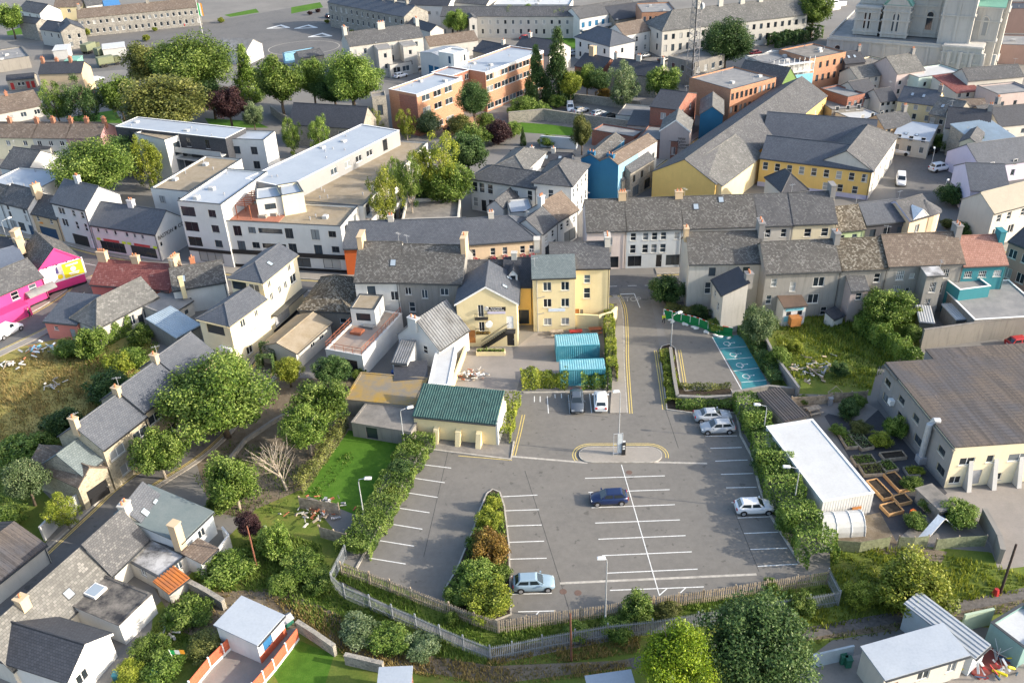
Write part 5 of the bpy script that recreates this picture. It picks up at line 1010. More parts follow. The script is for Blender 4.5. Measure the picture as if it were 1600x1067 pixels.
for f0, f1, lb in ((.32,.5,'left'), (.66,.84,'right')):
    B('house_bay', f'{lb} flat topped rear bay of the tan officers house', 'house', tuple(O3.A+O3.e*O3.L*f0-O3.n*4), tuple(O3.A+O3.e*O3.L*f1-O3.n*4), 7.6, 'mono_b', t=.1, D=4, world=True, wall=PAVW, rm=FGRY, far=True, win={'f': W((5.2,.9,1.3,[.5],'p'), (2.3,.9,1.3,[.5],'p'))})
B('flat_roof_building', 'small flat roofed stone building below the officers house', 'building', (609,102), (643,96), 3.6, 'flat', D=9, wall=PAVW, rm=FGRY, far=True, win={'f': W((1.2,2.2,1.5,[.3,.72],'r')), 'l': W((1.2,1.2,1.2,3,'r'))})
B('drill_hall', 'white hall with shallow roof and three bright blue doors', 'hall', (656,83), (694,92), 6.2, 'gablex', back=(726,76), t=.14, wall=WHITE, rm=CWHT, far=True, win={'f': W((.1,2.0,3.2,[.42,.66,.88],'D:BLUP'))} if False else {'f': W((.1,2.0,3.4,[.42,.66,.88],'g:BLUE'))})
B('store_range', 'long low range with brown roof behind the white hall', 'building', (671,73), (747,63), 4.2, 'gable', D=7, t=.55, wall=PAVW, rm=BRT, far=True, win={'f': W((1.2,.8,1.2,6,'p'))})
B('store_range', 'dark slate roofed range behind the brick offices', 'building', (739,80), (806,93), 5.0, 'gable', D=8, t=.5, wall=STONE, rm=SLD, far=True, win={'f': W((1.5,.8,1.2,6,'p'))}, chim=[(.5,.5,.8,.8,1.2,OFFW,1)])
B('store_range', 'second dark slate roof stepped behind the brick offices', 'building', (800,80), (858,88), 5.4, 'gable', D=11, t=.5, wall=OFFW, rm=SLD, far=True, chim=[(.2,.5,.8,.8,1.2,OFFW,1)])
B('barracks', 'long stone barracks range with pedimented centre at top', 'barracks', (688,26), (905,26), 6.6, 'gable', D=9, t=.45, wall=PAVW, rm=SLG, far=True, win={'f': W((4.2,.9,1.3,18,'p'), (1.2,.9,1.6,18,'p'))})
B('barracks_pediment', 'pale pedimented entrance of the stone barracks range', 'barracks', (733,30), (745,29), 7.4, 'gablex', D=6, t=.4, wall=PAVW, rm=SLG, far=True, win={'f': W((.1,1.2,2.6,[.5],'D:BLKP'), (4,.9,1.5,[.5],'p'))})
for i, (a, b_, wl, rf) in enumerate((((640,8),(700,10),WHITE,SLD),((700,4),(760,8),OFFW,SLG),((770,8),(890,8),WHITE,FWHT),((590,-2),(640,2),WHITE,SLB))):
    B('house', ['white house with dark roof behind the barracks chimneys','off-white house with grey roof at the top middle','long white flat roofed block at the top edge','white house at the top edge beside the stone barracks'][i], 'house', a, b_, 6.5, 'gable' if i != 2 else 'flat', D=10, t=.5, wall=wl, rm=rf, far=True, win={'f': W((3.5,1.0,1.2,5,'c'))})
# ================================================================ top middle and right
o = B('flats', 'white two-storey flats with blue panelled balconies at the top', 'apartments', (906,30), (998,14), 6.4, 'gable', D=9, t=.55, wall=WHITE, rm=SLG, far=True, win={'f': W((3.6,1.2,1.6,9,'g:BLUE'), (.6,1.2,1.9,9,'g:BLUE'))})
b = MB(); b.box(0, -1.5, 3.1, o.L, -.01, 3.3); b.box(0, -1.5, 3.3, o.L, -1.42, 4.0); b.build('balcony', WHITE, o.root)
B('brick_block', 'square red brick block with paired windows at the top edge', 'building', (1003,20), (1057,18), 9, 'flat', D=14, wall=BRICKO, rm=FGRY, far=True, win={'f': W((6.2,.9,1.6,6,'p'), (3,.9,1.6,6,'p'))})
B('house', 'white hip roofed house on the green by the mast', 'house', (899,58), (953,73), 6.0, 'hip', D=9, t=.65, wall=WHITE, rm=SLB, far=True, win={'f': W((3.6,.9,1.4,[.15,.4,.62,.85],'b'), (.9,.9,1.4,[.15,.4,.62,.85],'b')), 'r': W((3.6,.9,1.3,1,'b'))})
B('house', 'white wing with brown roof joining the hip roofed house', 'house', (975,56), (1016,48), 6.0, 'gable', D=8, t=.6, wall=WHITE, rm=BRT, far=True, win={'f': W((3.6,.9,1.4,3,'s'), (.9,.9,1.4,3,'s'))})
B('store_range', 'dark roofed range with skylights behind the white hip roofed house', 'building', (960,32), (1040,20), 5, 'gable', D=12, t=.5, wall=STONE, rm=SLD, far=True)
hM = hgt((1033,90),(1035,49)); 
M1 = B('hospital_block', 'long white three-storey block with hipped end and many chimneys', 'building', (1035,49), (1262,23), hM, 'hipl', D=12, t=.65, wall=OFFW, rm=SLO, far=True, win={'f': W((hM-2.6,1.0,1.5,20,'b'), (hM-5.9,1.0,1.9,20,'b'), (1.0,1.0,1.9,20,'b')), 'l': W((hM-2.6,1.0,1.5,2,'b'), (hM-5.9,1.0,1.8,2,'b'), (1.0,1.0,1.8,2,'b'))}, chim=[(.3,.5,1.4,1,2.2,OFFW,3),(.45,.5,1.4,1,2.2,OFFW,3),(.6,.5,1.4,1,2.2,OFFW,3),(.73,.5,1.4,1,2.2,OFFW,3),(.98,.5,1.2,1.4,2.2,OFFW,3)])
B('exchange_building', 'square concrete exchange building with flat roof below the mast', 'building', (1044,88), (1086,98), 6.4, 'flat', back=(1136,86), wall=CONC, rm=FCON, coping=CONC, far=True, win={'f': W((3.4,1.2,1.6,[.2,.55],'p')), 'r': W((3.6,1.2,1.5,4,'p'))})
B('house', 'slate roofed stone house with chimneys behind the trees', 'house', (950,112), (1026,121), 5.2, 'gable', D=8, t=.6, wall=STONE, rm=SLD, far=True, chim=[(.02,.5,.8,.8,1.3,PAVW,2),(.5,.5,1.2,.8,1.3,PAVW,2),(.98,.5,.8,.8,1.3,PAVW,2)])
B('house', 'small house with brick chimney beside the tall dark conifers', 'house', (898,103), (938,112), 4.6, 'gable', D=8, t=.6, wall=BRICKR, rm=SLD, far=True, chim=[(.3,.5,1.6,1.2,2.2,TAN,0)])
B('brick_house', 'dark brick house with low slate roof near the blue house', 'house', (1016,167), (1058,172), 7.2, 'gable', D=13, t=.3, wall=BRICKR, rm=SLD, far=True, win={'f': W((4.8,1.2,1.4,[.5,.82],'c')), 'r': W((4.8,1.2,1.4,[.3,.7],'s'))})
o = B('gable_house', 'pinkish grey gabled house with dark lettering on its side', 'shop', (1032,204), (1078,206), 6.2, 'gablex', back=(1090,172), t=.75, wall=MAUVE, rm=SLO, far=True, trim=WPAINT, win={'r': W((4.2,.8,1.0,[.35,.75],'b'), (.2,4,2,[.5],'S'))})
for i, s in enumerate(('Wild', 'Fallon', 'O’Connell', 'Solicitors')): sign(o, 'f', .74, 4.6-.62*i, 0, 0, None, s, .75, BLKP)
B('brick_annex', 'red brick annex with flat roof beside the pinkish gabled house', 'building', (996,216), (1059,222), 4.0, 'flat', D=9, wall=BRICKR, rm=FGRY, coping=BLKP, far=True, win={'f': W((1.2,.8,1.6,[.9],'p'))})
B('brick_annex', 'long red brick wall building behind the blue gabled house', 'building', (925,203), (990,214), 3.4, 'flat', D=5, wall=BRICKR, rm=FGRY, far=True)
B('garden_room', 'low grey roofed rooms beside the parked cars', 'building', (962,180), (1014,184), 3.0, 'flat', D=9, wall=OFFW, rm=FGRY, far=True)
B('garden_room', 'dark flat roof with white rooflight domes near the dark brick house', 'building', (980,196), (1012,198), 3.2, 'mono_b', t=.1, D=8, wall=OFFW, rm=SLD, far=True)
hb = hgt((930,310),(910,250))
for (a, b_, dd, lb) in (((908,248),(937,252),13,'left bay of the royal blue double gabled house'), ((937,252),(966,258),15,'right bay of the royal blue double gabled house')):
    q = B('blue_house', lb, 'house', a, b_, hb, 'gablex', D=dd, t=.55, wall=BLUE, rm=MOT if 'left' in lb else BRT, ov=.1, far=True, chim=[(.5,.04,1.4,.6,.3,BLUE,2)])
b = MB(); b.box(q.L+.01, 0, 0, q.L+.06, q.D*.5, hb-.05); b.build('street_front', LBLUE, q.root); b = MB(); b.box(q.L+.01, q.D*.5+.01, 0, q.L+.06, q.D, hb-.05); b.build('street_front', WHITE, q.root)
for k in range(5):
    for z in (1.0, 4.2): b = MB(); y = 1.5+k*2.9; b.box(q.L+.055, y, z, q.L+.09, y+1.0, z+1.6); b.build('window', DKWIN, q.root)
B('terraced_house', 'grey slate roofed house beside the blue gabled house on the side street', 'shop', (985,270), (1022,248), 5.6, 'gable', D=8, t=.75, wall=STONE, rm=SLG, far=True, win={'f': W((3.2,.9,1.4,3,'b'), (.3,2.2,2.0,2,'S'))})
B('grey_wall_house', 'low grey stone house below the blue gable', 'house', (972,282), (990,268), 4.4, 'gable', D=6, t=.6, wall=STONE, rm=SLG, far=True)
B('blue_house', 'dark blue gabled house on the side street with round white sign', 'house', (1094,179), (1130,180), 6.0, 'gablex', back=(1140,145), t=.7, wall=BLUE, rm=SLO, far=True, win={'r': W((3.6,.8,1.3,5,'s'), (.6,1.2,1.8,5,'s'))})
gB = 'orange brick street buildings'
B('brick_building', 'long orange brick building with small arched windows on the side street', 'building', (1142,140), (1213,121), 8.2, 'flat', D=13, wall=BRICKO, rm=FGRY, far=True, win={'f': W((5.6,.9,1.5,10,'b'), (2.6,.9,1.5,10,'b'))}, group=gB)
B('brick_building', 'dark end wall of the orange brick building with white extension', 'building', (1106,133), (1142,140), 7.0, 'flat', D=9, wall=BRICKR, rm=FGRY, far=True, group=gB)
B('brick_building', 'orange brick three-storey building with stepped end near the church', 'building', (1267,92), (1322,81), 8.6, 'flat', D=11, wall=BRICKO, rm=FCON, far=True, win={'f': W((5.8,.9,1.5,5,'b'), (2.6,.9,1.6,6,'b'))}, group=gB)
B('white_block', 'white modern block with blue sheeted scaffold', 'building', (1168,93), (1204,99), 7.5, 'flat', D=12, wall=WHITE, rm=FWHT, far=True, win={'f': W((4.5,1.4,1.2,2,'d'))})
o = B('scaffold_building', 'building wrapped in white scaffold and pale blue sheeting', 'building', (1204,105), (1268,97), 7.8, 'flat', D=12, wall=LGREY, rm=FGRY, far=True)
for i in range(9): b = MB(); x = o.L*i/8; b.cyl(x, -1.2, 0, 9.5, .08, 5); b.build('scaffold_pole', WPAINT, o.root)
for z in (2, 4, 6, 8): b = MB(); b.box(0, -1.3, z, o.L, -.1, z+.1); b.build('scaffold_deck', WPAINT, o.root)
b = MB(); b.box(o.L*.5, -1.4, 0, o.L, -1.36, 5.5); b.box(0, -1.4, 0, o.L*.4, -1.36, 3); b.build('sheeting', plain('pale blue sheeting', (.2,.48,.6)), o.root)
B('green_gable_house', 'dark green gabled house behind the long slate roof', 'house', (1214,145), (1248,130), 5.0, 'gablex', D=12, t=.9, wall=DGREEN, rm=SLG, far=True)
# ---- jumble below the church
LST = [((1321,100),(1352,97),6,SLD,DGREY,'gable','dark slate roofed house with three rooflights under the church'), ((1352,116),(1372,113),5,FGRY,BRICKR,'flat','small brick house with flat roof under the church'),
 ((1372,106),(1403,98),5.4,FCON,PALEY,'flat','cream hall with arched windows under the church'), ((1402,116),(1445,110),6,SLO,MAUVE,'gable','grey gabled house with pale roof near the church'),
 ((1340,124),(1376,118),4.5,SLO,OFFW,'gable','pale roofed low house among the jumble of roofs'), ((1436,122),(1505,112),5.5,FWHT,render_wall('mint render',(.5,.6,.55)),'flat','mint green building with white flat roof near the church'),
 ((1325,152),(1352,146),5.5,FGRY,BRICKR,'flat','tall narrow brick house with white window'), ((1345,156),(1376,150),4.0,SLD,OFFW,'gable','dark roofed house left of the big slate roof'),
 ((1376,160),(1402,157),4.2,SLD,OFFW,'gable','second dark roofed house left of the big slate roof'), ((1403,158),(1462,166),4.6,SLB,CREAM,'gable','big dark blue slate roof with two rooflights'),
 ((1300,172),(1350,168),3.6,FGRY,CONC,'flat','grey flat roofed sheds behind the yellow complex'), ((1340,190),(1385,182),3.0,FWHT,WHITE,'flat','white flat roof beside small dark roofs'),
 ((1382,202),(1428,195),4.4,SLG,TAN,'gable','grey roofed house with yellow dormer wall'), ((1395,214),(1452,222),3.6,FBLUE,OFFW,'mono_b','pale blue roof with yellow rooflight over the square'),
 ((1452,178),(1492,186),5.0,SLO,STONE,'gable','stone house with pale slate roof and rooflights'), ((1477,200),(1545,206),5.0,SLD,OFFW,'gable','long dark slate roof above the square'),
 ((1495,178),(1545,176),4.6,BRT,STONE,'gable','brown roofed stone house with chimney'), ((1500,222),(1528,226),5.6,SLG,PALEY,'gablex','cream gabled house with wooden balcony on the square'),
 ((1528,226),(1590,218),5.0,CBLU,STONE,'mono_b','stone building with pale blue sheet roof on the square'), ((1494,146),(1533,142),4.4,REDT,OFFW,'mono_b','red sheet roofed shed among the right roofs'),
 ((1513,127),(1600,120),6.0,SLG,OFFW,'gable','large grey roofed house at the right below the church'), ((1560,148),(1620,142),6.0,FGRY,MAUVE,'flat','grey flat roofed house with white window at the right edge'),
 ((1562,198),(1640,190),5.2,SLD,OFFW,'gable','dark roofed house at the right edge above the square'), ((1532,262),(1640,247),3.6,SLB,LILAC,'gable','slate roof over lilac walls at the right edge'),
 ((1540,188),(1575,182),4.5,SLG,TAN,'gable','tan house with grey roof right of the long dark roof')]
for i, (a, b_, hh, rf, wl, ty, lb) in enumerate(LST):
    B('house' if 'shed' not in lb else 'shed', lb, 'house' if 'shed' not in lb else 'shed', a, b_, hh, ty, D=6.5+(i*37 % 4), t=.6 if ty != 'mono_b' else .15, wall=wl, rm=rf, far=True, win={'f': W((1.0,.9,1.3,3,'p'), (3.2,.9,1.1,3,'p'))}, chim=[(.95,.5,.8,.8,1.2,BLOCK,2)] if i % 3 == 0 and ty == 'gable' else (), sky=[(.3,.25),(.6,.25)] if 'rooflight' in lb else ())
# ---- big stone church, top right
hc1 = hgt((1395,92),(1405,57))
ch = B('church', 'large grey limestone church with green copper roofs and clock tower bases', 'church', (1296,56), (1475,70), 8.4, 'flat', D=34, wall=PAVW, rm=FGRY, coping=PAVW, par=.3, win={'f': W((2.2,1.6,3.8,[.09,.27,.74],'b'), (.1,1.2,2.4,[.5],'D:BLKP'))})
u0, u1 = ch.L, ch.D
def cbox(nm, mt, x0, y0, x1, y1, z0, z1, cop=True):
    b = MB(); b.box(x0, y0, z0, x1, y1, z1)
    if cop:
        for zz in (z0+(z1-z0)*.1, z0+(z1-z0)*.5, z0+(z1-z0)*.78, z1-.5): b.box(x0-.3, y0-.3, zz, x1+.3, y1+.3, zz+.35)
        n = max(2, int((x1-x0)/3))
        for i in range(n+1): x = x0+(x1-x0-.6)*i/n; b.box(x, y0-.2, z0, x+.6, y0-.005, z1-.5)
    return b.build(nm, mt, ch.root)
L_ = ch.L
nave = cbox('nave', PAVW, L_*.2, 7, L_*1.12, 24, 8.3, 18)
b = MB(); b.slab([(L_*.2,6.6,18),(L_*1.12,6.6,18),(L_*1.12,15.5,22.5),(L_*.2,15.5,22.5)], .2); b.slab([(L_*1.12,24.4,18),(L_*.2,24.4,18),(L_*.2,15.5,22.5),(L_*1.12,15.5,22.5)], .2); b.build('roof', COPG, ch.root)
tr = cbox('transept', PAVW, L_*.43, 3.5, L_*.66, 12, 8.3, 16.5)
b = MB(); xm = L_*.545; b.slab([(L_*.42,15,16.5),(L_*.42,3.2,16.5),(xm,3.2,20.5),(xm,15,20.5)][::1], .2); b.slab([(L_*.67,3.2,16.5),(L_*.67,15,16.5),(xm,15,20.5),(xm,3.2,20.5)], .2); b.poly([(L_*.43,3.3,16.4),(L_*.66,3.3,16.4),(xm,3.3,20.3)]); b.build('transept_roof', COPG, ch.root)
b = MB(); b.poly([(L_*.44,3.28,16.5),(L_*.65,3.28,16.5),(xm,3.28,19.9)]); b.build('pediment', PAVW, ch.root)
cbox('chancel_block', PAVW, L_*.18, 4.5, L_*.4, 12, 8.3, 15.5)
for k, (x0, y0) in enumerate(((L_*.93, 2), (L_*1.18, 10))): cbox('tower', PAVW, x0, y0, x0+7.5, y0+7.5, -.2, 30)
cbox('portico', PAVW, L_*1.0, -1, L_*1.32, 12, -.1, 8.6); cbox('front_block', PAVW, L_*1.12, 6, L_*1.4, 24, -.1, 17)
b = MB(); b.slab([(L_*1.1,5.8,17),(L_*1.42,5.8,17),(L_*1.42,15,21),(L_*1.1,15,21)], .2); b.build('front_roof', COPG, ch.root)
def archwin(x, y, z, w_, h_, parent):
    b = MB(); pts = [(x-w_/2,y,z),(x+w_/2,y,z)]+[(x+w_/2*math.cos(t*math.pi/8),y,z+h_-w_/2+w_/2*math.sin(t*math.pi/8)) for t in range(9)]
    b.poly(pts); o_ = b.build('arched_window', GLASS, ch.root)
    b = MB()
    for p, q in zip(pts[1:], pts[2:]+[pts[0]]): b.tube([p, q], .16, 5)
    b.build('surround', OFFW, o_)
for x, y, z in ((L_*.29,4.4,10),(L_*.545,3.4,10),(L_*.82,6.9,10.2),(L_*1.28,5.9,10)): archwin(x, y, z, 1.8, 4.6, ch)
for x, y, z in ((L_*.09,-.05,2.2),(L_*.27,-.05,2.2),(L_*.74,-.05,2.2)): archwin(x, y, z, 1.7, 4, ch)
for k in range(5): b = MB(); b.cyl(L_*1.06+k*2.6, -1.2, 0, 7.2, .5, 10); b.build('column', PAVW, ch.root)
for x0, y0 in ((L_*.93+3.75, 1.9),):
    b = MB(); b.tube([(x0,y0,22),(x0,y0-.1,22)], 1.3, 20); b.build('clock_face', BLKP, ch.root)
b = MB(); b.box(-.4,-.4,7.4,ch.L+.4,-.01,7.9); b.box(-.3,-.3,.0,ch.L+.3,-.012,.8); b.box(-.35,-.35,4.9,ch.L*.05,-.01,5.1); b.build('cornice', PAVW, ch.root)
for k in range(9): b = MB(); x = ch.L*k/8; b.box(x-.35,-.25,.8,x+.35,-.015,7.4); b.build('pilaster', PAVW, ch.root)
# river quay warehouse and boats right of the church
B('quay_building', 'long tan quay building at the right edge behind the church', 'building', (1566,70), (1640,72), 5, 'flat', D=12, wall=BROWNP, rm=FGRY, far=True)
B('quay_building', 'pink brown building at the top right corner', 'building', (1556,14), (1640,14), 7, 'flat', D=10, wall=BROWNP, rm=SLD, far=True)
# mast
g = G(1080,138); T_ = thing('lattice_mast', 'tall steel lattice mast beside the concrete exchange building', 'mast', (g.x, g.y, 0))
b = MB(); HM, w0, w1 = 44, 1.9, .55
cr = lambda z, k: ((w0+(w1-w0)*z/HM)*math.cos(k*2.094+.4), (w0+(w1-w0)*z/HM)*math.sin(k*2.094+.4), z)
GALV = plain('dull mast steel', (.2,.2,.21), .6, .4)
for k in range(3): b.tube([cr(0,k), cr(HM,k)], .1, 5)
b.build('legs', GALV, T_); b = MB()
for i in range(26):
    z0, z1 = HM*i/26, HM*(i+1)/26
    for k in range(3): b.tube([cr(z0,k), cr(z1,(k+1)%3)], .06, 4); b.tube([cr(z1,k), cr(z1,(k+1)%3)], .06, 4)
b.build('bracing', GALV, T_)
b = MB(); b.cyl(0, 0, 0, HM, .18, 6); b.build('feeder', BLKP, T_)
for z, a in ((20,0.3),(26,2.0),(31,4.0),(35,1.0)): b = MB(); b.tube([(1.3*math.cos(a),1.3*math.sin(a),z),(1.7*math.cos(a),1.7*math.sin(a),z)], .8, 14); b.build('dish', WPAINT, T_)
GALV = MATS['galvanised steel']
# ================================================================ VEGETATION
import numpy as np
rng = np.random.default_rng(11)
def leaf_mesh(name, P, N, S, tint, mt, asp=.55):
    """one diamond leaf per point"""
    n = len(P); N = N/np.maximum(1e-6, np.linalg.norm(N, axis=1))[:, None]
    r = rng.normal(size=(n, 3)); a = np.cross(N, r); a /= np.maximum(1e-6, np.linalg.norm(a, axis=1))[:, None]; b = np.cross(N, a)
    s = S[:, None]; V = np.empty((n, 4, 3)); V[:, 0] = P-a*s; V[:, 1] = P-b*s*asp-N*s*.15; V[:, 2] = P+a*s; V[:, 3] = P+b*s*asp+N*s*.15
    me = bpy.data.meshes.new(name); me.vertices.add(n*4); me.vertices.foreach_set('co', V.reshape(-1).astype(np.float32))
    me.loops.add(n*4); me.loops.foreach_set('vertex_index', np.arange(n*4, dtype=np.int32)); me.polygons.add(n)
    me.polygons.foreach_set('loop_start', np.arange(0, n*4, 4, dtype=np.int32)); me.polygons.foreach_set('loop_total', np.full(n, 4, dtype=np.int32))
    at = me.attributes.new('tint', 'FLOAT', 'POINT'); at.data.foreach_set('value', np.repeat(np.clip(tint, 0, 1), 4).astype(np.float32))
    me.materials.append(mt); me.update(); return me
def sph(n):
    v = rng.normal(size=(n, 3)); return v/np.linalg.norm(v, axis=1)[:, None]
def crown_pts(nb, nl, kind='round'):
    """leaf points on many overlapping clumps that fill a unit crown"""
    C, R = [], []; lob = sph(9); lob[:, 2] = np.abs(lob[:, 2])*.8
    for i in range(nb):
        d = sph(1)[0]
        if kind == 'cone':
            z = rng.uniform(-1, .95); rad = (1-z)/2*.8+.06; t = rng.uniform(0, 6.283); q = rad*math.sqrt(rng.uniform(.3, 1)); C.append((q*math.cos(t), q*math.sin(t), z)); R.append(.12+.2*rad)
        elif kind == 'airy':
            d = d*rng.uniform(.3, .92); C.append(d); R.append(rng.uniform(.12, .24))
        else:
            m_ = max(0, np.max(lob@d)); d = d*rng.uniform(.45, .9)*(.66+.36*m_**3); d[2] = d[2]*1.0 if d[2] > 0 else d[2]*.75; C.append(d); R.append(rng.uniform(.13, .3))
    C, R = np.array(C), np.array(R); idx = rng.choice(nb, nl, p=R**2/np.sum(R**2)); d = sph(nl)
    out = C[idx]; flip = np.sum(d*out, axis=1) < -.25; d[flip] *= -1
    P = out+d*(R[idx]*rng.uniform(.45, 1.3, nl))[:, None]
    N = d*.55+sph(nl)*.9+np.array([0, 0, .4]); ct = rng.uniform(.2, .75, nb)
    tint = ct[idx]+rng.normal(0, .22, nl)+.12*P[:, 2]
    return P, N, tint
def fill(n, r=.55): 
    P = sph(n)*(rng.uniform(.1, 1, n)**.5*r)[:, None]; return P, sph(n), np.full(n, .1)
CROWN = {}
def crown(kind, mt, v):
    k = (kind, mt.name, v)
    if k in CROWN: return CROWN[k]
    nb, nl, s = {'round': (80, 14000, .037), 'big': (140, 30000, .026), 'airy': (75, 10000, .033), 'cone': (90, 12000, .038), 'bush': (70, 7500, .045)}[kind]
    P, N, t = crown_pts(nb, nl, {'cone': 'cone', 'airy': 'airy'}.get(kind, 'round'))
    S = s*rng.uniform(.6, 1.35, nl)
    if kind != 'airy':
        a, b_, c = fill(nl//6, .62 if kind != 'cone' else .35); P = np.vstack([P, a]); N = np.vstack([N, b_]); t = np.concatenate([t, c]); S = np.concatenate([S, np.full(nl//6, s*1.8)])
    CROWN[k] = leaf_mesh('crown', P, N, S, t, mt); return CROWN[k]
TRK = {}
def trunk_mesh(v, mt):
    if (v, mt.name) in TRK: return TRK[(v, mt.name)]
    r = random.Random(v); b = MB()
    pts = [(0,0,-.05), (r.uniform(-.03,.03), r.uniform(-.03,.03), .35), (r.uniform(-.06,.06), r.uniform(-.06,.06), .7), (r.uniform(-.08,.08), r.uniform(-.08,.08), 1.15)]
    b.tube(pts, .06, 7, .015)
    for i in range(9):
        z = .42+.07*i; t = i*2.4+r.random(); p = Vector(pts[1]).lerp(Vector(pts[3]), (z-.35)/.8); L = .5*(1.25-z*.6)
        b.tube([p, p+Vector((math.cos(t)*L*.5, math.sin(t)*L*.5, .16)), p+Vector((math.cos(t)*L, math.sin(t)*L, .42))], .024, 5, .006)
    TRK[(v, mt.name)] = b.mesh('trunk', mt, True); return TRK[(v, mt.name)]
TN = [0]
def T(kind, mt, cx, cy, r, label, k=1.0, c=1.2, name='tree', cat='tree', group=None, bark=None):
    """tree: surveyed crown centre and half width (px); k = height/width, c = clear trunk (m)"""
    R = r*mpp(cx, cy, 4)*1.02
    for _ in range(3): zc = k*R+c; R = r*mpp(cx, cy, zc)*1.17
    zc = k*R+c; g = G(cx, cy, zc); TN[0] += 1; v = TN[0] % 3
    t = thing(name, label, cat, (g.x, g.y, 0), 0, group)
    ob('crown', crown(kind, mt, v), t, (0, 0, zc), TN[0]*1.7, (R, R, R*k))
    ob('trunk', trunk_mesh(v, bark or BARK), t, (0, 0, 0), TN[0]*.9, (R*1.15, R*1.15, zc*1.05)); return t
def bush(mt, cx, cy, r, label, k=.8, name='shrub', cat='shrub', group=None, kind='bush', z=0):
    R = r*mpp(cx, cy, 1)*1.2; zc = z+k*R*.75; g = G(cx, cy, zc); TN[0] += 1
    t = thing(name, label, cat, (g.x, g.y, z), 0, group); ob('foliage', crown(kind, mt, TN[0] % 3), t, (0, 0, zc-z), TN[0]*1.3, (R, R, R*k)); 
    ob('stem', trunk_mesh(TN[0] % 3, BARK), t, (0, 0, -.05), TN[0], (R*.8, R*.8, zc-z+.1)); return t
def hedge(pts, w, h, mt, label, dens=55, s=.1, lump=.3, name='hedge', px=True, z0=.05, cat='hedge'):
    """leaves over the top and flanks of a ribbon"""
    P2 = [np.array((*G(*p), 0)) if px else np.array((p[0], p[1], 0)) for p in pts]; A = []; Nn = []; tt = []
    ph = rng.uniform(0, 6, 4)
    for p, q in zip(P2, P2[1:]):
        d = q-p; L = np.linalg.norm(d); d = d/L; nrm = np.array((-d[1], d[0], 0)); n = int(L*(w+2*h)*dens*1.9)
        u = rng.uniform(-.02, 1.02, n)*L; a = rng.uniform(0, 1, n); per = w+2*h
        lm = 1+lump*(np.sin(u*1.3+ph[0]+p[0])*.5+np.sin(u*2.9+ph[1]+p[1])*.35+rng.normal(0, .12, n))
        x = a*per; off = np.where(x < h, -w/2, np.where(x > h+w, w/2, x-h-w/2)); zz = np.where(x < h, x, np.where(x > h+w, per-x, h))
        nx = np.where(x < h, -1., np.where(x > h+w, 1., 0.)); nz = np.where((x >= h) & (x <= h+w), 1., .25)
        A.append(p+d*u[:, None]+nrm*(off*lm)[:, None]+np.array([0, 0, 1])*(z0+zz*lm)[:, None]); Nn.append(nrm*nx[:, None]+np.array([0, 0, 1])*nz[:, None]+sph(n)*.8)
        tt.append(.45+.22*np.sin(u*1.7+ph[2])+rng.normal(0, .2, n))
    A, Nn, tt = np.vstack(A), np.vstack(Nn), np.concatenate(tt); o0 = A.mean(axis=0); o0[2] = 0
    me = leaf_mesh(name, A-o0, Nn, s*rng.uniform(.6, 1.4, len(A)), tt, mt)
    return tag(ob(name, me, None, tuple(o0)), label, cat)
def in_poly(x, y, q):
    c = False; j = len(q)-1
    for i in range(len(q)):
        if (q[i][1] > y) != (q[j][1] > y) and x < (q[j][0]-q[i][0])*(y-q[i][1])/(q[j][1]-q[i][1])+q[i][0]: c = not c
        j = i
    return c
def grass(px, dens, hh, mt, name, label, cat='grass', wd=.06, patch=.5):
    """grass and weeds as blades: one mass"""
    q = [tuple(G(*p)) for p in px]; x0, x1 = min(p[0] for p in q), max(p[0] for p in q); y0, y1 = min(p[1] for p in q), max(p[1] for p in q)
    n = int((x1-x0)*(y1-y0)*dens); X = rng.uniform(x0, x1, n); Y = rng.uniform(y0, y1, n)
    nz = np.sin(X*.7+1)*np.sin(Y*.8)+.6*np.sin(X*1.9+Y*1.3)+.5*np.sin(X*.31-Y*.43+2)
    keep = [in_poly(a, b_, q) and (c > -patch or random.random() < .55) for a, b_, c in zip(X, Y, nz)]; X, Y, nz = X[keep], Y[keep], nz[keep]; n = len(X)
    H = hh*(.55+.5*rng.uniform(0, 1, n)+.25*nz.clip(-1, 1)); an = rng.uniform(0, 6.283, n); ln = rng.uniform(.1, .6, n)*H
    V = np.empty((n, 3, 3)); dx, dy = np.cos(an), np.sin(an); w = wd*(.7+H)
    V[:, 0] = np.stack([X-dy*w, Y+dx*w, np.zeros(n)], 1); V[:, 1] = np.stack([X+dy*w, Y-dx*w, np.zeros(n)], 1); V[:, 2] = np.stack([X+dx*ln, Y+dy*ln, H.clip(.05)], 1)
    me = bpy.data.meshes.new(name); me.vertices.add(n*3); me.vertices.foreach_set('co', V.reshape(-1).astype(np.float32)); me.loops.add(n*3); me.loops.foreach_set('vertex_index', np.arange(n*3, dtype=np.int32))
    me.polygons.add(n); me.polygons.foreach_set('loop_start', np.arange(0, n*3, 3, dtype=np.int32)); me.polygons.foreach_set('loop_total', np.full(n, 3, dtype=np.int32))
    at = me.attributes.new('tint', 'FLOAT', 'POINT'); at.data.foreach_set('value', np.repeat((.45+.2*nz+rng.normal(0, .18, n)).clip(0, 1), 3).astype(np.float32)); me.materials.append(mt); me.update()
    return tag(ob(name, me), label, cat, kind='stuff')
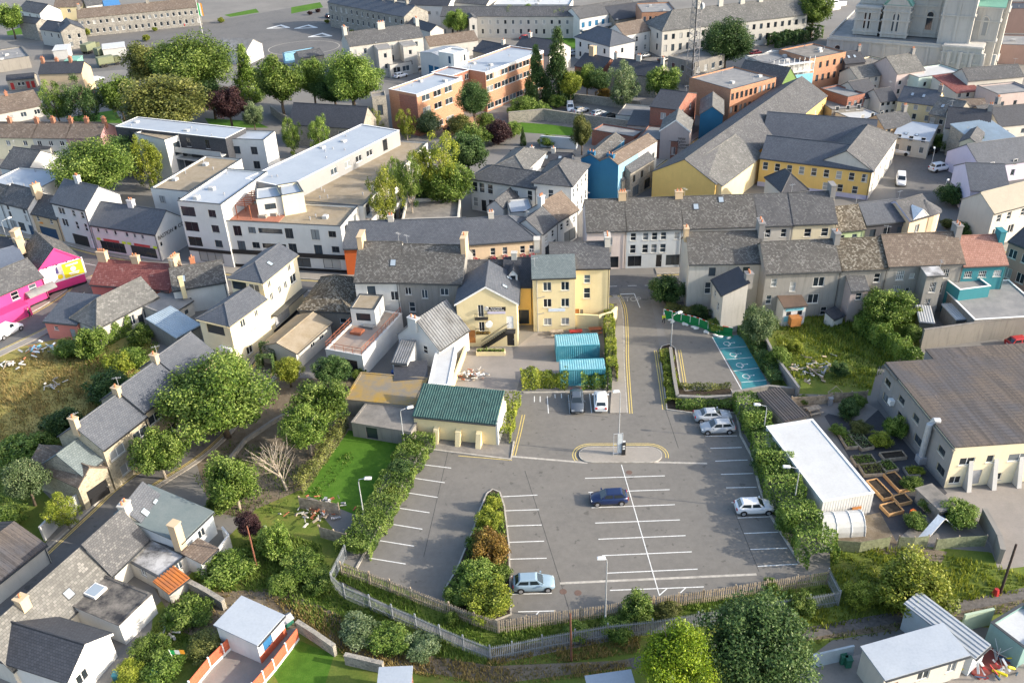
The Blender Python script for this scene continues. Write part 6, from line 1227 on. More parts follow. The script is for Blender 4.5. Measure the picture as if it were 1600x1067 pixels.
# ---- trees, far field
gF = 'trees round the barracks'
T('round', L_OLV, 232,103,35, 'olive crown left of the biggest tree beside the parade ground', .95, 2, group=gF); T('big', L_GRN, 302,103,55, 'biggest round tree beside the parade ground', .85, 2.5, group=gF)
T('big', L_OLV, 250,163,70, 'broad olive green tree behind the mansard apartments', .62, 2, group=gF); T('round', L_GRN, 184,150,28, 'round tree left of the broad olive tree', 1.1, 2, group=gF)
T('airy', L_GRN, 84,160,22, 'slim tree behind the brown roof terrace, left of two', 1.4, 2, group=gF); T('airy', L_DRK, 125,155,27, 'slim darker tree behind the brown roof terrace, right of two', 1.3, 2, group=gF)
T('cone', L_GRN, 383,113,23, 'bright pointed tree right of the biggest tree', 1.5, .5, group=gF); T('round', L_COP, 356,163,27, 'dark copper tree behind the mansard apartments', 1.0, 1.5, group=gF)
T('round', L_SIL, 395,180,16, 'small silvery tree beside the copper tree', 1.2, .8, group=gF); T('round', L_DRK, 330,152,27, 'dark tree below the biggest tree', .9, 1, group=gF)
T('round', L_GRN, 436,128,35, 'round tree left of the old church', 1.1, 2.5, group=gF); T('round', L_GRN, 487,122,24, 'middle tree behind the old church roof', 1.3, 2, group=gF); T('big', L_GRN, 548,126,46, 'large spreading tree behind the old church roof', .85, 2, group=gF)
T('round', L_DRK, 520,140,30, 'dark understorey tree behind the old church', .8, 1, group=gF)
for x, y, r, k, lb in ((455,212,15,1.7,'left birch in front of the old church'),(497,207,15,1.9,'tall birch in front of the old church windows'),(588,187,12,1.6,'pair birch below the ruined tower'),(575,188,10,1.6,'thin birch at the foot of the ruined tower'),(634,193,13,1.5,'young birch before the office end wall')): T('airy', L_YEL if r < 14 else L_GRN, x, y, r, lb, k, .8, name='birch_tree', bark=BARKP)
T('big', L_DRK, 740,157,25, 'lollipop tree with bare trunk in the office forecourt', 1.05, 4.5)
for x, y, r, m_, lb in ((668,194,21,L_SIL,'grey green bush in front of the offices'),(718,197,19,L_OLV,'rounded bush near the lollipop tree'),(778,209,21,L_COP,'round dark copper bush beside the low white house'),(760,190,14,L_GRN,'small green bush behind the copper bush'),(740,215,22,L_GRN,'green bush in the hedge behind the garden wing'),(800,203,14,L_GRN,'small bush right of the copper bush')): bush(m_, x, y, r, lb, .9)
T('round', L_DRK, 730,238,30, 'deep green tree beside the garden wing', 1.0, 1); T('airy', L_YEL, 688,252,26, 'bright airy birch beside the garden wing', 1.5, 5, bark=BARKP); T('airy', L_YEL, 655,262,20, 'left airy birch beside the garden wing balconies', 1.6, 5, bark=BARKP)
T('round', L_GRN, 700,288,37, 'bright dense tree behind the slate street row', .9, 1.5); T('airy', L_YEL, 601,304,24, 'drooping birch beside the apartment end wall', 1.6, 5, bark=BARKP); T('airy', L_GRN, 640,282,19, 'second birch beside the apartment end wall', 1.8, 5, bark=BARKP)
T('airy', L_GRN, 618,275,14, 'thin birch against the garden wing', 1.9, 5, bark=BARKP); T('round', L_DRK, 672,300,24, 'dark tree left of the bright dense tree', .9, 1)
T('big', L_GRN, 150,262,56, 'large bright tree between the apartments and the left shops', .75, 1); T('airy', L_YEL, 229,253,23, 'yellowing birch against the white stair tower', 1.6, .5, bark=BARKP); T('round', L_DRK, 190,240,26, 'dark tree below the mansard block', 1.0, 1)
bush(L_GRN, 72,290,13, 'bush behind the black windowed white house', .8); bush(L_SIL, 62,300,9, 'grey bush between white houses', .8)
T('cone', L_DRK, 838,115,19, 'left of two tall dark conifers by the car lot', 1.9, .3, name='conifer'); T('cone', L_DRK, 871,103,25, 'taller of two dark conifers by the car lot', 1.9, .3, name='conifer')
T('round', L_YEL, 891,132,19, 'yellow tree right of the dark conifers', 1.1, 1); T('round', L_GRN, 918,122,17, 'green tree right of the yellow tree', 1.2, 1); T('round', L_DRK, 938,127,17, 'dark tree left of the silvery birch', 1.1, 1)
T('airy', L_SIL, 977,131,25, 'silvery birch above the parked cars', 1.3, 1, bark=BARKP); T('round', L_GRN, 1037,130,25, 'green tree below the concrete exchange', 1.0, 1.5); bush(L_GLD, 944,149,12, 'golden yellow shrub above the car lot', .9)
for x, y, r, lb in ((822,168,20,'big green bush at the left end of the car lot'),(843,172,15,'second green bush at the left end of the car lot'),(806,175,14,'low bush beside the offices'),(870,160,13,'dark bush behind the white van')): bush(L_GRN, x, y, r, lb, .8)
T('round', L_OLV, 909,208,16, 'tall leafy column tree in the walled garden', 1.7, .5); T('cone', L_DRK, 817,213,5, 'slim clipped cypress in the walled garden', 2.4, .1, name='conifer'); bush(L_GRN, 855,220,15, 'loose shrub in front of the grey garden wall', .6)
T('big', L_DRK, 1135,66,40, 'large dark tree in front of the long white block', .85, 1.5)
for x, y, r, lb in ((553,15,15,'round tree before the blue slate barracks'),(714,34,18,'round tree by the pedimented barracks'),(796,26,15,'left street tree by the barracks car park'),(828,22,14,'second street tree by the barracks car park'),(877,27,15,'third tree by the barracks car park'),(14,28,20,'tree at the top left edge'),(1214,14,18,'dark tree right of the hospital chimneys'),(1272,16,26,'leafy tree left of the church'),(1252,14,18,'tree behind the hospital block end')): T('round', L_GRN, x, y, r, lb, 1.0, 2)
bush(L_YEL, 937,29,17, 'yellow green tree on the barracks green', .8); 
for i, (x, y) in enumerate(((497,17),(511,34),(540,45),(550,50),(484,21),(559,45))): bush(L_COP if i % 2 == 0 else L_YEL, x, y, 4, ('dark red' if i % 2 == 0 else 'yellow green')+' clipped shrub, '+['second from the top','third from the top','near the officers house chimney','lowest','topmost','second lowest'][i]+' along the parade ground edge', .8, group='parade ground shrubs')
for i, (x, y, r) in enumerate(((228,60,6),(242,46,4),(345,32,5),(136,50,8))): bush(L_YEL, x, y, r, ['yellow bush on the barracks traffic island','small bush on the barracks traffic island','small bush by the barracks wall end','tall shrub at the barracks house corner'][i], .9)
hedge([(1205,74),(1250,66),(1275,58)], 4, 3, L_DRK, 'dark hedge bank left of the church', 14, .3)
for i, (x, y) in enumerate(((1303,63),(1308,63),(1313,64))): T('cone', L_DRK, x, y, 4, ['left','middle','right'][i]+' of three slim cypresses at the church wall', 2.4, .1, name='conifer')
for i, (x, y) in enumerate(((1531,236),(1549,240),(1556,240),(1563,240))): T('cone', L_DRK, x, y, 6 if i else 8, ['wide','first slim','second slim','third slim'][i]+' cypress by the cream gabled house on the square', 2.3, .1, name='conifer')
bush(L_GRN, 1475,222,20, 'ivy covered bank beside the square', .6); bush(L_GRN, 1556,168,14, 'hedge bush in the right jumble of roofs', .6); bush(L_GRN, 1322,180,14, 'ivy bush behind the yellow complex', .7)
bush(L_DRK, 1491,305,22, 'dark round tree behind the lilac parapet house', .8); bush(L_DRK, 1504,360,15, 'clipped dark bush beside the blank grey gable', .9); bush(L_OLV, 1480,350,10, 'olive bush beside the rounded bay', .8)
# ---- middle
bush(L_DRK, 1041,455,25, 'large dark rounded bush at the junction beside the white house', .95); bush(L_DRK, 1096,489,15, 'dark clipped bush below the white house', .8); bush(L_GRN, 1118,507,14, 'loose green bush behind the green barrier', .7)
hedge([(1040,487),(1065,490),(1082,494)], 2.2, 1.0, L_OLV, 'yellow green low shrubs beside the junction', 60, .12)
T('round', L_SIL, 1188,508,25, 'tall silvery shrub tree at the corner of the overgrown garden', 1.35, .2); bush(L_GRN, 1214,560,18, 'green bush on the garden wall beside the disabled bays', 1.0)
hedge([(1156,512),(1178,540),(1197,572),(1213,602)], 1.7, 1.0, L_DRK, 'dark hedge along the disabled bays', 55, .12); 
T('round', L_GRN, 1388,482,36, 'bright leafy tree against the grey terrace', .8, .6); bush(L_GRN, 1350,492,16, 'bush at the foot of the pinkish wing', .8)
hedge([(1338,515),(1370,535),(1405,560),(1432,578)], 1.6, 2.6, L_GRN, 'ivy covered garden wall between the overgrown garden and the hall', 60, .13); hedge([(1362,512),(1405,507),(1440,510)], .8, 2.2, L_YEL, 'bright ivy on the far garden wall', 60, .13)
bush(L_GRN, 1425,522,17, 'ivy clump at the corner of the concrete wall', .9); bush(L_OLV, 1412,538,12, 'olive shrub in the walled patch', .8); bush(L_DRK, 1312,578,13, 'dark bush beside the rubbish heap', 1.0); bush(L_YEL, 1243,540,12, 'yellow flowering shrub in the overgrown garden', .8); bush(L_GRN, 1380,515,14, 'ivy mound behind the hall', .8)
T('big', L_GRN, 342,622,74, 'huge spreading tree over the lane', .85, .2); T('round', L_GRN, 247,707,37, 'young tree in front of the stone houses', 1.1, .4, bark=BARKP); T('round', L_GRN, 363,752,38, 'light green tree on the bare ground near the lane', 1.2, .3, bark=BARKP)
T('round', L_SIL, 38,748,31, 'silver leaved tree beside the stone shed', 1.2, .8); T('airy', L_YEL, 98,797,26, 'young airy tree before the white lane wall', .9, .8, bark=BARKP)
bush(L_GRN, 25,705,38, 'mass of bright shrubs in the meadow corner', .55); bush(L_GRN, 70,690,22, 'bright shrub left of the stone shed', .6); bush(L_GRN, 10,808,26, 'bright shrub at the left edge above the corrugated roof', .6)
T('round', L_GRN, 503,632,42, 'fresh green tree behind the concrete bunker', .85, .8); T('round', L_GRN, 478,668,37, 'second fresh green tree at the ivy wall', 1.0, .8, bark=BARKP); T('round', L_YEL, 450,580,22, 'pale green small tree behind the pebbled roof shed', .95, .4); T('round', L_DRK, 520,578,28, 'dark leafy tree below the roof terrace', .8, .4)
hedge([(416,585),(428,560)], 2.2, 2.6, L_DRK, 'dark clipped conifer hedge by the pebbled roof shed', 60, .12); bush(L_GRN, 560,585,12, 'low green bush at the white terrace wall', .7)
bush(L_GRN, 140,540,24, 'tall ivy bush at the salmon house', 1.1); bush(L_YEL, 182,572,22, 'yellow green bush in the meadow', .8); bush(L_GRN, 220,524,20, 'green bush below the derelict cottage', .8); bush(L_DRK, 168,605,34, 'dark spreading bush behind the stone terrace', .7); bush(L_DRK, 97,662,28, 'dark bush behind the near stone house', .8); bush(L_GRN, 108,545,24, 'tangle of green shrubs by the side street', .6); bush(L_GRN, 210,560,24, 'green thicket behind the stone terrace', .6)
bush(L_GRN, 245,520,12, 'overgrown bush at the derelict cottage door', .9); T('round', L_COP, 388,820,20, 'dark red leaved small tree on the waste ground', 1.1, .5); bush(L_GRN, 340,790,20, 'shrub at the corner of the teal grey roof', .8)
# bare tree
g = G(448,765); BT = thing('bare_tree', 'bare pale branched dead tree on the waste ground', 'tree', (g.x, g.y, 0)); BT.scale = (1.35, 1.35, 1.35); b = MB(); r_ = random.Random(5)
b.tube([(0,0,0), (-.3,.1,1.5), (-.8,.3,3.0)], .13, 6, .07); b.build('trunk', BARKP, BT)
for i in range(16):
    b = MB(); t = i*.42; L = r_.uniform(1.8, 3.4); base = Vector((-.15-.04*i, .05, .8+.13*i)); d = Vector((math.cos(t*2.1)-.3, math.sin(t*2.1)*.8, 1.5)).normalized()
    b.tube([base, base+d*L*.5, base+d*L+Vector((r_.uniform(-.3,.3), r_.uniform(-.3,.3), .3))], .05, 5, .012)
    for j in range(5):
        p = base+d*L*(.35+.13*j); e2 = (d+Vector((r_.uniform(-.9,.9), r_.uniform(-.9,.9), r_.uniform(-.1,.5)))).normalized(); b.tube([p, p+e2*L*.4], .02, 4, .006)
    b.build('branch', BARKP, BT)
# ---- car park planting
hedge([(660,690),(648,712),(628,745),(605,788),(580,828),(552,872)], 3.4, 1.5, L_GRN, 'broad shrub border along the left side of the car park', 55, .11, .18)
bush(L_DRK, 628,735,20, 'dark clipped shrub in the left shrub border', .85); bush(L_YEL, 612,770,16, 'yellow flowered shrub in the left shrub border', .7); bush(L_GRN, 586,806,20, 'green shrub in the left shrub border below the lamp', .7); bush(L_GRN, 645,700,17, 'light shrub at the top of the left border', .7); bush(L_GRN, 558,850,20, 'green shrub at the bottom of the left border', .6)
for x, y, r, m_, k, lb in ((770,786,13,L_YEL,1.0,'pointed lime shrub at the tip of the central island'),(764,812,20,L_YEL,.85,'yellow green shrub near the tip of the central island'),(765,857,32,L_GLD,.85,'round golden brown shrub in the central island'),(742,900,34,L_GRN,.65,'green shrub left of the golden one in the island'),(760,936,38,L_YEL,.6,'bright yellow green shrub at the bottom of the island'),(718,930,24,L_GRN,.6,'low green shrub at the left corner of the island'),(783,895,18,L_GRN,.7,'green shrub at the right edge of the island'),(748,845,20,L_GRN,.7,'small green shrub left of the golden shrub')): bush(m_, x, y, r, lb, k)
hedge([(815,604),(838,602),(862,602),(888,603)], 1.7, 1.9, L_YEL, 'lime hedge behind the grey saloon bays', 65, .12, .4); hedge([(908,603),(930,603),(953,602)], 1.9, 1.9, L_GRN, 'green hedge behind the white hatchback', 65, .12, .35); hedge([(950,500),(952,530),(954,560),(956,596)], 1.3, 2.2, L_YEL, 'tall lime hedge along the entry pavement', 60, .12, .2)
hedge([(800,632),(793,660),(786,692)], 1.8, 1.6, L_YEL, 'yellow hedge beside the green roofed shed', 60, .12)
hedge([(1040,552),(1047,590),(1052,632)], 1.5, .6, L_YEL, 'low yellow shrubs in the entry island', 60, .12, .4); hedge([(1056,634),(1100,634),(1145,632)], 2.0, .7, L_GRN, 'low green shrubs below the stone wall', 55, .12, .3); hedge([(1060,606),(1100,610),(1140,606)], .7, .7, L_OLV, 'narrow planting behind the stone wall', 55, .1)
hedge([(1158,632),(1172,655),(1188,690),(1202,725)], 2.8, 2.2, L_GRN, 'tall hedge along the upper right side of the car park', 50, .12, .2); hedge([(1202,725),(1214,765),(1236,810),(1260,850),(1284,888)], 3.4, 2.5, L_GRN, 'thick hedge along the lower right side of the car park', 50, .12, .2)
bush(L_DRK, 1199,722,24, 'dark bulging shrub in the right hedge', .8); bush(L_GRN, 1174,660,18, 'light green mound in the right hedge', .8); bush(L_GRN, 1232,812,22, 'green mound in the lower right hedge', .8)
bush(L_GRN, 996,950,27, 'yellow green shrub between the two fences below the lamp', .8); bush(L_GRN, 900,985,20, 'green weeds behind the palisade near the post', .6); bush(L_GRN, 965,985,24, 'green scrub below the tall lamp post', .6); bush(L_OLV, 1046,955,20, 'small olive shrub between the fences', .6); bush(L_GRN, 1205,915,12, 'weedy sapling at the wooden fence', 1.1); bush(L_GRN, 1250,945,20, 'sapling beside the palisade corner', 1.1); bush(L_GRN, 707,965,10, 'tall weed between fences', 1.1)
T('big', L_DRK, 1185,1013,86, 'large dark green tree at the bottom of the picture', .85, .3); T('big', L_LIM, 1050,1032,58, 'lime green conifer at the bottom of the picture', 1.0, 2.6, name='conifer')
bush(L_YEL, 1425,912,55, 'large willowy bush on the rough grass at right', .75, kind='round'); bush(L_YEL, 1345,930,26, 'yellow green weeds right of the palisade corner', .6); bush(L_GRN, 1500,805,28, 'ivy covered heap at the corner of the hall', .7); bush(L_GRN, 1430,815,18, 'shrub beside the play frame', .7)
# waste ground scrub left of the fences
for x, y, r, m_, k, lb in ((430,850,26,L_GRN,1.2,'ivy clad stump on the waste ground'),(470,880,32,L_GRN,.5,'bramble mound in front of the palisade'),(500,905,26,L_GRN,.5,'bramble at the palisade corner'),(560,985,30,L_SIL,.5,'pale scrub below the palisade'),(610,1000,32,L_GRN,.45,'bramble bank below the palisade'),(660,1010,28,L_SIL,.45,'pale bramble bank below the palisade'),(360,885,40,L_GRN,.4,'nettle bed beside the white garden wall'),(290,960,34,L_GRN,.5,'weeds behind the black felt extension'),(235,1010,28,L_GRN,.5,'weeds beside the white gabled house'),(320,1010,28,L_OLV,.5,'dry weeds beside the red fence'),(260,1040,30,L_GRN,.5,'green weeds at the bottom left'),(200,1050,24,L_YEL,.5,'pale weeds at the bottom left corner'),(440,910,24,L_GRN,.5,'nettles near the rail bed'),(345,660,14,L_GRN,.8,'bush beside the lane fence')): bush(m_, x, y, r, lb, k)
for x, y, r, m_, k, lb in ((1310,672,13,L_GRN,.6,'herb bed behind the white metal shed'),(1345,668,15,L_OLV,.6,'rough herb bed in the allotment'),(1398,668,17,L_GRN,1.1,'tall leafy shrub against the hall'),(1375,687,17,L_YEL,.7,'yellow green shrub in a planter'),(1325,640,18,L_DRK,.8,'dark shrub by the hall corner'),(1340,628,14,L_GRN,.8,'shrub behind the wooden gate'),(1425,755,16,L_GRN,.6,'weeds at the foot of the hall wall'),(1455,785,20,L_GRN,.6,'green weeds before the concrete shed'),(1435,735,10,L_YEL,.6,'planted tub beside the hall'),(1255,625,10,L_GRN,.8,'shrub by the garden gate')): bush(m_, x, y, r, lb, k)
# palm
g = G(268,990); pm = thing('cabbage_palm', 'spiky cabbage palm behind the black felt extension', 'palm', (g.x, g.y, 0)); b = MB(); b.tube([(0,0,0),(.1,.05,1.6)], .12, 6, .09); b.build('trunk', BARKP, pm); b = MB()
for i in range(60):
    t = i*2.39; el = -.5+1.9*(i/60); d = Vector((math.cos(t)*math.cos(el), math.sin(t)*math.cos(el), math.sin(el))); s_ = Vector((-math.sin(t), math.cos(t), 0))*.05; p = Vector((.1,.05,1.6)); q = p+d*.6; e2 = p+d*1.15+Vector((0,0,-.15))
    b.poly([p-s_, p+s_, q+s_]); b.poly([p-s_, q+s_, q-s_]); b.poly([q-s_, q+s_, e2])
b.build('fronds', L_GRN, pm)
# ivy on the derelict cottage
def ivy(o, fk, u0, u1, z0, z1, mt, n=1500, nm='ivy'):
    (sx, sy), (ex, ey), ln = o.FACES[fk]; u = rng.uniform(u0, u1, n)*ln; z = rng.uniform(z0, z1, n); z *= (.75+.25*np.sin(u*3)); d = rng.uniform(.05, .4, n)
    P = np.stack([sx+ex*u+ey*d, sy+ey*u-ex*d, z], 1); N = np.tile([ey, -ex, .5], (n, 1))+sph(n)*.6
    ob(nm, leaf_mesh(nm, P, N, .14*rng.uniform(.6, 1.3, n), .5+rng.normal(0, .2, n), mt), o.root)
ivy([o for o in BL if 'derelict' in o.root['label']][0], 'f', 0, .48, .1, 3.2, L_GRN)
for u in (.12, .38, .55, .8, .93):                                  # flower baskets on the guesthouse
    b_ = leaf_mesh('flower_basket', sph(160)*.45, sph(160), np.full(160, .1), rng.uniform(0, 1, 160), plain('red flowers', (.35,.02,.06), .7)); ob('flower_basket', b_, FL.root, (FL.L*u, -.35, 2.2))
# ---- grass and weeds
grass([(-30,575),(90,545),(170,560),(230,560),(150,640),(110,690),(0,730)], 26, .5, L_DRY, 'meadow_grass', 'long dry yellow grass in the meadow at left')
grass([(60,545),(250,535),(235,575),(190,610),(150,640),(140,590)], 12, .5, L_GRN, 'meadow_weeds', 'green weeds among the dry meadow grass', 'weeds')
grass([(240,1075),(300,1000),(330,925),(420,925),(500,985),(420,970),(330,1000)], 10, .4, L_DRY, 'dry_weeds', 'dry brown weeds beside the red panel fence', 'weeds')
grass([(200,1060),(250,960),(330,875),(430,830),(500,850),(520,905),(640,975),(780,1040),(640,1025),(500,985),(420,925),(330,925),(300,1000)], 50, .45, L_GRN, 'waste_ground_weeds', 'green weeds over the waste ground left of the fences', 'weeds')
grass([(557,892),(530,882),(520,902),(640,962),(770,1018),(870,992),(1010,972),(1290,930),(1300,915),(1100,938),(870,970),(778,984),(690,955)], 60, .4, L_GRN, 'fence_strip_weeds', 'weeds growing between the wooden and the steel fence', 'weeds')
grass([(420,930),(520,958),(640,1020),(780,1045),(980,1035),(980,1050),(780,1075),(560,1040),(470,985)], 60, .4, L_DRY, 'rail_bed_grass', 'dry brown grass along the old rail bed')
grass([(770,1012),(900,1000),(1000,995),(1000,1020),(880,1035),(760,1040)], 80, .45, L_DRY, 'fence_foot_grass', 'pale dry grass at the foot of the steel fence')
grass([(1300,860),(1400,855),(1540,880),(1620,905),(1600,925),(1430,955),(1330,975),(1210,1000),(1290,930)], 30, .5, L_YEL, 'rough_field_grass', 'yellow green rough grass right of the car park')
grass([(1200,1010),(1330,985),(1500,958),(1640,930),(1640,945),(1480,975),(1300,1005)], 20, .4, L_OLV, 'track_verge_grass', 'grass verge along the cinder track')
grass([(1195,500),(1330,490),(1430,550),(1370,575),(1360,612),(1300,600),(1240,590)], 24, .5, L_YEL, 'garden_weeds', 'tall weeds and grass in the overgrown garden', 'weeds')
grass([(1250,505),(1340,495),(1425,560),(1365,590),(1290,560)], 12, .7, L_GRN, 'garden_grass', 'deep green grass in the overgrown garden')
grass([(764,774),(779,772),(786,795),(793,850),(795,955),(735,958),(702,942),(718,892),(742,832)], 60, .5, L_GRN, 'island_ground_cover', 'low green ground cover in the central island', 'plants')
grass([(300,745),(360,690),(430,700),(480,740),(440,800),(350,810)], 16, .4, L_GRN, 'bare_ground_weeds', 'green weeds on the bare ground around the dead tree', 'weeds')
grass([(-30,740),(80,690),(60,760),(30,810),(-30,800)], 12, .5, L_GRN, 'verge_weeds', 'green weeds beside the silver leaved tree', 'weeds')
grass([(482,772),(520,726),(545,704),(555,715),(530,745),(500,780)], 22, .4, L_GRN, 'lawn_edge_plants', 'planting along the left edge of the walled lawn', 'plants')
hedge([(540,668),(510,715),(485,750),(468,772)], .9, 2.0, L_OLV, 'wall overgrown with dry ivy left of the lawn', 40, .11)
# ================================================================ HALL, SHEDS AND YARD THINGS
hH = hgt((1474,762),(1491,704))
HB = B('hall', 'large hall with brown sheeted roof, grey side wall and cream front', 'hall', (1491,704), (1850,675), hH, 'mono_l', t=.015, back=(1366,573), wall=PALEY, rm=CBRN, ov=.05, pitch=.55,
  win={'f': W((3.0,1.7,1.0,[.07],'c'), (3.1,.8,1.0,[.17],'p'), (3.0,2.6,1.0,[.3],'r'), (.2,1.6,2.0,[.12],'D:GREYD'), (.5,1.3,1.0,[.04,.22],'c')), 'l': W((3.1,1.4,.9,[.08,.3,.52,.88],'d'), (.9,1.6,1.1,[.1,.34,.6,.92],'S'))})
b = MB(); b.box(-.06, 0, -.2, -.004, HB.D, hH); 
def wallskin(o, x, mt, ops, h):
    """side wall skin with the same openings left free"""
    b = MB(); ys = sorted({0, o.D, *[q for op in ops for q in op[:2]]}); zs = sorted({-.2, h, *[q for op in ops for q in op[2:]]})
    for i in range(len(ys)-1):
        for j in range(len(zs)-1):
            cy, cz = (ys[i]+ys[i+1])/2, (zs[j]+zs[j+1])/2
            if not any(q[0] < cy < q[1] and q[2] < cz < q[3] for q in ops): b.box(x-.03, ys[i], zs[j], x-.004, ys[i+1], zs[j+1])
    b.build('side_cladding', mt, o.root)
ops = [((1-u)*HB.D-w_/2, (1-u)*HB.D+w_/2, z, z+h_) for z, w_, h_, us in ((3.1,1.4,.9,[.08,.3,.52,.88]), (.9,1.6,1.1,[.1,.34,.6,.92])) for u in us]
wallskin(HB, 0, BLOCK, ops, hH)
for u in (.09, .2, .31):
    b = MB(); x = HB.L*u; b.poly([(x-.25,-1.1,-.1),(x-.25,-.01,-.1),(x-.25,-.01,hH-1.6)]); b.poly([(x+.25,-.01,-.1),(x+.25,-1.1,-.1),(x+.25,-.01,hH-1.6)]); b.poly([(x-.25,-1.1,-.1),(x-.25,-.01,hH-1.6),(x+.25,-.01,hH-1.6),(x+.25,-1.1,-.1)][::-1]); b.build('buttress', LGREY, HB.root)
b = MB(); b.tube([(-.5,HB.D*.27,.9),(-.5,HB.D*.27,hH+.2),(-.1,HB.D*.27,hH+.7),(.5,HB.D*.27,hH+.6)], .35, 10); b.build('ventilation_duct', GALV, HB.root)
b = MB(); b.box(-.9,HB.D*.27-.5,0,-.05,HB.D*.27+.5,.9); b.build('duct_box', GREYD, HB.root)
b = MB(); b.box(-.25,HB.D*.8,hH-.05,.15,HB.D*1.0,hH+.3); b.box(-.25,0,hH-.05,.12,HB.D,hH+.16); b.build('parapet', CONC, HB.root)
addbox(HB, 'satellite_unit', WPAINT, -.6, HB.D*.77, 1.9, -.05, HB.D*.77+.7, 2.6)
B('store_building', 'rear strip of the hall roof beside the ivy wall', 'hall', tuple(HB.A+HB.e*6.2+HB.n*(HB.D+.05)), tuple(HB.A+HB.e*30+HB.n*(HB.D+.05)), hH-.15, 'mono_l', t=.015, D=2.4, world=True, wall=BLOCK, rm=CBRN, ov=.05, pitch=.55)
b_ = B('concrete_shed', 'small flat concrete shed at the corner of the hall', 'shed', (1468,798), (1492,791), 1.6, 'mono_b', t=.02, D=3.4, wall=CONC, rm=FCON)
MS = B('metal_shed', 'long white corrugated metal shed beside the allotment', 'shed', (1286,784), (1366,770), 2.7, 'flat', back=(1219,663), par=.02, wall=WHITE, rm=FWHT, coping=WPAINT)
b = MB(); b.corr((0,-.02,0),(MS.L,-.02,0),(MS.L,-.02,2.65),(0,-.02,2.65), .3, -.06); b.corr((-.02,MS.D,0),(-.02,0,0),(-.02,0,2.65),(-.02,MS.D,2.65), .3, -.06); b.build('corrugated_cladding', CWHT, MS.root)
addbox(MS, 'notice_board', BRWD, MS.L*.6, -.2, .5, MS.L*.78, -.11, 1.3)
GS = B('green_roof_shed', 'cream shed with green corrugated roof and buttresses', 'shed', (646,650), (774,663), hgt((779,695),(774,663)), 'mono_b', t=.28, back=(718,607), wall=CREAM, rm=CGRN, pitch=.3, ov=.15)
for u in (.28, .55, .8):
    x = GS.L*u; b = MB(); b.poly([(x-.3,-1.2,-.1),(x-.3,-.01,-.1),(x-.3,-.01,1.9),(x-.3,-.5,1.7)]); b.poly([(x+.3,-.01,-.1),(x+.3,-1.2,-.1),(x+.3,-.5,1.7),(x+.3,-.01,1.9)]); b.poly([(x-.3,-1.2,-.1),(x-.3,-.5,1.7),(x+.3,-.5,1.7),(x+.3,-1.2,-.1)][::-1]); b.poly([(x-.3,-.5,1.7),(x-.3,-.01,1.9),(x+.3,-.01,1.9),(x+.3,-.5,1.7)][::-1]); b.build('buttress', CREAM, GS.root)
b = MB(); b.box(GS.L+.02,0,0,GS.L+.25,GS.D,3.2); b.build('end_wall', WHITE, GS.root)
B('concrete_bunker', 'stained concrete bunker with dark doorway at the top of the lawn', 'shed', (549,660), (642,675), 2.1, 'flat', D=6, par=.02, wall=CONC, rm=FCON, coping=FCON, win={'f': W((.1,1.5,1.7,[.33],'b'))})
B('concrete_bunker', 'concrete shed with orange moss on its flat roof', 'shed', (538,624), (648,634), 2.4, 'flat', D=6.2, par=.02, wall=CONC, rm=FMOS, coping=FMOS)
B('lean_to', 'brown ribbed lean-to roof behind the right hedge', 'shed', (1225,659), (1260,650), 2.3, 'mono_b', t=.05, back=(1216,609), wall=WOOD, rm=CBRN, pitch=.35)
# shipping containers
def container(a, b_, D, label, h=2.5):
    A, Bq = G(*a, h), G(*b_, h); e = (Bq-A).normalized(); L = (Bq-A).length; t = thing('shipping_container', label, 'container', (A.x, A.y, 0), math.atan2(e.y, e.x))
    b = MB()
    b.corr((0,0,.1),(L,0,.1),(L,0,h-.1),(0,0,h-.1), .28, -.05); b.corr((L,D,.1),(0,D,.1),(0,D,h-.1),(L,D,h-.1), .28, -.05); b.corr((0,D,.1),(0,0,.1),(0,0,h-.1),(0,D,h-.1), .28, -.05); b.poly([(L,0,.1),(L,D,.1),(L,D,h-.1),(L,0,h-.1)])
    b.build('side_panels', CTUR, t); b = MB(); b.corr((0,0,h-.08),(L,0,h-.08),(L,D,h-.08),(0,D,h-.08), .3, .05); b.build('roof', flatroof('faded turquoise', (.26,.5,.54), (.12,.38,.45), .7, .8, .5), t)
    b = MB()
    for x in (0, L-.12):
        for y in (-.04, D-.08): b.box(x, y, 0, x+.12, y+.12, h)
    for z in (0, h-.12): b.box(.12,-.05,z,L-.12,.06,z+.12); b.box(.12,D-.06,z,L-.12,D+.05,z+.12)
    b.build('frame', CTUR, t); b = MB(); b.box(L+.002,.1,.2,L+.05,D/2-.02,h-.15); b.box(L+.002,D/2+.02,.2,L+.05,D-.1,h-.15); b.build('doors', CTUR, t); return t
container((869,541), (937,538), 3.0, 'upper turquoise shipping container in the pub yard'); container((875,578), (946,576), 2.5, 'lower turquoise shipping container behind the hedge')
# polytunnel
g = G(1283,842); g2 = G(1352,838); e = (g2-g).normalized(); L = (g2-g).length; t = thing('polytunnel', 'white polytunnel with hoops below the metal shed', 'polytunnel', (g.x, g.y, 0), math.atan2(e.y, e.x))
b = MB(); n = 10; pr = [(1.5-1.5*math.cos(math.pi*k/n), 1.9*math.sin(math.pi*k/n)) for k in range(n+1)]
for k in range(n): b.poly([(0,pr[k][0],pr[k][1]),(L,pr[k][0],pr[k][1]),(L,pr[k+1][0],pr[k+1][1]),(0,pr[k+1][0],pr[k+1][1])])
b.poly([(0,y,z) for y, z in pr][::-1]); b.poly([(L,y,z) for y, z in pr]); b.build('cover', flatroof('dusty polythene', (.55,.56,.55), (.42,.42,.4), .8, .7, .5), t, smooth=False)
for x in (.05, L*.35, L*.68, L-.05): b = MB(); b.tube([(x,y*1.0,z+.03) for y, z in pr], .05, 6); b.build('hoop', WPAINT, t)
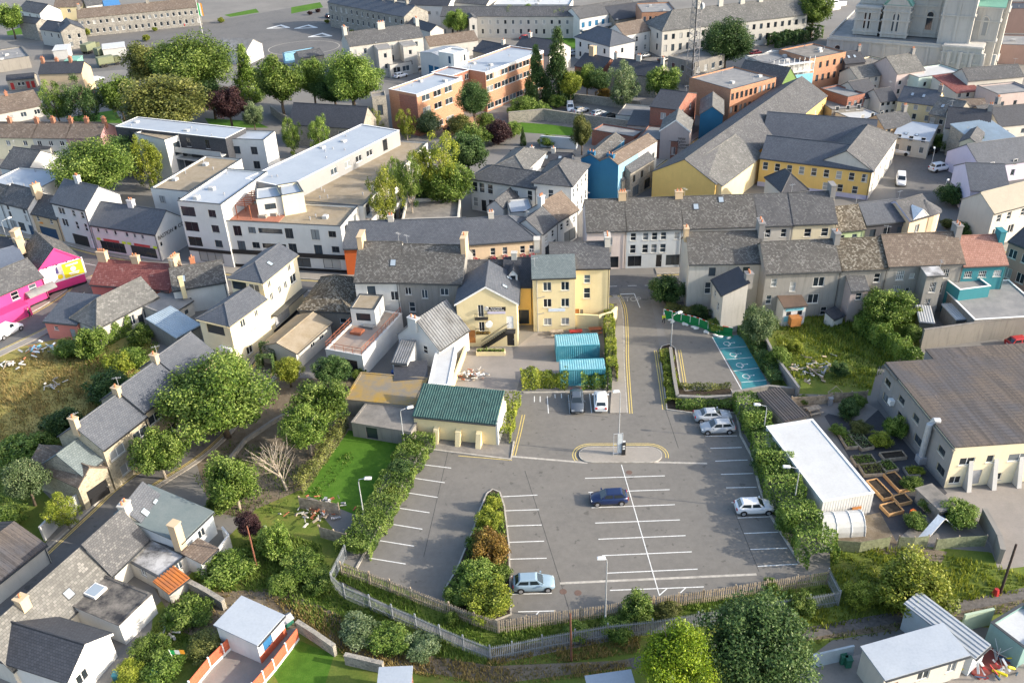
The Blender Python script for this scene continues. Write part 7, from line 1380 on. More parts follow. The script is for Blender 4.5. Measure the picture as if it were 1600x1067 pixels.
# raised beds
def planter(c0, c1, wid, label, mt=WOOD, h=.45, green=None, tilt=0):
    A, Bq = G(*c0), G(*c1); e = (Bq-A).normalized(); L = (Bq-A).length; t = thing('raised_bed', label, 'planter', (A.x, A.y, 0), math.atan2(e.y, e.x)); w_ = wid
    for q in ((0,0,L,.09), (0,w_-.09,L,w_), (0,.092,.09,w_-.092), (L-.09,.092,L,w_-.092)): b = MB(); b.box(q[0],q[1],0,q[2],q[3],h); b.build('board', mt, t)
    b = MB(); b.box(.1,.1,.01,L-.1,w_-.1,h-.12); b.build('soil', SOIL, t)
    if green is not None:
        n = 240; P = np.stack([rng.uniform(.1,L-.1,n), rng.uniform(.1,w_-.1,n), h-.1+rng.uniform(0,.35,n)], 1); tag(ob('plants', leaf_mesh('plants', P, sph(n)+np.array([0,0,.8]), .1*rng.uniform(.6,1.3,n), rng.uniform(.2,.9,n), green), t), kind='stuff')
    return t
planter((1322,703),(1340,702),3.0,'grey plank bed with leafy greens beside the metal shed',green=L_GRN); planter((1346,706),(1366,702),3.6,'tall grey bed with herbs in the allotment',green=L_SIL); planter((1337,730),(1370,727),1.6,'long grey bed with low greens',green=L_GRN)
planter((1350,746),(1385,744),1.9,'grey bed with straggling plants above the new timber bed',green=L_OLV); planter((1381,722),(1417,718),1.3,'empty dark earth bed near the hall'); planter((1384,741),(1404,737),1.8,'small square bed with seedlings',green=L_GRN); planter((1418,747),(1438,746),1.5,'rounded bed with bright lettuce by the hall wall',green=L_YEL,mt=CONC)
planter((1380,784),(1397,780),3.2,'new timber frame bed beside the metal shed front',NEWW); planter((1404,771),(1423,767),3.0,'new timber frame bed with stones',NEWW); planter((1404,792),(1425,787),1.4,'small new timber frame bed',NEWW); planter((1388,808),(1412,802),1.6,'new timber frame bed nearest the fence',NEWW)
# ================================================================ FENCES AND WALLS
def pale_fence(name, label, px, zt, mt, pw, gap, th, post_every, postm, rails, pointed=False, hp=0.08, jitter=0.0):
    P = [G(*p, zt) for p in px]; t = thing(name, label, 'fence', (P[0].x, P[0].y, 0)); o = P[0]
    pb = MB(); 
    if pointed: pb.v = [(-pw/2,-th/2,0),(pw/2,-th/2,0),(pw/2,th/2,0),(-pw/2,th/2,0),(-pw/2,-th/2,zt-.12),(pw/2,-th/2,zt-.12),(pw/2,th/2,zt-.12),(-pw/2,th/2,zt-.12),(0,0,zt+.05)]; pb.f = [(0,1,5,4),(1,2,6,5),(2,3,7,6),(3,0,4,7),(4,5,8),(5,6,8),(6,7,8),(7,4,8)]; pb.mi = [0]*8
    else: pb.box(-pw/2,-th/2,.08,pw/2,th/2,zt)
    pm_ = pb.mesh('pale', mt); qb = MB(); qb.box(-.06,-.06,0,.06,.06,zt+hp); qm = qb.mesh('post', postm); rr = random.Random(3)
    for a, b_ in zip(P, P[1:]):
        e = b_-a; L = e.length; e = e/L; n = max(1, int(L/(pw+gap))); ang = math.atan2(e.y, e.x); nv = Vector((-e.y, e.x))
        for i in range(n):
            p = a+e*(i+.5)*L/n-o-nv*.05; q = ob('pale', pm_, t, (p.x, p.y, rr.uniform(-jitter, jitter)), ang); 
            if jitter: q.rotation_euler = (0, rr.uniform(-.03,.03), ang)
        m = max(1, int(L/post_every))
        for i in range(m): p = a+e*i*L/m-o+nv*.06; ob('post', qm, t, (p.x, p.y, 0), ang)
        for z in rails: rb = MB(); rb.box(0,-.03,z,L,.03,z+.09); p = a-o+nv*.005; ob('rail', rb.mesh('rail', postm), t, (p.x, p.y, 0), ang)
    p = P[-1]-o; ob('post', qm, t, (p.x, p.y, 0), 0); return t
pale_fence('wooden_fence', 'weathered wooden pale fence along the lower left edge of the car park', [(530,878),(575,893),(640,918),(700,941),(740,957),(778,969)], 1.75, WOOD, .1, .1, .025, 2.4, WOOD, (.45, 1.35), jitter=.03)
pale_fence('wooden_fence', 'weathered wooden pale fence along the lower right edge of the car park', [(778,969),(867,955),(947,944),(1022,932),(1100,922),(1200,906),(1295,892)], 1.75, WOOD, .1, .11, .025, 2.4, WOOD, (.45, 1.35), jitter=.03)
PALS = plain('dull galvanised pales', (.25,.27,.29), .5, .5, .2)
pale_fence('palisade_fence', 'grey steel palisade fence below the lower left wooden fence', [(537,852),(515,895),(535,913),(575,930),(610,945),(647,960),(685,977),(722,993),(765,1009)], 1.9, PALS, .07, .09, .03, 2.7, PALS, (.4, 1.5), True)
pale_fence('palisade_fence', 'grey steel palisade fence along the bottom behind the big trees', [(765,1009),(800,1003),(847,993),(950,975),(1020,968),(1092,957),(1200,939),(1267,930),(1314,923)], 1.9, PALS, .07, .09, .03, 2.7, PALS, (.4, 1.5), True)
pale_fence('palisade_fence', 'short steel palisade return at the right corner of the car park', [(1314,923),(1296,888)], 1.9, PALS, .07, .09, .03, 2.7, PALS, (.4, 1.5), True)
GRW = plain('green grey boards', (.22,.24,.15), .9, .2, 0, .3)
pale_fence('board_fence', 'green grey board fence left of the allotment gate', [(1302,843),(1345,846),(1392,838)], 1.5, GRW, .14, .01, .025, 2.2, WOOD, (.3, 1.1)); pale_fence('board_fence', 'tall green board fence right of the allotment gate', [(1406,838),(1430,839),(1452,836)], 1.6, GRW, .14, .01, .025, 2.2, WOOD, (.3, 1.1)); pale_fence('board_fence', 'green board fence running to the concrete pier', [(1465,842),(1500,838),(1543,836)], 1.5, GRW, .14, .01, .025, 2.2, WOOD, (.3, 1.1))
pale_fence('board_fence', 'weathered board fence across the back of the allotment', [(1238,620),(1280,618),(1300,614)], 1.5, WOOD, .14, .01, .025, 2.2, WOOD, (.3, 1.1)); pale_fence('board_fence', 'board fence between the trellis gate and the hall', [(1306,614),(1332,612),(1356,610)], 1.5, WOOD, .14, .01, .025, 2.2, WOOD, (.3, 1.1))
pale_fence('board_fence', 'dark board fence around the collapsed shed', [(466,776),(500,782),(528,786)], 1.7, WOOD, .14, .01, .025, 2.0, WOOD, (.3, 1.2)); pale_fence('board_fence', 'grey board gate fence beside the palisade corner', [(498,822),(520,828),(540,833)], 1.6, WOOD, .14, .01, .025, 2.0, WOOD, (.3, 1.1))
pale_fence('security_fence', 'dark mesh fence between the containers and the hedge', [(945,512),(950,545),(950,590)], 2.2, BLKP, .03, .16, .03, 2.4, BLKP, (.2, 1.1, 2.0))
def gate_trellis(px, w_, label):
    g = G(*px); t = thing('trellis_gate', label, 'gate', (g.x, g.y, 0)); 
    for i in range(7): b = MB(); x = -w_/2+w_*i/6; b.box(x-.03,-.03,0,x+.03,.03,1.5); b.build('slat', WOOD, t)
    for z in (.2,.6,1.0,1.4): b = MB(); b.box(-w_/2,-.05,z,w_/2,-.032,z+.06); b.build('cross_slat', WOOD, t)
    b = MB(); b.tube([(-w_/2-.1,0,1.5),(0,0,2.4),(w_/2+.1,0,1.5)], .06, 5); b.build('arch', WOOD, t)
gate_trellis((1302,628), 1.6, 'wooden trellis gate with pointed arch into the allotment')
def panel_fence(px, label, h, mt, pm, step=1.8):
    P = [G(*p) for p in px]; t = thing('panel_fence', label, 'fence', (P[0].x, P[0].y, 0)); o = P[0]
    for a, b_ in zip(P, P[1:]):
        e = b_-a; L = e.length; e /= L; n = max(1, round(L/step)); ang = math.atan2(e.y, e.x)
        for i in range(n):
            p = a+e*L*i/n-o; s = L/n; q = MB(); q.box(.06,-.03,.32,s-.06,.03,h); k = int((h-.32)/.3)
            for z in range(k): q.box(.06,-.045,.34+z*.3,s-.06,-.03,.34+z*.3+.24)
            ob('panel', q.mesh('panel', mt), t, (p.x,p.y,0), ang); q = MB(); q.box(.06,-.05,0,s-.06,.05,.3); ob('gravel_board', q.mesh('gravel_board', pm), t, (p.x,p.y,0), ang)
            q = MB(); q.box(-.06,-.07,0,.06,.07,h+.1); ob('post', q.mesh('post', pm), t, (p.x,p.y,0), ang)
panel_fence([(300,1082),(330,1045),(372,1003)], 'orange red panel fence with white posts left of the patio', 1.5, ORW, WPAINT); panel_fence([(398,1085),(430,1048),(468,998)], 'orange red panel fence with white posts beside the small lawn', 1.5, ORW, WPAINT)
def wall_run(px, label, h, th, mt, cap=None, name='garden_wall', z=None):
    P = [G(*p) for p in px]; t = thing(name, label, 'wall', (P[0].x, P[0].y, 0)); o = P[0]; b = MB(); c = MB()
    for a, b_ in zip(P, P[1:]):
        e = (b_-a).normalized(); n = Vector((-e.y, e.x))*th/2; q = [a-n-o, b_-n-o+e*.02, b_+n-o+e*.02, a+n-o]; b.prism(q, -.1, h)
        n = n*1.25; q = [a-n-o, b_-n-o, b_+n-o, a+n-o]; c.prism(q, h+.002, h+.09)
    b.build('wall', mt, t); c.build('coping', cap or mt, t); return t
wall_run([(1437,545),(1530,532),(1640,522)], 'tall bare concrete wall with pale coping below the teal house', 3.0, .3, CONC, FCON)
wall_run([(1047,552),(1053,600),(1058,628),(1100,630),(1142,628)], 'low rubble wall around the entry island', .95, .35, STONE, CONC); wall_run([(1182,518),(1208,570),(1230,600),(1246,622)], 'grey block wall between the disabled bays and the overgrown garden', 1.6, .25, BLOCK)
wall_run([(1142,622),(1200,612),(1240,616)], 'low concrete wall at the foot of the disabled bays', .9, .3, CONC); wall_run([(467,985),(495,1003),(525,1024)], 'grey stone wall behind the small lawn', 1.3, .35, STONE); wall_run([(541,1036),(575,1044),(600,1050)], 'broken stone wall at the bottom edge', 1.2, .35, STONE); wall_run([(300,922),(325,935),(352,952)], 'curved rubble wall on the waste ground', 1.2, .4, STONE)
wall_run([(70,845),(100,812),(133,790)], 'white rendered wall with teal gate along the lane', 1.9, .2, WHITE); wall_run([(344,880),(362,855),(352,842)], 'white block wall around the back yard', 1.7, .18, WHITE); wall_run([(440,1085),(500,1012)], 'thin post and wire boundary', .05, .05, WOOD) if False else None
wall_run([(795,193),(850,188),(905,196),(985,207)], 'old rubble wall behind the walled garden lawn', 2.6, .45, STONE); wall_run([(845,229),(900,234),(905,222)], 'pale blue grey wall of the walled garden', 2.4, .25, GREYBL); wall_run([(898,160),(950,166),(1000,172)], 'rubble wall behind the car lot', 2.0, .4, STONE); wall_run([(425,178),(440,190),(452,196)], 'stone churchyard wall left of the old church', 2.0, .4, STONE); wall_run([(1395,222),(1440,237),(1452,238)], 'curved stone wall at the edge of the square', 2.2, .35, STONE)
wall_run([(899,512),(935,514),(955,508),(963,500)], 'cream yard wall beside the junction', 2.2, .25, CREAM); wall_run([(1532,815),(1555,858),(1560,880)], 'concrete pier wall beside the hall yard', 1.8, .4, CONC); wall_run([(1265,1043),(1330,1028)], 'pale sheeted garden wall at the bottom right', 1.6, .15, CBLU); wall_run([(705,615),(728,552)], 'cream wall along the pub yard', 1.2, .2, CREAM); wall_run([(340,745),(385,690),(430,660),(470,640)], 'low broken wall across the bare ground', .5, .3, CONC)
wall_run([(1500,985),(1545,975)], 'pale green garden wall behind the lean-to', 2.0, .2, render_wall('pale green wall', (.45,.55,.4), .4))
# ================================================================ STREET FURNITURE
def lamp(base, top, head, label):
    h = hgt(base, top); g = G(*base); hd = G(*head, h)-g; t = thing('street_lamp', label, 'lamp post', (g.x, g.y, 0), group='street lamps')
    b = MB(); b.tube([(0,0,0),(0,0,1.2)], .1, 8); b.tube([(0,0,1.2),(0,0,h-.4)], .075, 8, .05); b.build('pole', GALV, t)
    a = Vector((hd.x, hd.y)); a = a.normalized()*max(.5, min(1.6, a.length)) if a.length > .05 else Vector((.5,.3))
    b = MB(); b.tube([(0,0,h-.42),(a.x*.08,a.y*.08,h-.05),(a.x*.7,a.y*.7,h+.08)], .04, 6); b.build('arm', GALV, t)
    e = a.normalized(); b = MB(); b.obox(a, e, .75, .32, h+.02, h+.16); b.obox(a, e, .55, .24, h+.16, h+.22); q = b.build('lamp_head', WPAINT, t)
    b = MB(); b.obox(a, e, .5, .24, h-.05, h+.018); b.build('lens', SKYG, q); return t
lamp((966,709),(968,612),(968,612),'lamp post on the payment island'); lamp((945.5,975),(945,873),(945,873),'tall lamp post standing between the two fences'); lamp((632,697),(627,640),(641,637),'lamp post at the top of the left shrub border'); lamp((570,815),(560,748),(575,748),'lamp post in the middle of the left shrub border')
lamp((1048,542),(1048,492),(1062,489),'lamp post at the tip of the entry island'); lamp((1238,800),(1248,731),(1229,730),'lamp post in the hedge beside the metal shed'); lamp((1191,688),(1198,634),(1183,633),'lamp post in the hedge above the silver cars'); lamp((1476,297),(1478,284),(1481,282),'lamp post beside the square'); lamp((13,378),(5,345),(18,340),'lamp post before the black windowed house'); lamp((1561,370),(1573,322),(1586,320),'dark lamp post before the big cream house'); lamp((1453,268),(1456,234),(1460,232),'lamp post in the middle of the square')
def pole(base, top, label, r=.12, mt=BARK):
    g = G(*base); h = hgt(base, top); tp = G(*top, h)-g; t = tag(None or (lambda b: (b.tube([(0,0,-.1),(tp.x,tp.y,h)], r, 8, r*.8), b)[1])(MB()).build('timber_pole', mt, None, (g.x, g.y, 0)), label, 'pole'); return t
pole((1563,926),(1588,850),'leaning dark timber pole on the rough ground at right', .13, plain('dark creosote', (.05,.035,.03), .9)); pole((893,1032),(891,958),'rust brown post below the steel fence', .11, plain('rusty post', (.14,.06,.04), .9)); pole((402,888),(386,822),'reddish brown pole on the waste ground', .1, plain('red brown pole', (.2,.08,.05), .9))
# payment point: sign frame, machine, bollard
g = G(974,711); t = thing('ticket_machine', 'black parking ticket machine with white panels on the payment island', 'ticket machine', (g.x, g.y, .13)); b = MB(); b.box(-.22,-.16,0,.22,.16,1.62); b.poly([(-.22,-.16,1.62),(.22,-.16,1.62),(.22,.16,1.75),(-.22,.16,1.75)]); b.build('cabinet', BLKP, t)
for z0_, z1_ in ((1.2,1.4),(.85,1.05)): b = MB(); b.box(-.14,-.175,z0_,.14,-.161,z1_); b.build('panel', WPAINT, t)
b = MB(); b.box(-.18,-.02,1.76,.18,.02,2.0); b.build('top_sign', WPAINT, t)
g = G(958,712); g2 = G(972,711); t = thing('sign_frame', 'tall glazed sign frame beside the lamp on the payment island', 'sign', (g.x, g.y, .13)); d = g2-g
for q in (Vector((0,0)), d*.45, d): b = MB(); b.cyl(q.x, q.y, 0, 3.1, .04, 6); b.build('post', GALV, t)
for z in (.25, 1.6, 3.05): b = MB(); b.tube([(0,0,z),(d.x,d.y,z)], .035, 6); b.build('rail', GALV, t)
b = MB(); b.poly([(d.x*.45,d.y*.45-.02,.3),(d.x,d.y-.02,.3),(d.x,d.y-.02,3.0),(d.x*.45,d.y*.45-.02,3.0)]); b.build('notice_panel', plain('pale notice', (.5,.55,.58), .4), t)
g = G(969.5,640); 
# barrier: green banner with tape and sandbags
gp = [(1037,494),(1050,497),(1064,501),(1078,504),(1092,508),(1106,514),(1120,519),(1144,523)]; P = smooth_path([G(*p) for p in gp], 3); t = thing('barrier', 'curved green barrier with red and white tape along the closed bays', 'barrier', (P[0].x, P[0].y, 0)); GB = plain('green barrier mesh', (.01,.2,.06), .7); b = MB(); o_ = P[0]
for p, q in zip(P, P[1:]): b.poly([(p.x-o_.x,p.y-o_.y,.05),(q.x-o_.x,q.y-o_.y,.05),(q.x-o_.x,q.y-o_.y,1.1),(p.x-o_.x,p.y-o_.y,1.1)]); b.poly([(p.x-o_.x,p.y-o_.y,.05),(q.x-o_.x,q.y-o_.y,.05),(q.x-o_.x+.1,q.y-o_.y-.75,.03),(p.x-o_.x+.1,p.y-o_.y-.75,.03)])
b.build('banner', GB, t)
for i, (p, q) in enumerate(zip(P, P[1:])):
    b = MB(); b.tube([(p.x-o_.x,p.y-o_.y,1.14),(q.x-o_.x,q.y-o_.y,1.14)], .06, 6); b.build('tape', plain('red tape', (.6,.06,.04)) if i % 2 else WPAINT, t)
    if i % 3 == 0: b = MB(); b.cyl(p.x-o_.x, p.y-o_.y, 0, 1.2, .05, 6); b.build('post', WPAINT, t)
sbm = MB(); sbm.v = [tuple(Vector((x*.5,y*.26,z*.16+.12))) for x, y, z in [(math.cos(a)*math.cos(e_),math.sin(a)*math.cos(e_),math.sin(e_)) for e_ in (-1.2,-.5,.3,1.1) for a in [k*.785 for k in range(8)]]]
for r_i in range(3):
    for k in range(8): sbm.f.append((r_i*8+k, r_i*8+(k+1)%8, (r_i+1)*8+(k+1)%8, (r_i+1)*8+k)); sbm.mi.append(0)
sbm.f += [tuple(range(24,32)), tuple(reversed(range(8)))]; sbm.mi += [0,0]; sm_ = sbm.mesh('sandbag', plain('white sack', (.68,.67,.62), .9), True)
for i, (x, y) in enumerate(((1048,501),(1051,504),(1068,507),(1072,508),(1084,512),(1088,514),(1102,519),(1105,520),(1118,525),(1125,527),(1139,529))): g = G(x, y); tag(ob('sandbag', sm_, None, (g.x, g.y, 0), i*.7), ['white sandbag beside the worker at the barrier end','second white sandbag along the green barrier','third white sandbag along the green barrier','fourth white sandbag along the green barrier','fifth white sandbag along the green barrier','middle white sandbag of the green barrier','seventh white sandbag along the green barrier','eighth white sandbag along the green barrier','white sandbag near the first disabled bay','white sandbag on the edge of the first disabled bay','last white sandbag at the hedge end of the barrier'][i], 'sandbag', 'sandbags along the barrier')
# ---- pub details
for z, lb in ((hy-2.2, 'upper'), (hy-4.5, 'lower')):
    b = MB(); x0, x1 = PUB.L*.30, PUB.L*.52; b.box(x0,-.75,z,x1,-.01,z+.1); bo = b.build('balcony', BLKP, PUB.root)
    for i in range(9): b = MB(); x = x0+(x1-x0)*i/8; b.cyl(x,-.72,z+.1,z+.95,.018,5); b.build('baluster', BLKP, bo)
    b = MB(); b.box(x0,-.75,z+.93,x1,-.69,z+.98); b.build('rail', BLKP, bo)
lm = leaf_mesh('balcony_flowers', np.stack([rng.uniform(0,2,160), rng.uniform(-.3,0,160), rng.uniform(0,.4,160)],1), sph(160), np.full(160,.09), rng.uniform(0,1,160), L_GLD); ob('balcony_flowers', lm, PUB.root, (PUB.L*.31,-.75,hy-4.3))
sign(PUB, 'f', .66, hy-1.15, 2.6, .62, BLKP, ['SULLIVAN’S', 'Bar & Restaurant'], .3, WPAINT); sign(PUB, 'f', .66, hy-1.6, 2.5, .36, plain('pale lilac sign', (.55,.52,.66)))
b = MB(); b.tube([(PUB.L*.53,-.6,hy-3.0),(PUB.L*.53,-.35,hy-3.0)], .5, 18); b.build('satellite_dish', WPAINT, PUB.root); b = MB(); b.tube([(PUB.L*.5,-.4,hy-.6),(PUB.L*.5,-.2,hy-.6)], .3, 14); b.build('wall_clock', LGREY, PUB.root)
n = 14; s0, s1 = PUB.L*.86, PUB.L*.38
for i in range(n): b = MB(); x = s0+(s1-s0)*i/n; z = (hy-4.0)*(1-i/n); b.box(min(x,x+(s1-s0)/n),-1.15,z-.16,max(x,x+(s1-s0)/n),-.1,z); b.build('stair_tread', BLKP, PUB.root)
for y in (-1.16, -.08): b = MB(); b.tube([(s0,y,hy-4.0+.95),(s1,y,.95)], .035, 6); b.tube([(s0,y,hy-4.15),(s1,y,.0)], .08, 4); b.build('stair_rail', BLKP, PUB.root)
b = MB(); b.box(PUB.L*.8,-1.2,hy-4.16,PUB.L*.97,-.05,hy-4.02); b.build('landing', BLKP, PUB.root)
planter((744,556),(789,556),1.0,'cream planter box with green plants in front of the pub','' and WOOD or CREAM,.6,L_GRN)
sign(C2, 'f', .56, 3.25, 2.4, .5, plain('pale blue sign', (.55,.62,.72)), ['THE', ''][1:] and None); b = MB(); b.tube([(C2.L*.1,-.08,0),(C2.L*.1,-.08,C2.h)], .06, 6); b.tube([(C2.L*.1,-.1,5.5),(C2.L*.28,-.1,5.75)], .05, 5); b.tube([(C2.L*.1,-.1,2.9),(C2.L*.26,-.1,3.1)], .05, 5); b.build('soil_pipe', GREYD, C2.root)
b = MB(); q = [o for o in BL if 'dormer' in o.root['label'] and 'pub' in o.root['label']][0]; x = q.L*.35
b.box(x-.6,.3,6.4,x+.6,2.4,8.1); b.poly([(x-.6,.3,8.1),(x+.6,.3,8.1),(x,.3,8.8)]); d_ = b.build('dormer', WPAINT, q.root); b = MB(); b.slab([(x-.8,2.6,8.0),(x-.8,.1,8.0),(x,.1,8.95),(x,2.6,8.95)],.08); b.slab([(x+.8,.1,8.0),(x+.8,2.6,8.0),(x,2.6,8.95),(x,.1,8.95)],.08); b.build('dormer_roof', SLD, d_); b = MB(); b.box(x-.35,.27,6.7,x+.35,.295,7.9); b.build('dormer_window', GLASS, d_)
for z in (5.9, 3.8): b = MB(); b.box(x-.9,-.8,z,x+.9,-.01,z+.08); b.tube([(x-.9,-.78,z+.9),(x+.9,-.78,z+.9)],.03,5); [b.cyl(x-.9+.3*i,-.78,z,z+.9,.02,5) for i in range(7)]; b.build('balcony', BLKP, q.root)
# roof terrace railing
o = TERR; zt = o.h+.07
pts = [(0.1,.1),(o.L-.1,.1),(o.L-.1,o.D-.1)]; pts2 = [(0.1,.1),(.1,o.D*.75)]
for run in (pts, pts2):
    for (x0,y0),(x1,y1) in zip(run, run[1:]):
        L = math.hypot(x1-x0,y1-y0); n = int(L/1.1)
        for z in (.5, 1.0): b = MB(); b.tube([(x0,y0,zt+z),(x1,y1,zt+z)], .035, 5); b.build('rail', RUSTW, o.root)
        for i in range(n+1): b = MB(); x, y = x0+(x1-x0)*i/n, y0+(y1-y0)*i/n; b.cyl(x,y,zt,zt+1.02,.03,5); b.build('rail_post', RUSTW, o.root)
for i, (x, y) in enumerate(((.35,.45),(.5,.62))): addbox(o, 'rooflight', CGAL if i else RUSTW, o.L*x-.8, o.D*y-.7, o.h-.1, o.L*x+.8, o.D*y+.7, o.h+.25)
# yard: debris heap, barrels, tables
def heap(px, label, cols, n, spread, name='rubbish_heap'):
    g = G(*px); t = thing(name, label, 'rubbish', (g.x, g.y, 0)); r_ = random.Random(n)
    for i in range(n):
        b = MB(); L, w_, h_ = r_.uniform(.3,1.2), r_.uniform(.06,.28), r_.uniform(.04,.16); b.box(-L/2,-w_/2,-h_/2,L/2,w_/2,h_/2); q = b.build('scrap', cols[i % len(cols)], t, (r_.gauss(0,spread), r_.gauss(0,spread*.7), r_.uniform(.1,.7))); q.rotation_euler = (r_.uniform(-.5,.5), r_.uniform(-.5,.5), r_.uniform(0,3.1))
heap((738,588),'heap of scrap and white boards beside the long white store',[WPAINT,GALV,RUSTW,OFFW,WOOD],46,.9); heap((62,550),'dumped rubbish with blue sheet beside the side street',[WPAINT,plain('light blue board',(.2,.5,.65)),OFFW,GREYD,TERRA],40,1.3); heap((12,572),'heap of broken white boards at the left edge of the meadow',[WPAINT,OFFW,WOOD],24,1.1); heap((1265,580),'pile of broken boards and pallets in the overgrown garden',[OFFW,WOOD,GREYD,WOOD],70,2.0); heap((498,800),'collapsed shed timbers behind the board fence',[WOOD,GREYD,OFFW,RUSTW],60,1.5,'collapsed_shed'); heap((80,605),'small scattered rubble in the meadow',[OFFW,CONC],14,1.0); heap((1555,1050),'garden clutter beside the red deck',[REDP,plain('yellow plastic',(.7,.6,.02)),DKBL,WPAINT,GALV],26,1.2,'garden_clutter')
heap((262,1000),'small heap of white rubbish below the palm',[WPAINT,OFFW,GREYD],12,.5)
g = G(1475,1020); 
b = MB(); q = [G(*p) for p in ((1500,1040),(1545,1010),(1580,1035),(1530,1062))]; b.prism(q, 0.02, .18); tag(b.build('deck', plain('dark red decking',(.2,.05,.04),.8)), 'dark red timber deck in the bottom right garden', 'deck')
def bin_(px, mt, label):
    g = G(*px); t = thing('wheelie_bin', label, 'bin', (g.x, g.y, 0)); b = MB(); b.prism([(-.25,-.25),(.25,-.25),(.25,.25),(-.25,.25)], 0, 1.0); b.build('body', mt, t); b = MB(); b.box(-.29,-.32,1.002,.29,.29,1.08); b.build('lid', mt, t)
GBIN = plain('bin green', (.02,.12,.08), .5); BBIN = plain('bin blue', (.02,.08,.3), .5)
for p, m_, l in (((1274,805),GBIN,'green bin at the corner of the metal shed'),((616,590),BBIN,'blue bin beside the black flat roof'),((1316,1035),GBIN,'green bin under the dark tree'),((1324,1040),GBIN,'second green bin under the dark tree'),((1296,632),GREYD,'grey bin in the allotment'),((245,1062),GBIN,'green tub among the bottom left weeds'),((185,1064),TEALP,'teal tub beside the white gabled house')): bin_(p, m_, l)
def bench(px, ang, label, mt=WOOD):
    g = G(*px); t = thing('picnic_table', label, 'table', (g.x, g.y, 0), ang); b = MB(); b.box(-.9,-.4,.7,.9,.4,.76); b.build('top', mt, t)
    for y in (-.75,.75): b = MB(); b.box(-.9,y-.14,.42,.9,y+.14,.47); b.build('seat', mt, t)
    for x in (-.6,.6): b = MB(); b.tube([(x,-.7,0),(x,-.2,.7)],.05,5); b.tube([(x,.7,0),(x,.2,.7)],.05,5); b.box(x-.04,-.8,.36,x+.04,.8,.42); b.build('leg_frame', mt, t)
bench((930,520),0,'picnic table beside the cream yard wall',RUSTW); bench((900,524),.1,'red picnic table behind the upper container',REDP); bench((1270,645),.3,'wooden table behind the metal shed'); bench((870,524),0,'long table below the six window wing')
# play frame and polythene in allotment
g = G(1455,835); t = thing('play_slide', 'white slanted play frame with orange and blue pieces', 'play frame', (g.x, g.y, 0), .6); b = MB(); b.slab([(-2.2,-.4,.2),(1.2,-.4,1.8),(1.2,.4,1.8),(-2.2,.4,.2)],.1); b.build('slide', WPAINT, t); b = MB(); b.tube([(1.2,-.4,1.8),(2.8,-1.2,0)],.05,5); b.tube([(1.2,.4,1.8),(2.8,1.2,0)],.05,5); b.build('legs', WPAINT, t); b = MB(); b.box(2.2,.2,.4,2.8,.9,.8); b.build('blue_seat', BBIN, t)
g = G(1424,808); b = MB(); b.box(-.25,-.2,0,.25,.2,1.0); b.box(-.5,-.12,.3,.5,.12,.4); tag(b.build('toy', plain('orange toy', (.7,.15,.02), .5), None, (g.x,g.y,0), .5), 'orange toy standing on the black ground sheet', 'toy')
g = G(1555,928); b = MB(); b.cyl(0,0,0,.7,.35,10,.2); tag(b.build('stump_marker', REDP, None, (g.x,g.y,0)), 'small red and white marker at the foot of the leaning pole', 'marker')
g = G(1555,1035); t = thing('rotary_drier', 'rotary drier standing on the red deck', 'clothes drier', (g.x, g.y, .18)); b = MB(); b.cyl(0,0,0,1.7,.03,6); b.build('pole', GALV, t); b = MB(); [b.tube([(0,0,1.0),(1.0*math.cos(k*1.571),1.0*math.sin(k*1.571),1.8)],.02,4) for k in range(4)]; b.build('arms', GALV, t)
g = G(276,1040); t = thing('flag', 'green white and orange flag on a short pole in the weeds', 'flag', (g.x, g.y, 0)); b = MB(); b.tube([(0,0,0),(-.2,0,2.2)],.03,6); b.build('pole', WPAINT, t)
for i, c in enumerate(((.02,.4,.1),(.75,.75,.72),(.85,.35,.03))): b = MB(); b.poly([(-.2+.45*i,0,1.6),(.25+.45*i,-.05,1.6),(.25+.45*i,-.05,2.15),(-.2+.45*i,0,2.15)]); b.build('cloth', plain(['flag green','flag white','flag orange'][i], c, .8), t)
g = G(319,64); t = thing('flag', 'tricolour flag hanging on a tall pole by the parade ground', 'flag', (g.x, g.y, 0)); b = MB(); b.cyl(0,0,0,13,.08,6); b.build('pole', WPAINT, t)
for i, n_ in enumerate(('flag green','flag white','flag orange')): b = MB(); b.poly([(.1+.5*i,0,8),(.6+.5*i,0,7.6),(.6+.5*i,0,11.6),(.1+.5*i,0,12)]); b.build('cloth', MATS[n_], t)
# kennel on the patio
g = G(447,975); t = thing('kennel', 'green plastic kennel behind the garden room', 'kennel', (g.x,g.y,0), .8); b = MB(); b.box(-.6,-.45,0,.6,.45,.7); b.poly([(-.6,-.45,.7),(-.6,.45,.7),(-.6,0,1.0)][::-1]); b.poly([(.6,-.45,.7),(.6,.45,.7),(.6,0,1.0)]); b.build('body', GBIN, t); b = MB(); b.slab([(-.7,-.55,.66),(.7,-.55,.66),(.7,0,1.05),(-.7,0,1.05)],.05); b.slab([(.7,.55,.66),(-.7,.55,.66),(-.7,0,1.05),(.7,0,1.05)],.05); b.build('roof', GREYD, t)
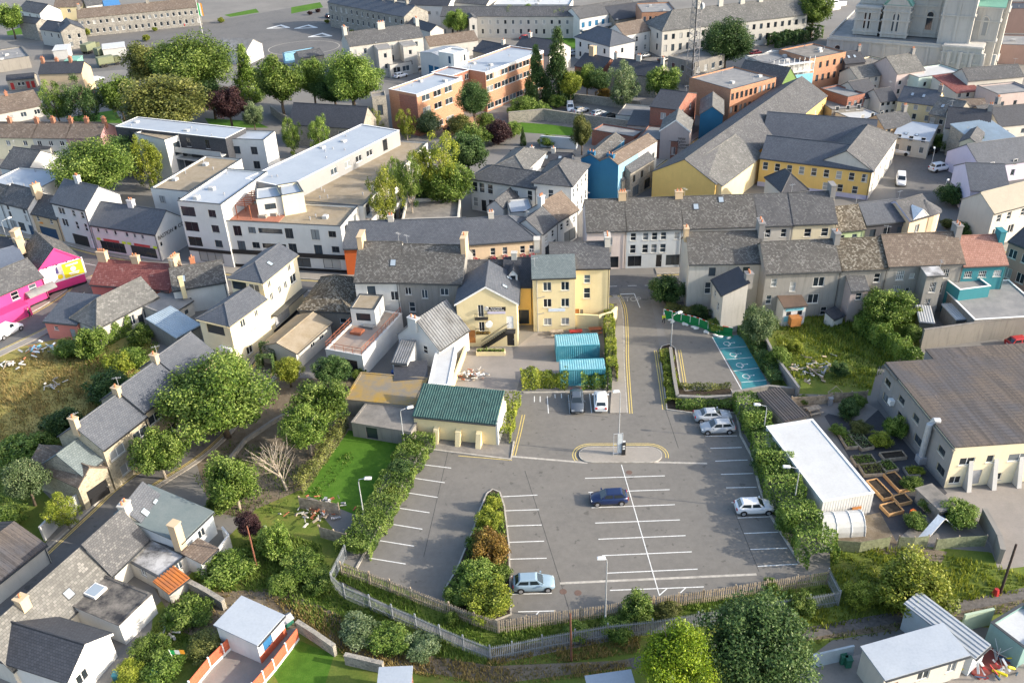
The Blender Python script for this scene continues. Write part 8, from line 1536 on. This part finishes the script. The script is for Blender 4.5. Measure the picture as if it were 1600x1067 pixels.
# ================================================================ CARS
def paint(name, c):
    if name in MATS: return MATS[name]
    t = NT(name, .28, .5); t.b.inputs['Base Color'].default_value = (*c, 1); t.b.inputs['Coat Weight'].default_value = .6; t.b.inputs['Coat Roughness'].default_value = .08; MATS[name] = t.m; return t.m
PAINT = {'white': (.75,.76,.77), 'silver': (.36,.385,.41), 'navy': (.008,.02,.075), 'grey': (.07,.085,.105), 'ice': (.24,.33,.4), 'black': (.015,.017,.02), 'red': (.4,.02,.02), 'lime': (.4,.55,.05), 'olive': (.1,.11,.06)}
t_ = NT('car glass', .05, .8); t_.b.inputs['Base Color'].default_value = (.018,.026,.032,1); CGL = t_.m; TYRE = plain('tyre rubber', (.015,.015,.016), .8); RIM = plain('alloy rim', (.5,.5,.52), .35, .5, .6)
LAMPW = plain('headlamp', (.75,.78,.8), .15, .6); LAMPR = plain('tail lamp', (.45,.01,.015), .25, .6); PLATE = plain('number plate', (.75,.75,.7), .5)
CARC = {}
def car_parts(typ, col):
    if (typ, col) in CARC: return CARC[(typ, col)]
    pm_ = paint('car paint '+col, PAINT[col]); b = MB()
    if typ == 'hatch': St = [(-2.03,.34,.82,.70),(-1.96,.24,.98,.80),(-1.4,.2,1.0,.86),(-.4,.19,.96,.875),(.6,.19,.94,.875),(1.0,.2,.92,.86),(1.55,.22,.82,.83),(1.92,.27,.70,.74),(2.05,.36,.58,.58)]; belt = ((.98,.71),(-1.9,.70)); rf = ((.28,.56),(-1.42,.57)); ht_, zb = 1.47, .96; mid = -.45
    elif typ == 'saloon': St = [(-2.3,.34,.86,.70),(-2.22,.24,.98,.80),(-1.5,.2,1.0,.88),(-.4,.19,.95,.9),(.6,.19,.93,.9),(1.0,.2,.91,.88),(1.7,.22,.80,.85),(2.15,.27,.68,.76),(2.28,.36,.56,.6)]; belt = ((.98,.73),(-1.62,.72)); rf = ((.22,.57),(-1.0,.57)); ht_, zb = 1.42, .95; mid = -.35
    elif typ == 'suv': St = [(-2.2,.4,.95,.74),(-2.12,.3,1.1,.84),(-1.4,.28,1.12,.9),(-.4,.27,1.08,.91),(.6,.27,1.06,.91),(1.05,.28,1.04,.9),(1.7,.3,.98,.87),(2.1,.34,.86,.78),(2.2,.44,.7,.62)]; belt = ((1.0,.75),(-2.08,.74)); rf = ((.4,.62),(-1.75,.63)); ht_, zb = 1.72, 1.1; mid = -.4
    else: St = [(-2.2,.34,1.0,.80),(-2.17,.24,1.12,.86),(-1.4,.22,1.12,.9),(-.2,.21,1.1,.9),(.7,.21,1.06,.9),(1.2,.22,1.0,.88),(1.75,.24,.9,.84),(2.08,.3,.76,.76),(2.18,.4,.6,.6)]; belt = ((1.25,.76),(-2.19,.80)); rf = ((.55,.68),(-2.12,.72)); ht_, zb = 1.84, 1.1; mid = -.1
    n0 = 0
    for (x, z0_, z1_, w_) in St:
        zm = z0_+(z1_-z0_)*.45
        b.v += [(x,-w_*.88,z0_),(x,-w_,z0_+.12),(x,-w_,zm),(x,-w_*.96,z1_-.07),(x,-w_*.84,z1_),(x,0,z1_+.03),(x,w_*.84,z1_),(x,w_*.96,z1_-.07),(x,w_,zm),(x,w_,z0_+.12),(x,w_*.88,z0_)]
    K = 11
    for i in range(len(St)-1):
        for k in range(K-1): b.f.append((i*K+k, i*K+k+1, (i+1)*K+k+1, (i+1)*K+k)); b.mi.append(0)
        b.f.append((i*K+K-1, i*K, (i+1)*K, (i+1)*K+K-1)); b.mi.append(0)
    b.f.append(tuple(reversed(range(K)))); b.f.append(tuple((len(St)-1)*K+k for k in range(K))); b.mi += [0,0]
    b.f = [f[::-1] for f in b.f]
    bf, br, tf, tr = belt[0], belt[1], rf[0], rf[1]; zr = ht_-.06
    # greenhouse (painted pillars and roof)
    base = [(bf[0],-bf[1],zb),(bf[0],bf[1],zb),(br[0],br[1],zb),(br[0],-br[1],zb)]; top = [(tf[0],-tf[1],zr),(tf[0],tf[1],zr),(tr[0],tr[1],zr),(tr[0],-tr[1],zr)]
    base = [(x,y,z-.06) for x,y,z in base]
    top2 = [(tf[0]-.15,-tf[1]+.12,ht_),(tf[0]-.15,tf[1]-.12,ht_),(tr[0]+.12,tr[1]-.12,ht_),(tr[0]+.12,-tr[1]+.12,ht_)]
    n = len(b.v); b.v += base+top+top2
    for k in range(4):
        j = (k+1) % 4; b.f.append((n+k,n+j,n+4+j,n+4+k)); b.f.append((n+4+k,n+4+j,n+8+j,n+8+k)); b.mi += [0,0]
    b.f.append((n+8,n+9,n+10,n+11)); b.mi.append(0)
    body = b.mesh('body', pm_, False)
    body.polygons.foreach_set('use_smooth', [i < len(b.f)-9 and len(b.f[i]) == 4 for i in range(len(b.f))])
    g = MB(); V = Vector
    def panel(p0, p1, p2, p3, mx, mz, off=.012):
        p0, p1, p2, p3 = map(V, (p0,p1,p2,p3)); nn = (p1-p0).cross(p3-p0).normalized()*off
        f = lambda u, v: tuple(p0.lerp(p1,u).lerp(p3.lerp(p2,u), v)+nn)
        g.poly([f(mx,mz), f(1-mx,mz), f(1-mx,1-mz), f(mx,1-mz)])
    panel(base[0], base[1], top[1], top[0], .05, .1); 
    if typ != 'van': panel(base[2], base[3], top[3], top[2], .06, .14)
    for s in (-1, 1):
        fr_ = (bf[0],s*bf[1],zb-.06); re = (br[0],s*br[1],zb-.06); tf_ = (tf[0],s*tf[1],zr); tr_ = (tr[0],s*tr[1],zr)
        L = lambda p, q, u: tuple(V(p).lerp(V(q), u))
        cut = (bf[0]-mid)/(bf[0]-br[0]); cut2 = (tf[0]-mid)/(tf[0]-tr[0])
        A_, B_, C_, D_ = L(fr_,re,.12), L(fr_,re,cut-.02), L(tf_,tr_,cut2-.03), L(tf_,tr_,.0)
        q = [A_,B_,C_,D_] if s > 0 else [B_,A_,D_,C_]
        panel(*([A_,B_,C_,D_] if s > 0 else [B_,A_,D_,C_]), .03, .14)
        if typ != 'van':
            A_, B_, C_, D_ = L(fr_,re,cut+.02), L(fr_,re,.93), L(tf_,tr_,.93), L(tf_,tr_,cut2+.03)
            panel(*([A_,B_,C_,D_] if s > 0 else [B_,A_,D_,C_]), .03, .14)
    glass = g.mesh('windows', CGL)
    wb = MB(); R_ = .32 if typ != 'suv' else .37; wb.tube([(0,-.1,0),(0,.1,0)], R_, 18); wm = wb.mesh('wheel', TYRE, False); rb = MB(); rb.tube([(0,-.115,0),(0,.115,0)], R_*.62, 14); rm_ = rb.mesh('rim', RIM)
    ab = MB(); ab.tube([(0,-.012,0),(0,.012,0)], R_*1.17, 18); am = ab.mesh('wheel_arch', BLKP)
    xl = St[-1][0]; xr = St[0][0]; Lp = []
    hb = MB(); hb.box(xl-.34,-.12,-.07,xl-.09,.12,.07); 
    q = {'body': body, 'glass': glass, 'wheel': wm, 'rim': rm_, 'arch': am, 'R': R_, 'xf': xl-.72, 'xr': xr+.72, 'w': St[4][3], 'xl': xl, 'xb': xr, 'zl': St[-2][2]-.03, 'zt': St[0][2]}
    h = MB(); h.box(-.16,-.17,-.06,.1,.17,.075); q['hl'] = h.mesh('headlamp', LAMPW); h = MB(); h.box(-.06,-.14,-.11,.1,.14,.13); q['tl'] = h.mesh('tail_lamp', LAMPR); h = MB(); h.box(-.01,-.26,-.06,.02,.26,.06); q['pl'] = h.mesh('number_plate', PLATE); h = MB(); h.box(-.09,-.1,-.06,.06,.1,.07); q['mi'] = h.mesh('mirror', pm_); h = MB(); h.box(-.05,-.5,-.07,.04,.5,.07); q['gr'] = h.mesh('grille', BLKP)
    CARC[(typ, col)] = q; return q
def car(typ, col, px, front, rear, label, cat='car', name='car', lod=0, group=None):
    g = G(px[0], px[1], .75); d = G(*front)-G(*rear); ang = math.atan2(d.y, d.x); q = car_parts(typ, col); t = thing(name, label, cat, (g.x, g.y, .02), ang, group)
    ob('body', q['body'], t); ob('windows', q['glass'], t)
    for x in (q['xf'], q['xr']):
        for s in (-1, 1):
            wl = ob('wheel', q['wheel'], t, (x, s*(q['w']-.085), q['R']))
            if not lod: ob('rim', q['rim'], wl); ob('wheel_arch', q['arch'], t, (x, s*(q['w']+.0), q['R']+.03))
    for s in (-1, 1):
        ob('headlamp', q['hl'], t, (q['xl']-.2, s*.52, q['zl']-.04)); ob('tail_lamp', q['tl'], t, (q['xb']+.02, s*.6, q['zt']-.05))
        if not lod: ob('mirror', q['mi'], t, (.72 if typ != 'van' else .95, s*(q['w']+.08), 1.0 if typ != 'suv' else 1.15))
    if not lod: ob('number_plate', q['pl'], t, (q['xb']-.01, 0, .62)); ob('number_plate', q['pl'], t, (q['xl']-.02, 0, .42)); ob('grille', q['gr'], t, (q['xl']-.01, 0, .5))
    return t
gc = 'cars in the car park'
car('saloon','grey',(901,625),(902,650),(899,605),'dark grey saloon parked nose out by the lime hedge',group=gc); car('hatch','white',(938.5,624),(937,600),(939.5,650),'white coupe with dark rear glass beside the grey saloon',group=gc)
car('saloon','silver',(1114,647),(1140,646),(1090,648),'silver car nearest the stone wall, nose to the hedge',group=gc); car('hatch','silver',(1121,665),(1098,666),(1146,664),'silver hatchback with sunroof facing away from the hedge',group=gc)
car('hatch','navy',(951,775),(921,777),(982,774),'navy blue hatchback in the middle of the car park',group=gc); car('hatch','white',(1179,789),(1205,788),(1152,790),'white hatchback in the right row of bays',group=gc); car('hatch','ice',(834,908),(866,907),(802,910),'pale blue hatchback beside the central planted island',group=gc)
car('van','white',(12,515),(30,505),(-10,527),'small white van driving on the side street','van','van')
gl = 'cars in the gravel lot'
car('van','white',(891,168),(892,180),(889,160),'tall white van in the gravel lot','van','van',1,gl); car('saloon','silver',(907,171),(920,168),(895,174),'silver car beside the white van',lod=1,group=gl); car('hatch','silver',(935,176),(945,173),(925,179),'silver car in the middle of the gravel lot',lod=1,group=gl); car('hatch','black',(951,180),(960,177),(943,183),'black car at the right of the gravel lot',lod=1,group=gl); car('hatch','ice',(966,193),(976,192),(956,194),'pale blue car beside the low grey rooms',lod=1,group=gl)
gs = 'cars on the square'
car('suv','white',(1406,235),(1415,236),(1396,233),'white car at the corner of the yellow complex',lod=1,group=gs); car('suv','black',(1451,235),(1463,231),(1440,239),'black car below the ivy bank on the square',lod=1,group=gs); car('saloon','grey',(1507,248),(1520,243),(1494,253),'dark grey car before the cream gabled house',lod=1,group=gs); car('hatch','navy',(1524,253),(1535,249),(1512,257),'dark blue car beside the cypresses',lod=1,group=gs); car('suv','white',(1469,261),(1480,259),(1458,263),'white police style car in the middle of the square',lod=1,group=gs); car('van','white',(1408,281),(1408,290),(1407,272),'white van behind the yellow complex','van','van',1,gs)
gb_ = 'cars around the barracks'
for ty, c, x, y, lb in (('hatch','white',50,55,'white car by the stone barracks house'),('saloon','silver',150,123,'silver car under the slim trees'),('hatch','grey',157,141,'grey car beside the round tree'),('hatch','white',266,39,'white car before the barracks arch'),('hatch','black',247,40,'dark car left of the barracks arch'),('hatch','red',293,37,'red car at the barracks front'),('hatch','lime',303,34,'lime green car at the barracks front'),('van','white',594,42,'white van near the parade ground shrubs'),('hatch','black',516,24,'black car before the blue slate barracks'),('hatch','grey',526,25,'grey car before the blue slate barracks'),('hatch','white',626,117,'white car below the flat stone building'),('hatch','silver',648,106,'silver car beside the white hall'),('hatch','white',776,50,'white car left of the barracks green'),('hatch','red',798,49,'red car left of the barracks green'),('hatch','white',788,50,'white car between the red cars and the trees'),('suv','red',806,46,'red car in the barracks car park row'),('hatch','white',816,47,'first white car in the barracks car park row'),('hatch','silver',825,46,'silver car in the barracks car park row'),('hatch','black',833,46,'dark car in the barracks car park row'),('hatch','grey',841,45,'grey car at the right of the barracks car park row'),('hatch','red',821,58,'red car beside the barracks lawn'),('hatch','silver',895,83,'silver car behind the dark conifers'),('hatch','black',986,74,'black car beside the white hip roofed house'),('hatch','white',999,72,'white car beside the white hip roofed house'),('hatch','grey',1008,86,'grey car before the long white block'),('saloon','black',1039,92,'dark car above the concrete exchange'),('hatch','black',706,199,'dark car in the office forecourt'),('hatch','red',1181,82,'red car beside the large dark tree')):
    car(ty, c, (x,y), (x+8,y-2), (x-8,y+2), lb, 'van' if ty == 'van' else 'car', 'van' if ty == 'van' else 'car', 1, gb_)
car('hatch','red',(1596,533),(1610,531),(1580,535),'red car cut off by the right edge behind the concrete wall')
# army trucks
def truck(px, front, rear, label):
    g = G(*px, 1); d = G(*front)-G(*rear); t = thing('army_truck', label, 'truck', (g.x, g.y, 0), math.atan2(d.y, d.x), 'army trucks'); OL = plain('olive drab', (.1,.11,.06), .7); OC = plain('olive canvas', (.17,.19,.12), .9)
    b = MB(); b.box(-3.2,-1.1,.8,3.2,1.1,1.1); b.build('chassis', OL, t); b = MB(); b.box(1.6,-1.1,1.1,3.3,1.1,2.5); b.build('cab', OL, t); b = MB(); b.box(3.31,-.9,1.8,3.33,.9,2.4); b.build('windscreen', CGL, t); b = MB(); b.box(-3.2,-1.2,1.1,1.4,1.2,3.0); b.build('canvas', OC, t)
    for x in (-2.3,-1.2,2.3):
        for y in (-1.0,1.0): b = MB(); b.tube([(x,y-.15,.5),(x,y+.15,.5)],.5,12); b.build('wheel', TYRE, t)
truck((142,77),(155,72),(128,82),'olive army truck with canvas top beside the white canopies'); truck((170,98),(182,96),(155,101),'olive army truck nearest the big tree'); truck((165,83),(178,80),(150,87),'middle olive army truck in the barracks yard')
for (a, b__, lb) in (((82,80),(105,78),'white canopy shelter in the barracks yard'),((160,78),(195,74),'right white canopy shelter in the barracks yard')): B('canopy', lb, 'shelter', a, b__, 2.8, 'mono_b', t=.05, D=6, wall=LGREY, rm=FWHT, far=True)
B('container_store', 'green container in the barracks yard', 'container', (101,96), (120,95), 2.6, 'mono_b', t=.02, D=5, wall=COPG, rm=COPG, far=True); B('greenhouse', 'glass roofed training shelter beside the parade ground', 'shelter', (338,78), (385,80), 4, 'gable', D=9, t=.5, wall=LGREY, rm=CGAL, far=True); B('blue_hoarding', 'blue hoarding wall at the edge of the parade ground', 'wall', (444,84), (492,76), 3, 'flat', D=1.6, wall=LBLUE, rm=FGRY, far=True); B('barracks_store', 'stone store with low roof beside the blue hoarding', 'building', (470,92), (506,86), 3.4, 'gable', D=6, t=.4, wall=STONE, rm=SLG, far=True)
# boats
def boat(px, L, label):
    g = G(*px, .5); t = thing('motor_boat', label, 'boat', (g.x,g.y,0), .2, 'moored white boats'); b = MB(); Wd = L*.16; rings = []
    for x, w_, z in ((-.5,.9,0),(-.2,1,0),(.2,.9,0),(.42,.45,.05),(.5,.02,.15)): rings.append([(x*L,-Wd*w_,1.1+z),(x*L,-Wd*w_*.7,0),(x*L,Wd*w_*.7,0),(x*L,Wd*w_,1.1+z)])
    for p, q in zip(rings, rings[1:]):
        for k in range(3): b.poly([p[k],p[k+1],q[k+1],q[k]][::-1])
        b.poly([p[3],p[0],q[0],q[3]][::-1])
    b.poly(rings[0]); b.build('hull', WPAINT, t); b = MB(); b.box(-.3*L,-Wd*.7,1.1,.15*L,Wd*.7,2.2); b.box(-.25*L,-Wd*.6,2.2,.0,Wd*.6,2.9); b.build('cabin', WPAINT, t); b = MB(); b.box(-.28*L,-Wd*.72,1.5,.13*L,-Wd*.7,1.95); b.build('windows', CGL, t)
for i, (x, y) in enumerate(((1556,37),(1580,40),(1598,34),(1590,26),(1571,30),(1300,8),(1290,14))): boat((x,y), 11, ['white motor boat nearest the church front','second white motor boat right of the church','white motor boat at the right edge','upper white motor boat at the right edge','white motor boat behind the nearest boat','white boat behind the leafy tree by the church','second white boat behind the leafy tree by the church'][i])
# ================================================================ PEOPLE
def person(px, ang, label, top, trouser, hat=None, walk=.18):
    g = G(*px); t = thing('person', label, 'person', (g.x, g.y, .02), ang)
    def skin(name, vs_, es, rad, mt, sub=1):
        me = bpy.data.meshes.new(name); me.from_pydata(vs_, es, []); o = bpy.data.objects.new(name, me); COL.objects.link(o); mo = o.modifiers.new('s','SKIN'); o.modifiers.new('d','SUBSURF').levels = sub
        for i, r in enumerate(rad): me.skin_vertices[0].data[i].radius = (r, r*.85)
        me.skin_vertices[0].data[0].use_root = True
        dg = bpy.context.evaluated_depsgraph_get(); m2 = bpy.data.meshes.new_from_object(o.evaluated_get(dg)); bpy.data.objects.remove(o); m2.materials.clear(); m2.materials.append(mt); m2.name = name; return m2
    SKIN = plain('skin', (.5,.3,.22), .6); a = walk
    vs_ = [(0,0,.92),(0,0,1.15),(0,0,1.4),(0,0,1.52),(.02,0,1.62),(.03,0,1.74),(.0,.1,.9),(a*.6,.1,.5),(a,.1,.08),(a+.16,.11,.04),(0,-.1,.9),(-a*.2,-.1,.5),(-a,-.1,.1),(-a+.14,-.11,.04),(0,.2,1.4),(-.06,.25,1.12),(.08,.26,.88),(.12,.26,.8),(0,-.2,1.4),(.06,-.25,1.12),(.18,-.26,.92),(.22,-.26,.85)]
    es = [(0,1),(1,2),(2,3),(3,4),(4,5),(0,6),(6,7),(7,8),(8,9),(0,10),(10,11),(11,12),(12,13),(2,14),(14,15),(15,16),(16,17),(2,18),(18,19),(19,20),(20,21)]
    rad = [.13,.13,.14,.055,.085,.08,.09,.065,.045,.04,.09,.065,.045,.04,.06,.045,.035,.03,.06,.045,.035,.03]
    ob('body', skin('body', vs_, es, rad, SKIN), t)
    i = [0,1,2,14,15,16,18,19,20]; mp = {k: j for j, k in enumerate(i)}
    ob('jacket', skin('jacket', [vs_[k] for k in i], [(mp[p],mp[q]) for p,q in es if p in mp and q in mp], [rad[k]*1.22 for k in i], top), t)
    i = [0,6,7,8,10,11,12]; mp = {k: j for j, k in enumerate(i)}
    ob('trousers', skin('trousers', [vs_[k] for k in i], [(mp[p],mp[q]) for p,q in es if p in mp and q in mp], [rad[k]*1.2 for k in i], trouser), t)
    b = MB(); b.tube([(.01,0,1.69),(.01,0,1.79),(.01,0,1.83)], .115, 10, .06); b.build('hat' if hat else 'hair', hat or plain('dark hair', (.04,.03,.02), .8), t, smooth=True)
person((1036.5,506), -1.2, 'worker in yellow high visibility jacket standing at the barrier', plain('hi-vis yellow', (.65,.75,.03), .7), plain('dark trousers', (.02,.022,.03), .8), plain('white helmet', (.75,.75,.72), .4))
person((48,496), .6, 'person in dark clothes walking on the pavement before the pink pub', plain('dark green coat', (.03,.05,.04), .8), plain('dark trousers', (.02,.022,.03), .8))
# yard cones, manholes
for i, (x, y) in enumerate(((983,738),(903,926),(880,924))): g = G(x, y); b = MB(); b.cyl(0,0,0,.006,.36,16); q = b.build('manhole_cover', plain('rusty iron', (.14,.09,.07), .8), CPK, (g.x, g.y, .018))
# small fittings on the big roofs
vb = MB(); vb.cyl(0,0,0,.45,.09,8); vb.cyl(0,0,.45,.55,.15,8,.12); vm = vb.mesh('roof_vent', GREYD); hb_ = MB(); hb_.box(-.5,-.4,0,.5,.4,.5); hm_ = hb_.mesh('roof_unit', LGREY); ab = MB(); ab.cyl(0,0,0,1.5,.025,5); ab.box(-.5,-.015,1.3,.5,.015,1.33); [ab.box(-.45+.18*i,-.25,1.33,-.44+.18*i,.25,1.345) for i in range(6)]; am_ = ab.mesh('aerial', GALV); rr = random.Random(9)
for o in BL:
    fl = o.zf(1, 1) == o.h and o.zf(o.L/2, o.D/2) == o.h
    if fl and o.L*o.D > 120:
        for i in range(min(14, int(o.L*o.D/40))): ob('roof_vent', vm, o.root, (rr.uniform(.8,o.L-.8), rr.uniform(.8,o.D-.8), o.h-.3), 0)
        for i in range(2): ob('roof_unit', hm_, o.root, (rr.uniform(1.5,o.L-1.5), rr.uniform(1.5,o.D-1.5), o.h-.29), rr.choice((0,1.57)))
    elif not fl and o.root.get('category') in ('house','shop') and o.h > 3.4 and rr.random() < .6:
        x, y = o.L*rr.choice((.06,.94)), o.D*.5; ob('aerial', am_, o.root, (x, y, o.zf(x, y)+.1), rr.uniform(0,3))
